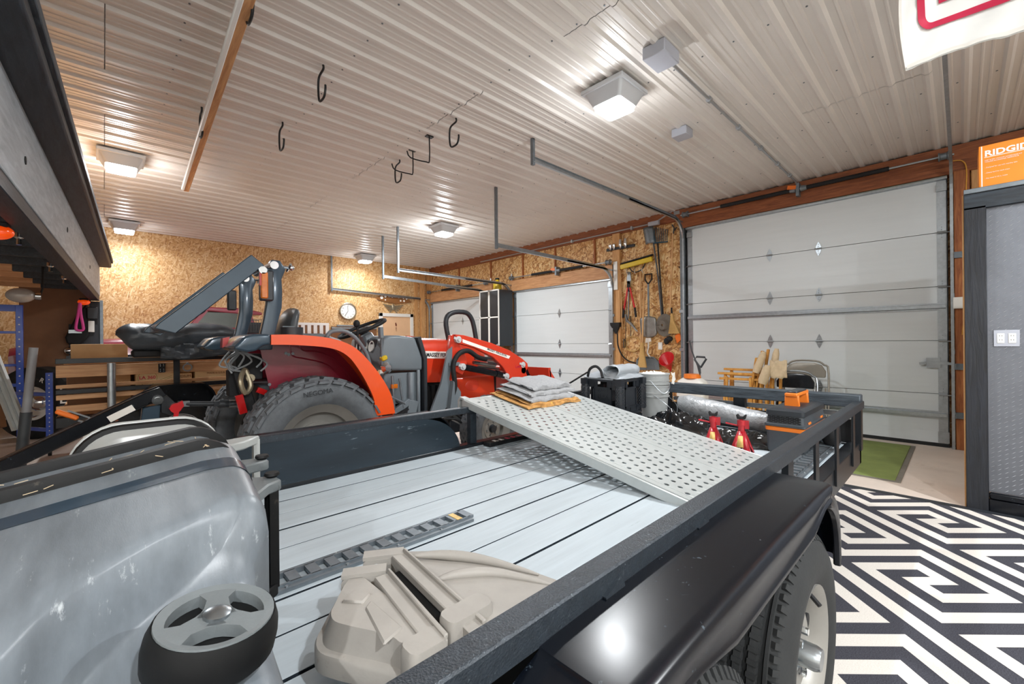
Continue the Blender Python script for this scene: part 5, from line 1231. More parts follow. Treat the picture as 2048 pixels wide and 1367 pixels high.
# ------------------------------------------------------------------ things in front of the big door
t = thing('sprayer', 'white weed sprayer with orange cap standing behind the trailer end board', 'sprayer', (5.5, 2.40, 0))
g = G(); g.loft([[(5.5+a, 2.40+b, z) for a, b in rrect(-.11*s_, -.18*s_, .11*s_, .18*s_, .06*s_)] for s_, z in ((.8, .42), (1, .46), (1, .70), (.92, .76), (.6, .80))]); g.make('tank', 'white_plastic', t, ang=50)
g = G(); g.rings([((5.5, 2.40, .80), .105), ((5.5, 2.40, .85), .10)], 20); g.make('cap', 'tool_orange', t)
g = G(); g.tube([(5.5, 2.30, .84), (5.5, 2.33, .96), (5.5, 2.40, 1.14), (5.5, 2.43, 1.28)], .009, 8); g.tube([(5.5, 2.30, .86), (5.5, 2.305, .95), (5.5, 2.37, 1.04), (5.5, 2.34, 1.075), (5.5, 2.24, 1.07), (5.5, 2.22, 1.05), (5.5, 2.29, .94)], .013, 8); g.make('pump_handle', 'dark_plastic', t)
g = G(); g.box(5.385, 2.29, .655, 5.389, 2.45, .71); g.make('brand_label', 'print_black', t); text('label_lettering', 'RIDGID', .045, (5.3845, 2.442, .667), (0, -1, 0), (0, 0, 1), 'print_white', t, bold=.0012)
g = G(); g.loft([[(5.5+a, 2.40+b, z) for a, b in rrect(-.10, -.16, .10, .16, .05)] for z in (0, .42)]); g.make('stand', 'dark_grey', t)
# folded wooden camp stools
def stool_frame(x, y, z, rot, label, name='folding_stool'):
    t = thing(name, label, 'stool', (x, y, 0), 'folded wooden stools'); xf = Matrix.Translation((x, y, 0)) @ Matrix.Rotation(rot, 4, 'Z')
    for yy in (-.19, .19):
        g = G(xf); g.bar((-.03, yy, .02), (.03, yy*.9, z), .028, .05); g.make('leg', 'honey_wood', t, bevel=.004)
        g = G(xf); g.bar((.03, yy*.8, .02), (-.03, yy*.75, z-.04), .028, .05); g.make('leg', 'honey_wood', t, bevel=.004)
    for zz, w in ((z, .26), (z-.07, .24), (z-.28, .24), (.16, .24)):
        g = G(xf); g.bar((0, -w, zz), (0, w, zz), .045, .03); g.make('rail', 'honey_wood', t, bevel=.004)
    g = G(xf); g.box(-.012, -.17, z-.30, .012, .17, z-.26); g.make('seat_cloth', 'canvas', t)
    return t
stool_frame(6.28, 2.03, .88, 0, 'folded honey wooden stool farthest left, in front of the big door')
stool_frame(6.16, 2.06, .83, .12, 'folded honey wooden stool just in front of the leftmost one')
t = thing('director_chair', 'folded wooden director chair with tan canvas rolled, beside black folding chairs', 'chair', (6.2, 1.72, 0))
for k, (y, dz) in enumerate(((1.86, 1.05), (1.80, 1.14), (1.74, 1.16), (1.66, 1.12))):
    g = G(); g.bar((6.2+.03*k, y+.16, .02), (6.16+.03*k, y-.02, dz), .028, .05); g.make('leg', 'honey_wood', t, bevel=.004)
    g = G(); g.bar((6.2+.03*k, y-.04, .02), (6.2+.03*k, y-.06, dz-.22), .028, .05); g.make('leg', 'honey_wood', t, bevel=.004)
for (a, b, r_) in (((6.12, 1.84, .86), (6.12, 1.74, 1.13), .05), ((6.10, 1.76, .72), (6.12, 1.70, .96), .06), ((6.18, 1.66, .86), (6.2, 1.62, 1.17), .045)):
    g = G(); g.rings([(a, r_*.8), (Vector(a).lerp(Vector(b), .2), r_), (Vector(a).lerp(Vector(b), .8), r_*.85), (b, r_*.5)], 14); g.make('canvas_roll', 'canvas', t)
g = G(); g.grid(lambda u, v: (6.12+.02*wob(u, v), 1.68-.19*u, .80+.22*v+.02*wob(u*2, v)), 10, 8); g.make('canvas_seat', 'canvas', t, solid=.01, ang=60)
# steel folding chairs leaning against the door
def fold_chair(x, y, w, h, label, frame, pad):
    t = thing('folding_chair', label, 'chair', (x, y, 0), 'folding chairs against the big door')
    hw = w/2; lean = .10; xx = lambda z: x+lean*z/h
    pts = [(xx(0)-.02, y+hw, 0.0), (xx(h-.16), y+hw, h-.16), (xx(h-.05), y+hw-.05, h-.05), (xx(h), y+hw-.14, h), (xx(h), y-hw+.14, h), (xx(h-.05), y-hw+.05, h-.05), (xx(h-.16), y-hw, h-.16), (xx(0)-.02, y-hw, 0.0)]
    G().tube(pts, .012, 8, smooth=3).make('frame', frame, t)
    poly = [(hw-.03, h-.21), (hw-.025, h-.13), (hw-.07, h-.05), (hw-.15, h-.025), (-hw+.15, h-.025), (-hw+.07, h-.05), (-hw+.025, h-.13), (-hw+.03, h-.21)]
    g = G(); vs = [(xx(q[1])-d-.02*(1-(q[0]/hw)**2), y+q[0], q[1]) for d in (.028, .0) for q in poly]; n = len(poly)
    g.put(vs, [tuple(range(n)), tuple(range(2*n-1, n-1, -1))]+[(i, (i+1) % n, n+(i+1) % n, n+i) for i in range(n)]); g.make('backrest', pad, t, bevel=.006)
    poly = [(hw-.05, .10), (hw-.03, .40), (hw-.10, .53), (-hw+.10, .53), (-hw+.03, .40), (-hw+.05, .10)]
    g = G(); vs = [(xx(q[1])-d, y+q[0], q[1]+.06) for d in (.04, .015) for q in poly]; n = len(poly)
    g.put(vs, [tuple(range(n)), tuple(range(2*n-1, n-1, -1))]+[(i, (i+1) % n, n+(i+1) % n, n+i) for i in range(n)]); g.make('seat', pad, t, bevel=.008)
    for s in (-1, 1): G().tube([(xx(.6)-.045, y+s*(hw-.02), .66), (xx(0)-.07, y+s*(hw-.02), 0)], .011, 8).make('leg', frame, t)
    return t
fold_chair(6.62, 1.42, .50, 1.0, 'tan steel folding chair at the back of the leaning pair', 'chair_tan', 'chair_tan')
fold_chair(6.38, 1.48, .47, .87, 'black vinyl folding chair with silver frame, in front of the tan one', 'steel', 'black_vinyl')
# mats
tag(G().box(5.16, .42, .002, 6.92, 1.75, .012).make('entry_mat', 'mat_green', bevel=.003), 'faded green ribbed mat on the floor before the big door', 'mat')
t = G().box(5.12, .38, .001, 6.96, 1.79, .006).make('mat_border', 'mat_edge'); t.parent = None
mat_o = [o for o in COL.objects if o.name.startswith('entry_mat')][0]; loc = t.location.copy(); t.parent = mat_o; t.location = loc-mat_o.location
g = G(); g.box(-1.5, -3.0, .001, 4.73, 1.25, .009); tag(g.make('patterned_rug', 'rug_print', org=(0, 0, 0)), 'black and cream rug with square spiral pattern under trailer wheels', 'rug')
g = G(); g.box(4.655, -3.0, .009, 4.73, 1.25, .0105); rb = g.make('rug_border', 'dark_grey', [o for o in COL.objects if o.name.startswith('patterned_rug')][0])

# ------------------------------------------------------------------ partition clad in tread plate, right edge
PX = 4.72
PT = thing('plated_partition', 'black timber framed partition clad in diamond tread plate at right', 'partition', (4.8, -.8, 0))
G().box(PX, -.135, 0, PX+.09, -.02, 2.27).make('post', 'black_wood_z', PT, bevel=.004)
G().box(PX, -2.2, 2.25, PX+.09, -.02, 2.37).make('header', 'black_wood', PT, bevel=.004)
lab(G().box(PX-.012, -2.2, 2.37, PX+.6, -.02, 2.405).make('cap_board', 'galv_dull', PT, bevel=.003), 'pale cap along the top of the partition')
G().box(PX+.02, -.021, 0, PX+.6, -.012, 2.37).make('side_panel', 'pine_z', PT)
G().box(PX+.03, -2.2, .15, PX+.04, -.135, 2.25).make('tread_plate', 'diamond_plate', PT)
g = G()
for i in range(32):
    for j in range(62):
        y = -.155-.034*i; z = .17+.0336*j+(.0168 if i % 2 else 0); s = 1
        if y < -1.15: break
        a = R(38 if (i) % 2 == 0 else 38)
        dy, dz = math.cos(a)*.0140, math.sin(a)*.0140; ny, nz = -math.sin(a)*.0042, math.cos(a)*.0042
        g.put([(PX+.03, y+dy, z-dz), (PX+.03, y+ny, z+nz), (PX+.03, y-dy, z+dz), (PX+.03, y-ny, z-nz), (PX+.024, y, z)], [(0, 1, 4), (1, 2, 4), (2, 3, 4), (3, 0, 4)])
stuff(g.make('tread_pattern', 'tread_lug', PT, ang=0))
G().box(PX+.0, -2.2, 0, PX+.04, -.136, .10).make('skirting', 'black_gloss', PT, bevel=.004)
G().box(PX-.005, -2.2, .10, PX+.035, -.136, .15).make('skirting_cap', 'black_gloss', PT, bevel=.01)
ol = G().box(PX+.022, -.29, 1.225, PX+.030, -.165, 1.345).make('outlet_plate', 'box_grey', PT, bevel=.002)
for y in (-.20, -.255):
    oo = G().box(PX+.019, y-.018, 1.25, PX+.022, y+.018, 1.32).make('outlet', 'trim_white', ol, bevel=.001)
    for z in (1.272, 1.302):
        for dy in (-.006, .006): G().box(PX+.0185, y+dy-.0012, z-.004, PX+.0191, y+dy+.0012, z+.006).make('slot', 'print_black', ol)
t = thing('orange_carton', 'orange cardboard carton with white lettering on top of the plated partition', 'carton', (4.9, -.5, 2.405))
G().box(PX+.02, -1.0, 2.405, PX+.30, -.10, 2.715).make('carton', 'box_orange', t, bevel=.003)
lab(G().box(PX+.0185, -.118, 2.41, PX+.0205, -.112, 2.71).make('white_edge', 'print_white', t), 'white edge line on the carton')
text('brand_lettering', 'RIDGID', .058, (PX+.019, -.128, 2.632), (0, -1, 0), (0, 0, 1), 'print_white', t, bold=.0018, squash=1.12)
G().box(PX+.0185, -.345, 2.622, PX+.0195, -.128, 2.626).make('underline', 'print_white', t)
for i, (z, ln) in enumerate(((2.598, 'WET & DRY VACUUM ACCESSORIES KIT'), (2.586, 'TROUSSE ACCESSOIRES ASPIRATEUR'), (2.545, '- Designed for use with wet/dry vacs'), (2.505, '- Cleans hard to reach areas'), (2.465, '- Fits most 2-1/2 in. hoses'))):
    text('small_print', ln, .010 if i < 2 else .0105, (PX+.019, -.13, z), (0, -1, 0), (0, 0, 1), 'print_white', t)
for z in (2.462, 2.48): lab(G().cyl((PX+.02, -.33, z), (PX+.02, -.60, z+.004), .006, n=8).make('printed_tube', 'print_brown', t), 'brown printed nozzle on the carton')
# jamb hardware beside the big door
t = thing('door_cable', 'thin yellow cable on the reddish post right of the big door', 'cable', (7.08, -.05, 1.3))
G().tube([(7.085, -.01, 1.32), (7.085, -.03, 1.6), (7.085, -.04, 2.2), (7.085, -.05, 2.9), (7.085, -.055, 3.2), (7.085, -.02, 3.30), (7.085, .05, 3.32)], .006, 6, smooth=4).make('cable', 'wire_yellow', t)
tag(G().box(7.05, -.055, 1.62, 7.09, .06, 1.75).make('sensor_box', 'white_plastic', bevel=.004), 'cream box on the reddish post beside the big door strut', 'box')
tag(G().box(7.05, -.14, 1.20, 7.13, -.06, 1.33).make('switch_box', 'box_grey', bevel=.004), 'grey electrical box at the lower end of the yellow cable', 'box')
for i, z in enumerate((2.20, .92, .36)):
    g = G(); g.box(7.07, -.035, z, 7.09, .05, z+.07); g.box(7.05, .04, z, 7.09, .05, z+.07); tag(g.make('track_bracket', 'galv_dull'), ['galvanised track bracket high on the reddish door post', 'galvanised track bracket on reddish door post below the slide lock', 'galvanised track bracket low on the reddish door post'][i], 'bracket')

# white banner hanging from the ceiling
t = thing('banner', 'white satin banner with red logo outline hanging from the ceiling', 'banner', (2.14, -.3, 2.29))
def ban(u, v):
    y = .135-1.0*u+.012*math.sin(v*9)+.05*v*.6; z = 2.285+.003*wob(u*9, v)+1.15*v+.012*math.sin(u*14)*(1-v)
    return (2.155-.05*u+.014*math.sin(u*11+v*3)+.008*wob(u*3, v*3), y, z)
g = G(); g.grid(ban, 60, 40); bn = g.make('fabric', 'flag_white', t, ang=80)
def bandP(u, v, d): p = ban(u, v); return (p[0]-d, p[1], p[2])
def bstrip(name, pts, w, mat):
    g = G(); m = len(pts); vs = []
    for i in range(m):
        a = Vector(pts[max(i-1, 0)]); b = Vector(pts[min(i+1, m-1)]); d = (b-a).normalized(); nn = Vector((-d.y, d.x))
        vs += [bandP(pts[i][0]+nn.x*w, pts[i][1]+nn.y*w, .006), bandP(pts[i][0]-nn.x*w, pts[i][1]-nn.y*w, .006)]
    g.put(vs, [(2*i, 2*i+1, 2*i+3, 2*i+2) for i in range(m-1)]); return g.make(name, mat, t, ang=80)
def rr_(u0, v0, u1, v1, r):
    return [(u1-r+r*math.cos(R(a)), v0+r+r*math.sin(R(a))) for a in range(0, -91, -15)][::1]
out = [(.06, .62)]+[(.06, .62-.47*k/10) for k in range(1, 10)]+[(.09+.03*math.cos(R(a)), .145+.04*math.sin(R(a))) for a in range(180, 271, 15)]+[(.12+.6*k/14, .105) for k in range(1, 15)]
bstrip('logo_outline', out, .010, 'print_red')
g = G(); n_ = 16
vs = [bandP(.105+.6*i/n_, .165+.4*j/10, .006) for j in range(11) for i in range(n_+1)]; g.put(vs, [(j*(n_+1)+i, j*(n_+1)+i+1, (j+1)*(n_+1)+i+1, (j+1)*(n_+1)+i) for j in range(10) for i in range(n_)]); g.make('logo_field', 'print_red', t, ang=80)
bstrip('hem', [(0.004, .008+k*.05) for k in range(20)], .004, 'trim_white'); bstrip('hem', [(.004+k*.03, .008) for k in range(30)], .006, 'trim_white')

# ================================================================== BACK WALL THINGS
t = thing('wall_clock', 'round white wall clock with brown rim on the board back wall', 'clock', (4.63, YB-.03, 1.9))
G().lathe([(.20, 0), (.225, -.03), (.225, -.05), (.205, -.06), (.195, -.05), (.19, 0)], (4.63, YB, 2.12), (0, 1, 0), 40).make('rim', 'bronze', t)
G().cyl((4.63, YB, 2.12), (4.63, YB-.035, 2.12), .195, n=40).make('face', 'clock_face', t)
g = G(); g.bar((4.63, YB-.038, 2.12), (4.55, YB-.038, 2.00), .010, .004, upv=(0, 1, 0)); g.bar((4.63, YB-.038, 2.12), (4.625, YB-.038, 2.26), .008, .004, upv=(0, 1, 0)); g.make('hands', 'print_black', t)
for k in range(1, 13):
    a = R(90-30*k); text('numeral', str(k), .05, (4.63+.155*math.cos(a), YB-.0365, 2.12+.155*math.sin(a)-.018), (1, 0, 0), (0, 0, 1), 'print_black', t, align='CENTER')
t = thing('wood_plaque', 'spindle shaped dark wooden plaque with white round dots above the entry door', 'plaque', (5.95, YB-.02, 2.4))
G().prism([(5.42, 2.53), (5.55, 2.60), (5.75, 2.64), (6.1, 2.64), (6.3, 2.60), (6.48, 2.50), (6.52, 2.45), (6.3, 2.42), (6.0, 2.38), (5.7, 2.42), (5.45, 2.47)], 'y', YB-.03, YB-.005).make('board', 'leaf_wood', t, bevel=.008)
for (x, z, r_) in ((5.58, 2.54, .045), (5.69, 2.57, .03), (5.8, 2.58, .022), (5.9, 2.57, .02), (6.0, 2.58, .018), (6.1, 2.57, .02), (6.25, 2.56, .022), (6.35, 2.545, .025), (6.16, 2.48, .025), (6.27, 2.48, .03), (5.69, 2.48, .02)): G().cyl((x, YB-.035, z), (x, YB-.03, z), r_, n=12).make('dot', 'print_white', t)
t = thing('winged_emblem', 'small metal winged emblem on the wall between plaque and entry door', 'emblem', (5.94, YB-.02, 2.2))
g = G()
for s in (-1, 1):
    for k in range(5): g.prism([(5.94+s*.02, 2.33-.02*k), (5.94+s*(.32-.05*k), 2.37-.055*k), (5.94+s*(.30-.05*k), 2.34-.055*k), (5.94+s*.02, 2.30-.02*k)], 'y', YB-.02, YB-.006)
g.sph((5.94, YB-.02, 2.28), .05, .02, .09); g.make('wings', 'bronze', t)
t = thing('striped_panel', 'white slatted panel with dark gaps hanging on the wall behind the tractor seat', 'panel', (3.5, YB-.02, 1.45))
G().box(2.75, YB-.02, 1.40, 4.10, YB-.005, 1.78).make('backing', 'brown_board', t)
for k in range(10): G().box(2.75+k*.145, YB-.03, 1.40, 2.75+k*.145+.085, YB-.02, 1.78).make('slat', 'trim_white', t)
g = G(); g.box(2.75, YB-.032, 1.74, 4.14, YB-.018, 1.80); g.box(2.75, YB-.032, 1.38, 4.14, YB-.018, 1.42); g.make('frame', 'trim_white', t)
t = thing('wall_frame', 'low dark framed board on the back wall below the clock', 'frame', (4.9, YB-.02, 1.3))
G().box(4.2, YB-.03, 1.2, 5.42, YB-.008, 1.72).make('board', 'brown_board', t); g = G(); g.box(4.2, YB-.045, 1.66, 5.42, YB-.01, 1.70); g.box(4.34, YB-.05, 1.72, 5.42, YB-.01, 1.76); g.make('rail', 'galv', t)

# cabinet beside the overhead doors
t = thing('tall_cabinet', 'tall dark wall cabinet with four framed panels between the overhead doors', 'cabinet', (6.7, 7.7, 1.2))
G().box(6.62, 7.36, 1.18, 7.05, 8.06, 2.50).make('body', 'panel_dark', t, bevel=.004)
for y in (7.38, 7.715):
    for z in (1.22, 1.88): G().box(6.605, y+.02, z+.02, 6.618, y+.305, z+.60).make('door_panel', 'panel_dark', t)
g = G()
for y in (7.37, 7.69, 7.72, 8.04): g.box(6.598, y-.012, 1.20, 6.62, y+.012, 2.50)
for z in (1.20, 1.86, 2.49): g.box(6.598, 7.37, z-.014, 6.62, 8.05, z+.014)
lab(g.make('door_frame', 'trim_white', t), 'white door frames')
t = thing('yellow_jug', 'translucent yellow jug on top of the tall dark cabinet', 'jug', (6.8, 7.6, 2.5))
g = G(); g.rings([((6.8, 7.62, 2.5), .10), ((6.8, 7.62, 2.68), .10), ((6.8, 7.62, 2.72), .05), ((6.8, 7.62, 2.76), .04)], 20); g.make('body', 'yellow_plastic', t); G().rings([((6.8, 7.62, 2.76), .05), ((6.8, 7.62, 2.80), .05)], 14).make('cap', 'matte_black', t)
t = thing('workbench', 'low dark cabinet bench below the tall panelled cabinet', 'bench', (6.7, 7.7, 0))
G().box(6.62, 7.36, .0, 7.05, 8.06, .88).make('body', 'panel_dark', t, bevel=.004); G().box(6.58, 7.33, .88, 7.06, 8.1, .92).make('worktop', 'dark_grey', t, bevel=.004)
t = thing('leaning_pipe', 'short grey pipe leaning behind the loader arm', 'pipe', (6.4, 7.25, .9)); G().tube([(6.5, 7.3, 1.22), (6.2, 6.62, .80), (6.1, 6.4, .6)], .022, 10).make('pipe', 'galv', t)
tag(G().box(6.3, 6.2, 0, 6.8, 6.8, .62).make('storage_bin', 'dark_grey', bevel=.02), 'dark storage bin on the floor behind the loader arm', 'bin')

# ================================================================== LOFT AT THE LEFT
LF = Vector((-.04, 9.37)); LD = Vector((-.042, -.999)).normalized(); LL = Vector((LD.y, -LD.x))     # along, and leftwards (away from view)
def LP(s, tt, z): q = LF+LD*s+LL*tt; return (q.x, q.y, z)
if LL.x > 0: LL = -LL
def lbox(g, s0, s1, t0, t1, z0, z1):
    vs = [LP(s, tt, z) for z in (z0, z1) for s, tt in ((s0, t0), (s1, t0), (s1, t1), (s0, t1))]
    return g.put(vs, [(0,3,2,1),(4,5,6,7),(0,1,5,4),(1,2,6,5),(2,3,7,6),(3,0,4,7)])
LT = thing('storage_loft', 'raised black timber loft with grey edge board along the left side', 'loft', (LF.x, LF.y, 0))
SE = 8.6
lbox(G(), 0, SE, 0, .09, 2.07, 2.53).make('edge_board', 'grey_fascia', LT, bevel=.004)
lab(lbox(G(), .02, SE, .005, .11, 1.99, 2.07).make('under_beam', 'black_wood', LT, bevel=.004), 'black beam under the edge board')
lbox(G(), -.02, SE, -.135, .10, 2.53, 2.605).make('cap_board', 'black_wood', LT, bevel=.012)
lbox(G(), -.03, SE, -.150, 2.5, 2.61, 2.635).make('loft_deck', 'pine', LT)
lbox(G(), -.04, SE, -.155, -.12, 2.605, 2.66).make('deck_edge', 'weathered_black', LT, bevel=.004)
for i in range(14):
    s = .25+i*.62
    lbox(G(), s, s+.045, .10, .60, 2.13, 2.27).make('joist', 'black_wood', LT, bevel=.004)
    lbox(G(), s, s+.045, .60, 3.0, 2.13, 2.27).make('joist', 'pine_x', LT, bevel=.004)
lbox(G(), 0, SE, .10, 3.0, 2.27, 2.29).make('soffit', 'pine_x', LT)
lbox(G(), 0, .05, .0, .50, 0, 1.98).make('post', 'black_wood_z', LT, bevel=.004)
lbox(G(), -.0, .06, -.035, .0, 0, 2.0).make('post_edge', 'galv_dull', LT)
lbox(G(), 0.06, .09, .02, .34, 0, 1.62).make('post_face', 'black_wood_z', LT, bevel=.003)
for s in (1.9, 4.2, 6.0):
    g = G(); g.cyl(LP(s, -.004, 2.27), LP(s, .01, 2.27), .022, n=8); g.make('bolt', 'matte_black', LT)
for s in (2.6, 3.6, 5.0):
    g = G(); p = LP(s, .16, 2.0); g.rings([((p[0], p[1], 2.06), .025), ((p[0], p[1], 2.03), .025), ((p[0], p[1], 2.02), .012), ((p[0], p[1], 1.98), .014)], 10); g.make('bolt', 'chrome', LT)
def marker(s, label):
    p = LP(s, .16, 1.97); t = thing('marker_light', label, 'lamp', p, 'orange marker lights under the loft')
    G().cbox((p[0], p[1], 1.985), .10, .10, .03).make('base', 'matte_black', t, bevel=.008)
    G().sph((p[0], p[1]-.01, 1.945), .07, .05, .045, 16, 10).make('lens', 'amber', t)
marker(.30, 'orange marker lamp at the far end of the loft underside, above pink tassel')
marker(5.62, 'orange marker lamp at the near end of the loft underside')
p = LP(.34, .20, 1.9); t = thing('pink_tassel', 'pink hanging ribbon below the far orange marker lamp', 'ribbon', (p[0], p[1], 1.5))
g = G(); g.tube([(p[0]-.0, p[1], 1.93), (p[0]-.02, p[1], 1.76), (p[0]-.045, p[1], 1.56), (p[0]-.02, p[1], 1.52), (p[0]+.03, p[1], 1.53), (p[0]+.03, p[1], 1.60), (p[0]+.008, p[1], 1.76), (p[0]+.002, p[1], 1.93)], .017, 8, smooth=4); g.make('ribbon', 'pink', t)
for i, (px_, py_, pz_, l_) in enumerate(((-.36, 5.6, 3.10, 'grey pipe standing upright on the loft, nearer the camera'), (-.05, 9.2, 3.05, 'grey pipe standing upright on the far end of the loft'))):
    q = LP((9.37-py_), .02, 2.64); tag(G().tube([(q[0]+.02, q[1], 2.64), (q[0]+(.06 if i == 0 else .01), q[1], 3.02 if i == 0 else 2.96)], .032, 14).make('loft_pipe', 'grey_pvc'), l_, 'pipe', 'pipes on the loft')
# hanging panel with decorations below the loft
t = thing('hanging_board', 'brown board hanging under the far end of the loft', 'board', (-.5, 9.34, .98))
G().box(-.88, 9.325, .98, -.14, 9.355, 2.272).make('board', 'brown_board', t)
t = thing('globe_lamp', 'grey glass globe lamp under the loft at the left edge', 'lamp', (-.68, 7.2, 1.75)); g = G(); g.sph((-.665, 7.2, 1.86), .115, .09, .082, 20, 12); g.make('globe', 'bulb_glass', t); g = G(); g.cyl((-.555, 7.2, 1.86), (-.51, 7.2, 1.86), .045, n=12); g.make('socket', 'chrome', t); G().tube([(-.52, 7.2, 1.86), (-.50, 7.2, 1.95), (-.5, 7.2, 2.27)], .01, 6).make('cord', 'matte_black', t)
t = thing('post_outlet', 'brown switch plate on the black loft post', 'switch', LP(.10, .24, 1.55)); p = LP(.1, .24, 1.55)
G().box(p[0]-.04, p[1]-.06, 1.52, p[0]+.02, p[1]-.04, 1.70).make('plate', 'brown_board', t); 
for z in (1.57, 1.65): G().box(p[0]-.02, p[1]-.063, z, p[0]+.0, p[1]-.06, z+.02).make('hole', 'matte_black', t)
t = thing('speaker_box', 'small black box with white bracket fixed to the loft post', 'box', LP(.08, .1, 1.5)); p = LP(.08, .08, 1.5)
G().box(p[0]-.06, p[1]-.12, 1.70, p[0]+.06, p[1]-.02, 1.88).make('box', 'dark_grey', t, bevel=.01); G().box(p[0]-.05, p[1]-.10, 1.50, p[0]+.02, p[1]-.04, 1.67).make('bracket', 'white_plastic', t, bevel=.004)
t = thing('black_plaque', 'black skull shaped ornament with chrome face on the post', 'ornament', (-.33, 9.2, 1.2))
g = G(); g.prism([(-.42, 1.42), (-.30, 1.75), (-.18, 1.95), (-.16, 1.45), (-.26, 1.30), (-.40, 1.32)], 'y', 9.20, 9.30); g.make('shield', 'matte_black', t, bevel=.02); g = G(); g.sph((-.37, 9.22, 1.22), .07, .05, .06); g.sph((-.30, 9.22, 1.24), .05); g.cyl((-.38, 9.2, 1.12), (-.30, 9.2, 1.12), .03); g.make('face', 'chrome', t); G().box(-.38, 9.14, 1.48, -.24, 9.20, 1.53).make('bar', 'steel', t)
t = thing('chrome_basket', 'small chrome wire basket with tools hanging beside the black post', 'basket', (-.4, 9.3, .9))
g = G()
for k in range(5): g.bar((-.52+.05*k, 9.25, .95), (-.50+.045*k, 9.25, .83), .012, .012); 
for z in (.95, .89, .83): g.bar((-.53, 9.25, z), (-.31, 9.25, z), .012, .012)
g.bar((-.34, 9.25, .99), (-.24, 9.2, .78), .02, .015); g.bar((-.30, 9.25, .98), (-.18, 9.2, .74), .014, .012); g.make('basket', 'chrome', t)
# tyre with white letters and chrome wheel
t = thing('drag_slick', 'upright black tyre with white lettering and chrome wheel under the loft', 'tyre', (-.62, 9.0, 0))
c = (-.66, 9.0, .50); g = G(); g.lathe([(.23, -.12), (.27, -.15), (.37, -.165), (.46, -.15), (.50, -.11), (.50, .11), (.46, .15), (.37, .165), (.27, .15), (.23, .12)], c, (.6, .8, 0), 48); g.make('tyre', 'rubber', t)
g = G(); g.lathe([(.23, -.10), (.245, -.125), (.20, -.12), (.18, -.05), (.12, -.03), (.06, -.09), (0, -.10), (0, 0), (.23, .0)], c, (.6, .8, 0), 40); g.make('wheel', 'chrome', t)
axv = V(.6, .8, 0).normalized(); ev = V(.8, -.6, 0).normalized()
for k, ch in enumerate('GOODYEAR'):
    a = R(215-22*k); rad = ev*math.cos(a)+V(0, 0, 1)*math.sin(a); tg = -(ev*(-math.sin(a))+V(0, 0, 1)*math.cos(a)); pos = Vector(c)-axv*.170+rad*.335
    text('sidewall_letter', ch, .085, pos-tg*.03, tg, rad, 'print_white', t, bold=.002)
# blue rack on casters
t = thing('blue_rack', 'blue steel rack on caster wheels under the loft', 'rack', (-.75, 8.0, 0))
g = G(); g.box(-.78, 7.96, .15, -.72, 8.02, 1.80); g.make('upright', 'blue_paint', t, bevel=.003); g = G(); g.box(-.50, 7.4, .13, -.44, 7.46, .98); g.make('upright', 'blue_paint', t, bevel=.003)
g = G(); g.box(-1.9, 7.96, .15, -1.84, 8.02, 1.80); g.make('upright', 'blue_paint', t, bevel=.003)
for z, m in ((1.72, .08), (1.45, .03), (1.05, .03), (.80, .04)): G().box(-1.9, 7.97, z, -.74, 8.01, z+m).make('cross_bar', 'blue_paint', t, bevel=.003)
for z in (.72, .30): G().bar((-.78, 7.98, z), (-.46, 7.43, z), .03, .04).make('cross_bar', 'blue_paint', t, bevel=.003)
g = G(); 
for k in range(16): g.cyl((-.75, 7.955, .3+.09*k), (-.75, 7.96, .3+.09*k), .008, n=6); g.cyl((-.47, 7.395, .2+.05*k), (-.47, 7.40, .2+.05*k), .006, n=6)
stuff(g.make('punched_holes', 'print_white', t))
for x, y in ((-.47, 7.43), (-.75, 7.99), (-1.87, 7.99)):
    g = G(); g.cyl((x-.015, y, .05), (x+.015, y, .05), .05, n=16); g.make('caster', 'rubber', t); G().box(x-.03, y-.03, .08, x+.03, y+.03, .14).make('caster_fork', 'galv', t)
t = thing('jack_pole', 'upright grey pole with black lower sleeve standing under the loft', 'pole', (-.62, 6.6, 0))
G().tube([(-.58, 6.6, .62), (-.525, 6.6, 1.28)], .035, 14).make('pipe', 'grey_pvc', t); G().tube([(-.63, 6.6, 0.0), (-.58, 6.6, .62)], .045, 14).make('sleeve', 'tool_grey', t)
t = thing('aluminium_ladder', 'aluminium loading plank leaning at the left edge under the loft', 'ladder', (-.8, 7.2, 0))
g = G()
for k in range(3): g.bar((-.97+.045*k, 7.3, 1.32), (-.71+.045*k, 7.1, .38), .03, .03)
g.make('rail', 'aluminium', t); 
g = G(); g.bar((-.86, 7.25, .85), (-.80, 7.15, .42), .05, .05); g.make('foot', 'brown_board', t)
t = thing('clear_bottle', 'small clear bottle standing by the black loft post', 'bottle', (-.22, 9.15, 0))
g = G(); g.rings([((-.24, 9.15, .0), .06), ((-.24, 9.15, .30), .06), ((-.24, 9.15, .36), .025), ((-.24, 9.15, .45), .022)], 16); g.make('bottle', 'glass_dark', t); g = G(); g.cyl((-.24, 9.15, .45), (-.24, 9.15, .48), .028, n=10); g.make('cap', 'white_plastic', t)
t = thing('low_shelf', 'small brown wooden shelf unit beside the black loft post', 'shelf', (-.32, 9.4, 0)); G().box(-.45, 9.3, .36, -.15, 9.5, .39).make('shelf_board', 'brown_board', t); G().box(-.45, 9.3, 0, -.42, 9.5, .36).make('side', 'pine_z', t)
tag(G().prism([(-.36+.05*math.cos(R(90+36*k))*(1 if k % 2 == 0 else .45), .16+.05*math.sin(R(90+36*k))*(1 if k % 2 == 0 else .45)) for k in range(10)], 'y', 9.10, 9.11).make('star_ornament', 'pink'), 'small pink star ornament on the floor by the post', 'star')
for k, ch in enumerate('ELE'): pass
t = thing('vertical_sign', 'black strip with white letters standing beside the race tyre', 'sign', (-.42, 8.60, .1)); G().box(-.465, 8.60, .0, -.375, 8.62, .80).make('strip', 'matte_black', t)
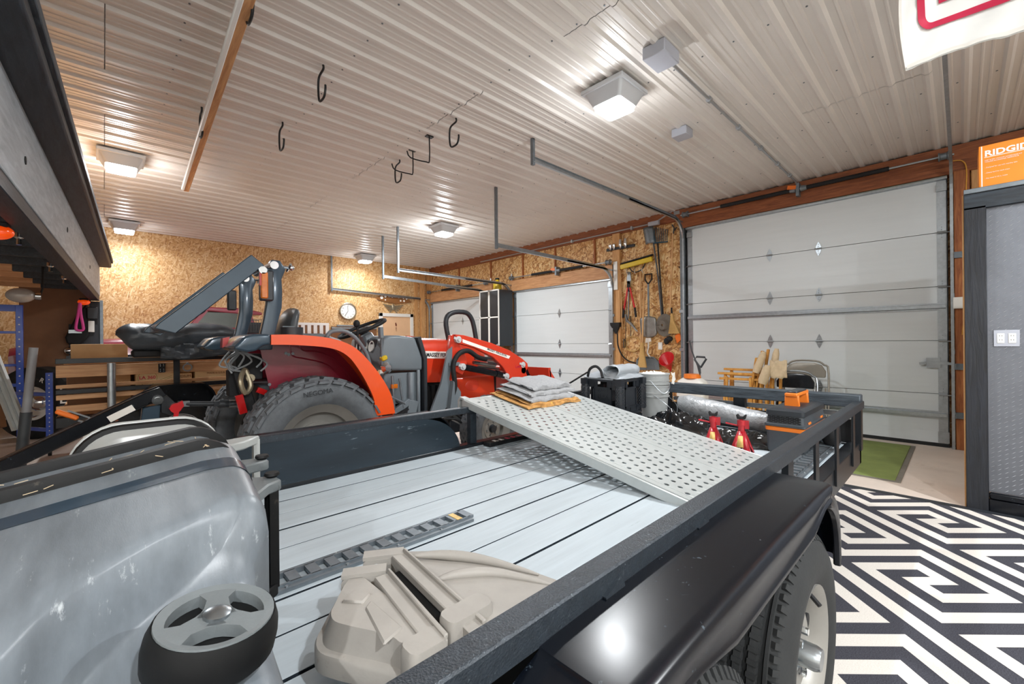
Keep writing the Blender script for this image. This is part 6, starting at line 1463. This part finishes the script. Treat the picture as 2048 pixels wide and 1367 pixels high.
for k, ch in enumerate('FLEC'): text('letter', ch, .13, (-.45, 8.598, .63-.13*k), (1, 0, 0), (0, 0, 1), 'print_white', t, bold=.004)

# ================================================================== SECOND TRAILER WITH WOODEN SIDES
T2 = thing('stake_trailer', 'black stake trailer with pine board sides behind the tractor', 'trailer', (.6, 6.2, 0))
y2 = 6.2
G().box(-.35, y2-.03, 1.115, 2.1, y2+.03, 1.165).make('top_rail', 'black_metal', T2, bevel=.003)
for x in (.60, 1.165, 1.75): G().box(x-.028, y2-.03, .55, x+.028, y2+.02, 1.115).make('stake', 'black_metal', T2, bevel=.003)
G().cyl((.055, y2-.06, .50), (.055, y2-.06, 1.11), .035, n=14).make('pipe_post', 'galv', T2)
for a, b in ((.975, 1.095), (.865, .90), (.75, .80), (.62, .69)): G().box(-.35, y2+.022, a, 2.1, y2+.05, b).make('side_board', 'pine_x', T2, bevel=.003)
G().box(-.35, y2-.02, .81, 2.1, y2+.06, .855).make('mid_rail', 'black_metal', T2, bevel=.003)
G().box(-.35, y2-.04, .48, 2.1, y2+.10, .58).make('frame_side', 'black_metal', T2, bevel=.003); G().box(-.35, y2+.05, .55, 2.1, y2+1.75, .58).make('deck', 'pine_x', T2)
G().box(-.35, y2+1.7, .58, 2.1, y2+1.74, 1.1).make('far_side', 'brown_board', T2); G().box(-.35, y2+1.68, 1.115, 2.1, y2+1.74, 1.165).make('top_rail', 'black_metal', T2)
G().box(.44, y2-.012+.01, .985, .50, y2+.022, 1.085).make('hinge_plate', 'matte_black', T2)
g = G()
for x in (.455, .485):
    for z in (1.0, 1.02, 1.06, 1.075): g.sph((x, y2-.004, z), .006, nu=6, nv=4)
stuff(g.make('plate_screws', 'chrome', T2))
G().lathe([(.034, -.006), (.046, -.006), (.046, .006), (.034, .006)], (.70, y2-.0, 1.03), (0, 1, 0), 24).make('tie_ring', 'steel', T2); G().cyl((.70, y2-.01, 1.075), (.70, y2+.02, 1.075), .014, n=10).make('ring_bolt', 'steel', T2)
g = G(); pf = [(.26, .55), (.28, .74), (.33, .82), (.43, .86), (.78, .86), (.87, .82), (.93, .72), (.95, .55)]; pf = [(p.x, p.z) for p in spline([V(a, 0, b) for a, b in pf], 3)]
g.strip(pf, [(.6+(a-.6)*.96, b-.014) for a, b in pf], 'y', y2-.28, y2-.04); g.prism(pf, 'y', y2-.045, y2-.035); g.make('fender', 'black_gloss', T2, ang=50)
wc = (.60, y2-.17, .33); g = G(); g.lathe([(.19, -.09), (.23, -.105), (.29, -.10), (.33, -.08), (.335, 0), (.33, .08), (.29, .10), (.19, .09)], wc, (0, 1, 0), 48); ty2 = g.make('tyre', 'rubber', T2)
g = G(); g.lathe([(.195, -.09), (.205, -.10), (.18, -.07), (.165, -.03), (.12, -.05), (.06, -.04), (0, -.05), (0, 0), (.195, 0)], wc, (0, 1, 0), 40); g.make('rim', 'rim_white', ty2)
for k in range(8): a = R(45*k+22); G().cyl((wc[0]+.13*math.cos(a), wc[1]-.055, wc[2]+.13*math.sin(a)), (wc[0]+.13*math.cos(a), wc[1]-.04, wc[2]+.13*math.sin(a)), .022, n=10).make('rim_hole', 'matte_black', ty2)
# cargo on it
t = thing('carton', 'tan carton with yellow print and red oval lettering inside the stake trailer', 'carton', (.42, 6.6, .58)); G().box(.25, 6.45, .58, .60, 6.8, .97).make('carton', 'cardboard', t, bevel=.003); G().box(.26, 6.447, .60, .595, 6.45, .965).make('print_panel', 'box_print', t); text('lettering', 'LA 360', .05, (.285, 6.4455, .905), (1, 0, 0), (0, 0, 1), 'print_red', t, bold=.001); G().lathe([(.082, 0), (.086, 0), (.086, .001), (.082, .001)], (.36, 6.446, .915), (0, 1, 0), 28).make('oval_print', 'print_olive', t)
g = G()
for k in range(3): g.bar((.40+.03*k, 6.446, .86), (.58, 6.446, .93-.02*k), .004, .002, upv=(0, 1, 0))
g.make('curved_lines', 'print_olive', t)
t = thing('carton', 'plain brown carton at the left inside the stake trailer', 'carton', (.16, 6.6, .58)); G().box(.08, 6.45, .58, .215, 6.8, .98).make('carton', 'cardboard', t, bevel=.003)
t = thing('carton', 'small tan carton with dark print right of the trailer stake', 'carton', (.70, 6.6, .58)); G().box(.635, 6.45, .58, .77, 6.8, .95).make('carton', 'box_print', t, bevel=.003); text('lettering', 'EDIUM', .04, (.64, 6.4485, .905), (1, 0, 0), (0, 0, 1), 'print_brown', t); text('lettering', 'BAKER', .04, (.64, 6.4485, .86), (1, 0, 0), (0, 0, 1), 'print_brown', t)
t = thing('carton', 'wide flat tan carton with small print at the right inside the stake trailer', 'carton', (.95, 6.6, .58)); G().box(.80, 6.45, .58, 1.12, 6.8, .965).make('carton', 'box_print', t, bevel=.003); text('lettering', 'MADE in U.S.A.', .03, (.92, 6.4485, .93), (1, 0, 0), (0, 0, 1), 'print_brown', t)
tag(G().box(-.25, 6.35, 1.14, .19, 6.75, 1.31).make('carton', 'cardboard', bevel=.003), 'brown open carton standing high at the left end of the stake trailer', 'carton').location.z += 0
t = thing('cargo_stack', 'low wooden crate carrying the upper carton and cover inside the stake trailer', 'crate', (.4, 7.0, .58)); 
G().box(-.30, 6.85, .58, 1.6, 7.4, 1.14).make('crate', 'brown_board', t, bevel=.003); G().box(-.30, 6.34, 1.10, 1.6, 6.85, 1.135).make('lid_board', 'pine_x', t)
# black cover bag lying on top
t = thing('canopy_cover', 'black wrinkled vinyl cover lying along the stake trailer rail', 'cover', (.62, 5.75, 1.17))
prof = [(.09, 1.42, .02), (.12, 1.42, .06), (.20, 1.39, .13), (.36, 1.39, .135), (.50, 1.37, .12), (.66, 1.41, .12), (.92, 1.42, .115), (1.08, 1.41, .07), (1.16, 1.39, .02)]
pp = spline([V(a, b, c_) for a, b, c_ in prof], 6); g = G(); rows = []
for i, p in enumerate(pp):
    r_ = []
    for k in range(20):
        a = 2*math.pi*k/20; w = 1.03+.05*wob(p.x*1.1+a*.3, math.sin(a)*.5, 1.2)-.10*abs(wob(p.x*1.3+a*.25, a*.35, 1.1))**.7; r_.append((p.x+.01*math.sin(a*3), 5.74+.13*math.cos(a)*w*(p.z/.12), p.y-.01+p.z*math.sin(a)*w))
    rows.append(r_)
g.loft(rows); g.make('cover', 'cover_black', t, ang=35)
g = G(); g.grid(lambda u, v: (.42+.80*u, 5.66+.04*wob(u*2, v), 1.33-.17*v-.02*math.sin(u*6)), 20, 6); g.make('skirt', 'cover_black', t, solid=.006, ang=40)
g = G(); g.box(.2, 5.72, 1.17, 1.15, 5.95, 1.25); g.make('cushion', 'matte_black', t, bevel=.02)
g = G(); g.box(.22, 5.80, 1.165, 1.1, 6.15, 1.18); g.make('board', 'pine_x', t)
t = thing('wire_basket', 'black wire basket behind the tractor seat post', 'basket', (1.14, 5.2, 1.40))
g = G()
for k in range(8):
    for z0, z1 in ((1.42, 1.55),): g.bar((1.06+.024*k, 5.1, z0), (1.06+.024*k, 5.1, z1), .004, .004)
for z in (1.42, 1.46, 1.50, 1.55): g.bar((1.06, 5.1, z), (1.23, 5.1, z), .005, .005); g.bar((1.06, 5.3, z), (1.23, 5.3, z), .005, .005)
g.box(1.06, 5.12, 1.41, 1.23, 5.28, 1.52); g.make('basket', 'crate_black', t); 
g = G(); g.box(1.04, 5.08, .0, 1.25, 5.32, 1.405); g.make('stand', 'matte_black', t)

# ================================================================== OLD TRUCK BEHIND
class GT(G):
    def put(s, vs, fs): return G.put(s, [(p[0]*KK, p[1], 1.3+(p[2]-1.3)*KK) for p in vs], fs)
KK = 9.72/8.5
T3 = thing('pickup_truck', 'dark red classic pickup truck parked by the back wall', 'truck', (1.2, 9.0, 0))
yn = 9.72; yf = 10.98; KK = 9.72/8.5
cab = [(.98, 1.58), (1.16, 1.84), (1.24, 1.90), (1.75, 1.90), (2.02, 1.84), (2.03, 1.80), (1.86, 1.78), (1.90, 1.0), (.98, 1.0)]
g = GT(); g.prism([(1.0, 1.62), (1.17, 1.845), (1.25, 1.905), (1.75, 1.905), (2.03, 1.845), (2.03, 1.80), (1.80, 1.80), (1.24, 1.84)], 'y', yn, yf); g.make('roof', 'truck_red', T3, bevel=.02)
for y in (yn, yf-.06):
    g = GT(); g.prism([(.98, 1.58), (1.18, 1.84), (1.24, 1.84), (1.06, 1.58)], 'y', y, y+.06); g.prism([(1.78, 1.80), (1.86, 1.80), (1.94, 1.56), (1.86, 1.56)], 'y', y, y+.06); g.make('pillar', 'truck_red', T3)
    GT().box(1.06, y+.02, 1.56, 1.86, y+.03, 1.82).make('side_window', 'glass_dark', T3)
GT().box(.98, yn, .55, 1.95, yf, 1.58).make('cab_body', 'truck_red', T3, bevel=.03)
g = GT(); g.loft([[(x, yn+.02, .6), (x, yn+.02, z-.10), (x, yn+.15, z), (x, yf-.15, z), (x, yf-.02, z-.10), (x, yf-.02, .6)] for x, z in ((-.9, 1.26), (-.6, 1.36), (.3, 1.40), (.98, 1.45))]); g.make('hood', 'truck_red', T3, ang=50)
GT().box(1.95, yn+.03, .55, 4.2, yf-.03, 1.15).make('bed', 'truck_red', T3, bevel=.02)
GT().box(-1.0, yn-.02, .5, -.85, yf+.02, .75).make('bumper', 'chrome', T3, bevel=.02)
for x in (-.4, 3.2):
    g = GT(); g.lathe([(.2, -.1), (.3, -.11), (.36, -.08), (.36, .08), (.3, .11), (.2, .1)], (x, yn+.12, .46), (0, 1, 0), 36); g.make('tyre', 'rubber', T3); GT().cyl((x, yn+.04, .46), (x, yn+.12, .46), .2, n=24).make('wheel', 'chrome', T3)

# ================================================================== WHEELED BIN LYING ON ITS SIDE, front left
BN = thing('wheeled_bin', 'large dark grey wheeled bin lying on its side on the deck, front left', 'bin', (0.0, 1.0, ZD))
def bsec(y, xl, xr, z0, z1, r=.06, n=5, dz=0):
    return [(x, y+.0*(x), z) for x, z in rrect(xl, z0, xr, z1, r, n)]
def crown(p):
    # the bin lies slightly tipped: its upper side falls away to the left
    x, y, z = p; k = max(0, min(1, (z-.62)/.38))
    return (x, y, z+.022*k+.15*(min(x, .16)-.16)*k*min(1, max(.35, (y-.4)/.8)))
class GC(G):
    def put(s, vs, fs): return G.put(s, [crown(p) for p in vs], fs)
def binsec(y):
    # cross section: flat lying side up, with the recess for the upper wheel at the foot end
    def lerp(tab):
        for (a, p), (b, q) in zip(tab[:-1], tab[1:]):
            if a <= y <= b: k = (y-a)/(b-a); return p+(q-p)*k
        return tab[-1][1] if y > tab[-1][0] else tab[0][1]
    xl = lerp([(.58, -.24), (.80, -.30), (1.30, -.44)]); xr = lerp([(.58, .20), (.80, .205), (1.30, .228)])
    z1 = lerp([(.56, .845), (.64, .885), (.80, .925), (1.0, .968), (1.30, 1.03)]); z0 = lerp([(.58, .60), (1.30, .55)])
    xs = lerp([(.56, -.34), (.63, -.24), (.70, -.16), (.78, -.09), (.86, -.05), (.91, 0), (.945, .06), (.985, .17)]); dep = lerp([(.60, .08), (.64, .12), (.90, .12), (.955, .10), (.99, .02), (1.01, 0)])
    xs = max(min(xs, xr-.05), xl+.06); top = []
    for i in range(7): a = R(180-90*i/6); top.append((xl+.05+.05*math.cos(a), z1-.05+.05*math.sin(a)))
    m = [(xl+.06+(xs-.02-xl-.06)*i/4, z1) for i in range(1, 5)]
    st = [(xs-.02+.05*i/6, z1-dep*(.5-.5*math.cos(math.pi*i/6))) for i in range(1, 7)]
    x2 = xs+.03; xr2 = max(xr, x2+.05)
    fl = [(x2+(xr2-.05-x2)*i/4, z1-dep) for i in range(1, 4)]
    en = [(xr2-.05+.05*math.sin(R(90*i/6)), z1-dep-.05+.05*math.cos(R(90*i/6))) for i in range(7)]
    return [(x, y, z) for x, z in [(xl, z0)]+top+m+st+fl+en+[(xr2, z0)]]
ys = [.565, .575, .59, .61]+[.63+.02*i for i in range(21)]+[1.08, 1.16, 1.24, 1.305]
g = GC(); g.loft([binsec(y) for y in ys]); g.make('bin_body', 'bin_plastic', BN, ang=70)
lab(GC().loft([[(x*1.002+.0005, y, z+.0015) for x, y, z in binsec(y_)] for y_ in (1.15, 1.20)], cap=False).make('worn_band', 'slate_grey', BN, ang=60), 'darker worn band around the bin')
g = G(); g.box(.10, .62, ZD+.002, .235, .80, .64); g.make('foot_block', 'bin_black', BN, bevel=.02)
def bin_wheel(c, ax, rw):
    c = Vector(c); ax = Vector(ax).normalized(); g = G()
    g.lathe([(rw*.80, .0), (rw*.93, .004), (rw, -.012), (rw*1.02, -.03), (rw, -.05), (rw*.9, -.06), (rw*.78, -.06), (rw*.78, -.01)], c, ax, 40); w = g.make('bin_wheel', 'bin_black', BN, ang=60)
    g = G(); g.lathe([(rw*.74, .002), (rw*.90, .006), (rw*.92, -.006), (rw*.74, -.02)], c, ax, 40)
    u = ax.cross(V(0, 1, 0)).normalized(); v = ax.cross(u)
    for a in (R(20), R(140), R(260)):
        d = u*math.cos(a)+v*math.sin(a); tt = ax.cross(d); pr = []
        for q, hw in ((.0, .30), (.25, .20), (.5, .17), (.78, .34)):
            pr.append((d*q*rw, tt*hw*rw))
        vs = []
        for (p, w_) in pr: vs += [c+p-w_+ax*.003, c+p+w_+ax*.003, c+p+w_-ax*.015, c+p-w_-ax*.015]
        g.put(vs, [f for k in range(3) for f in ((4*k, 4*k+1, 4*k+5, 4*k+4), (4*k+1, 4*k+2, 4*k+6, 4*k+5), (4*k+2, 4*k+3, 4*k+7, 4*k+6), (4*k+3, 4*k, 4*k+4, 4*k+7))])
    g.make('wheel_disc', 'wheel_grey', w, ang=40)
    g = G(); g.cyl(c-ax*.02, c-ax*.016, rw*.8, n=32); g.make('wheel_back', 'bin_black', w)
    g = G(); g.rings([(c, .018), (c+ax*.008, .018), (c+ax*.012, .010)], 14); g.make('axle_cap', 'steel', w)
bin_wheel((.118, .765, .895), (.12, -.12, 1), .083)
bin_wheel((.13, .765, .585), (0, 0, -1), .08)
G().cyl((.12, .765, .55), (.118, .765, .88), .012, n=10).make('axle', 'steel', BN)
# rim: stacked flanges, then the lid
def ringpts(y, e, z1):
    q = rrect(-.46-e, .54-e, .232+e, z1+e, .07+e, 6); out = []
    for i, p in enumerate(q):
        n_ = q[(i+1) % len(q)]; m = 8 if math.hypot(p[0]-n_[0], p[1]-n_[1]) > .1 else 1
        for k in range(m): out.append((p[0]+(n_[0]-p[0])*k/m, y, p[1]+(n_[1]-p[1])*k/m))
    return out
for (y, e, z1) in ((1.285, .016, 1.03), (1.395, .020, 1.04)):
    GC().loft([ringpts(y-.020, e-.016, z1), ringpts(y-.014, e, z1), ringpts(y+.014, e, z1), ringpts(y+.020, e-.016, z1)]).make('rim_flange', 'bin_black', BN, ang=50)
GC().loft([ringpts(1.28, -.002, 1.032), ringpts(1.40, .0, 1.042)]).make('rim_wall', 'bin_plastic', BN, ang=60)
def lidpts(y, e, z1): return [(x, y, z) for x, z in rrect(-.05-e, .60-e, .238+e, z1+e, .085+e, 8)]
LDm = G().loft([lidpts(1.41, -.01, 1.045), lidpts(1.45, -.004, 1.05), lidpts(1.52, .0, 1.055), lidpts(1.575, .008, 1.06)]).make('bin_lid', 'bin_lid', BN, ang=60)
G().tube(lidpts(1.60, .014, 1.063), .010, 8, closed=True).make('lid_edge', 'bin_lid', LDm)
G().tube(lidpts(1.585, .008, 1.06), .014, 8, closed=True).make('lid_seal', 'bin_black', LDm)
# handle and hinge arms on the back of the bin
def plate(pts, z0, z1, name, mat='bin_black', par=BN): return G().prism(pts, 'z', z0, z1).make(name, mat, par, bevel=.004)
plate([(.20, 1.32), (.235, 1.30), (.275, 1.235), (.315, 1.215), (.318, 1.17), (.285, 1.15), (.25, 1.10), (.20, 1.04)], .935, .962, 'handle_bracket', 'wheel_grey')
plate([(.20, 1.25), (.25, 1.22), (.305, 1.20), (.308, 1.165), (.25, 1.12), (.20, 1.08)], .68, .71, 'handle_bracket')
g = G(); g.cyl((.300, 1.19, .70), (.300, 1.19, .955), .016, n=12); g.box(.29, 1.165, .70, .31, 1.21, .95); g.make('handle_bar', 'bin_black', BN)
g = G(); g.box(.245, 1.20, .70, .26, 1.23, .94); g.make('handle_strut', 'bin_black', BN)
plate([(.225, 1.42), (.30, 1.40), (.335, 1.385), (.335, 1.35), (.29, 1.335), (.23, 1.32)], .945, .972, 'hinge_arm', 'wheel_grey')
plate([(.235, 1.53), (.33, 1.55), (.355, 1.53), (.30, 1.47), (.235, 1.44)], .985, 1.01, 'hinge_arm', 'bin_lid')
g = G(); g.box(.335, 1.52, .88, .352, 1.545, 1.0); g.make('hinge_strut', 'bin_lid', BN)
for (x, y, z) in ((.305, 1.205, .962), (.322, 1.37, .972)): G().rings([((x, y, z), .012), ((x, y, z+.006), .018), ((x, y, z+.012), .016)], 14).make('hinge_pin', 'bin_black', BN)
lab(G().bar((.245, 1.14, .90), (.235, 1.10, .82), .012, .03).make('red_tab', 'red_plastic', BN), 'small red tab behind the handle')
rr3 = random.Random(9); g = G()
for i in range(18):
    x = rr3.uniform(-.2, .22); y = 1.34+rr3.uniform(-.025, .025) if i % 2 else 1.255+rr3.uniform(-.012, .01); z = 1.064 if y > 1.3 else 1.055
    z = crown((x, y, z-.022))[2]; a = rr3.uniform(0, 3.14); g.bar((x, y, z), (x+.02*math.cos(a), y+.012*math.sin(a), z+.003), .0012, .0012)
stuff(g.make('dry_grass', 'canvas', BN))

# ================================================================== TAUPE BIN LID near the right rail
LX = thing('grey_bin_lid', 'taupe plastic bin lid with hinge brackets lying beside the right trailer rail', 'lid', (.75, .85, ZD))
LZ = ZD+.10
def inset(poly, k):
    cx = sum(p[0] for p in poly)/len(poly); cy = sum(p[1] for p in poly)/len(poly)
    return [(cx+(p[0]-cx)*k, cy+(p[1]-cy)*k) for p in poly]
op = [(.325, .945), (.332, .99), (.36, 1.03), (.455, 1.14), (.50, 1.10), (.495, .70), (.43, .71), (.415, .775), (.35, .89)]
op = [(p.x, p.y) for p in spline([V(a, b, 0) for a, b in op], 3, True)]
mid = [( .015+.93*a+.07*.48-.02, .955+.88*(b-.955)) for a, b in op]
topp = [(.44+.70*(a-.44), .95+.72*(b-.95)) for a, b in op]
g = G(); g.loft([[(a, b, .600) for a, b in op], [(a, b, .634) for a, b in op], [(a+.004, .955+.985*(b-.955), .641) for a, b in op], [(.44+.86*(a-.44), .95+.84*(b-.95), .645) for a, b in op], [(a, b, .694) for a, b in topp]])
g.make('lid_half', 'taupe', LX, ang=40)
g = G(); g.prism([(.395, 1.0), (.45, 1.03), (.46, .98), (.43, .96)], 'z', .68, .70); g.prism([(.40, .80), (.455, .82), (.45, .96), (.425, .94)], 'z', .69, .698); g.make('pressed_step', 'taupe', LX, bevel=.004)
def fan(u, v):
    inn = V(.605-.06*u, 1.135-.50*u, 0)
    oc = [V(.585, 1.20, 0), V(.66, 1.222, 0), V(.735, 1.17, 0), V(.815, 1.07, 0), V(.885, .95, 0), V(.955, .62, 0)]
    k = min(u*5, 4.999); i = int(k); o_ = oc[i].lerp(oc[i+1], k-i)
    p = inn.lerp(o_, v); z = .690-.045*v*v-.025*max(0, v-.88)/.12
    return (p.x, p.y, z)
g = G(); g.grid(fan, 60, 80); g.grid(lambda u, v: (fan(u, 1)[0]+.004*v, fan(u, 1)[1]+.003*v, fan(u, 1)[2]-.05*v), 30, 2); g.make('lid_half', 'taupe', LX, ang=32)
for arcp in ([(.63, 1.085), (.70, 1.04), (.78, .95), (.855, .80)], [(.605, .93), (.67, .915), (.76, .86), (.84, .74)]):
    pts = spline([V(a_, b_, 0) for a_, b_ in arcp], 6); nn = len(pts)-1
    g = G(); g.tube([(p.x, p.y, .690-.045*min(1, max(0, (p.x-.58)/.34))**2+.001) for p in pts], [.003+.012*math.sin(math.pi*k/nn) for k in range(nn+1)], 8); g.make('moulded_rib', 'taupe', LX, ang=60)
for (a, b) in (((.600, 1.105), (.562, .70)), ((.515, 1.035), (.478, .72))):
    g = G(); g.bar((a[0], a[1], .690), (b[0], b[1], .690), .042, .022); g.bar((a[0]+.018, a[1], .704), (b[0]+.018, b[1], .704), .010, .014); g.bar((a[0], a[1], .65), (b[0], b[1], .65), .02, .08); g.make('hinge_bar', 'taupe', LX, bevel=.003)
lab(G().bar((.557, 1.06, .668), (.525, .80, .668), .05, .02).make('hinge_gap_shade', 'bin_black', LX), 'black strip for the shade between the hinge bars')  # solid dark bar stands in for the shade of the open channel
def hole_plate(cx, cy, w, dx):
    g = G(); n = 16; q = rrect(-w, -.026, w, .026, .012, 3); m = len(q)
    inn = [(-.35*w+.018*math.cos(2*math.pi*i/m+.78), .015*math.sin(2*math.pi*i/m+.78)) for i in range(m)]
    d = V(.86, -.5, 0).normalized(); nn = V(.5, .86, 0).normalized()
    def P_(a, b, k): return V(cx, cy, .668)+d*a+V(0, 0, b)+nn*k
    vs = [P_(a, b, k) for k in (-.007, .007) for a, b in q]+[P_(a, b, k) for k in (-.007, .007) for a, b in inn]
    fs = []
    for i in range(m):
        j = (i+1) % m; fs += [(i, j, 2*m+j, 2*m+i), (m+i, m+j, 3*m+j, 3*m+i), (i, j, m+j, m+i), (2*m+i, 2*m+j, 3*m+j, 3*m+i)]
    g.put(vs, fs); g.bar(P_(-w, .03, .014), P_(w, .03, .014), .04, .01); g.make('hinge_bracket', 'taupe', LX, bevel=0)
hole_plate(.565, 1.125, .055, 0); hole_plate(.485, 1.075, .055, 0)
for (x, y, xa, xb, zt) in ((.562, .757, -.048, .075, .714), (.470, .745, -.055, .035, .704)):
    g = G(); g.loft([[(x+a, y+b, z) for a, b in rrect(xa*s_, -.028, xb*s_, .028, .018, 4)] for s_, z in ((.9, .615), (1, .63), (1, zt-.009), (.92, zt))]); g.make('hinge_bracket', 'taupe', LX, ang=50)
    G().bar((x+.0, y-.029, .665), (x+.07, y-.029, .66), .004, .03).make('bracket_slot', 'bin_black', LX)
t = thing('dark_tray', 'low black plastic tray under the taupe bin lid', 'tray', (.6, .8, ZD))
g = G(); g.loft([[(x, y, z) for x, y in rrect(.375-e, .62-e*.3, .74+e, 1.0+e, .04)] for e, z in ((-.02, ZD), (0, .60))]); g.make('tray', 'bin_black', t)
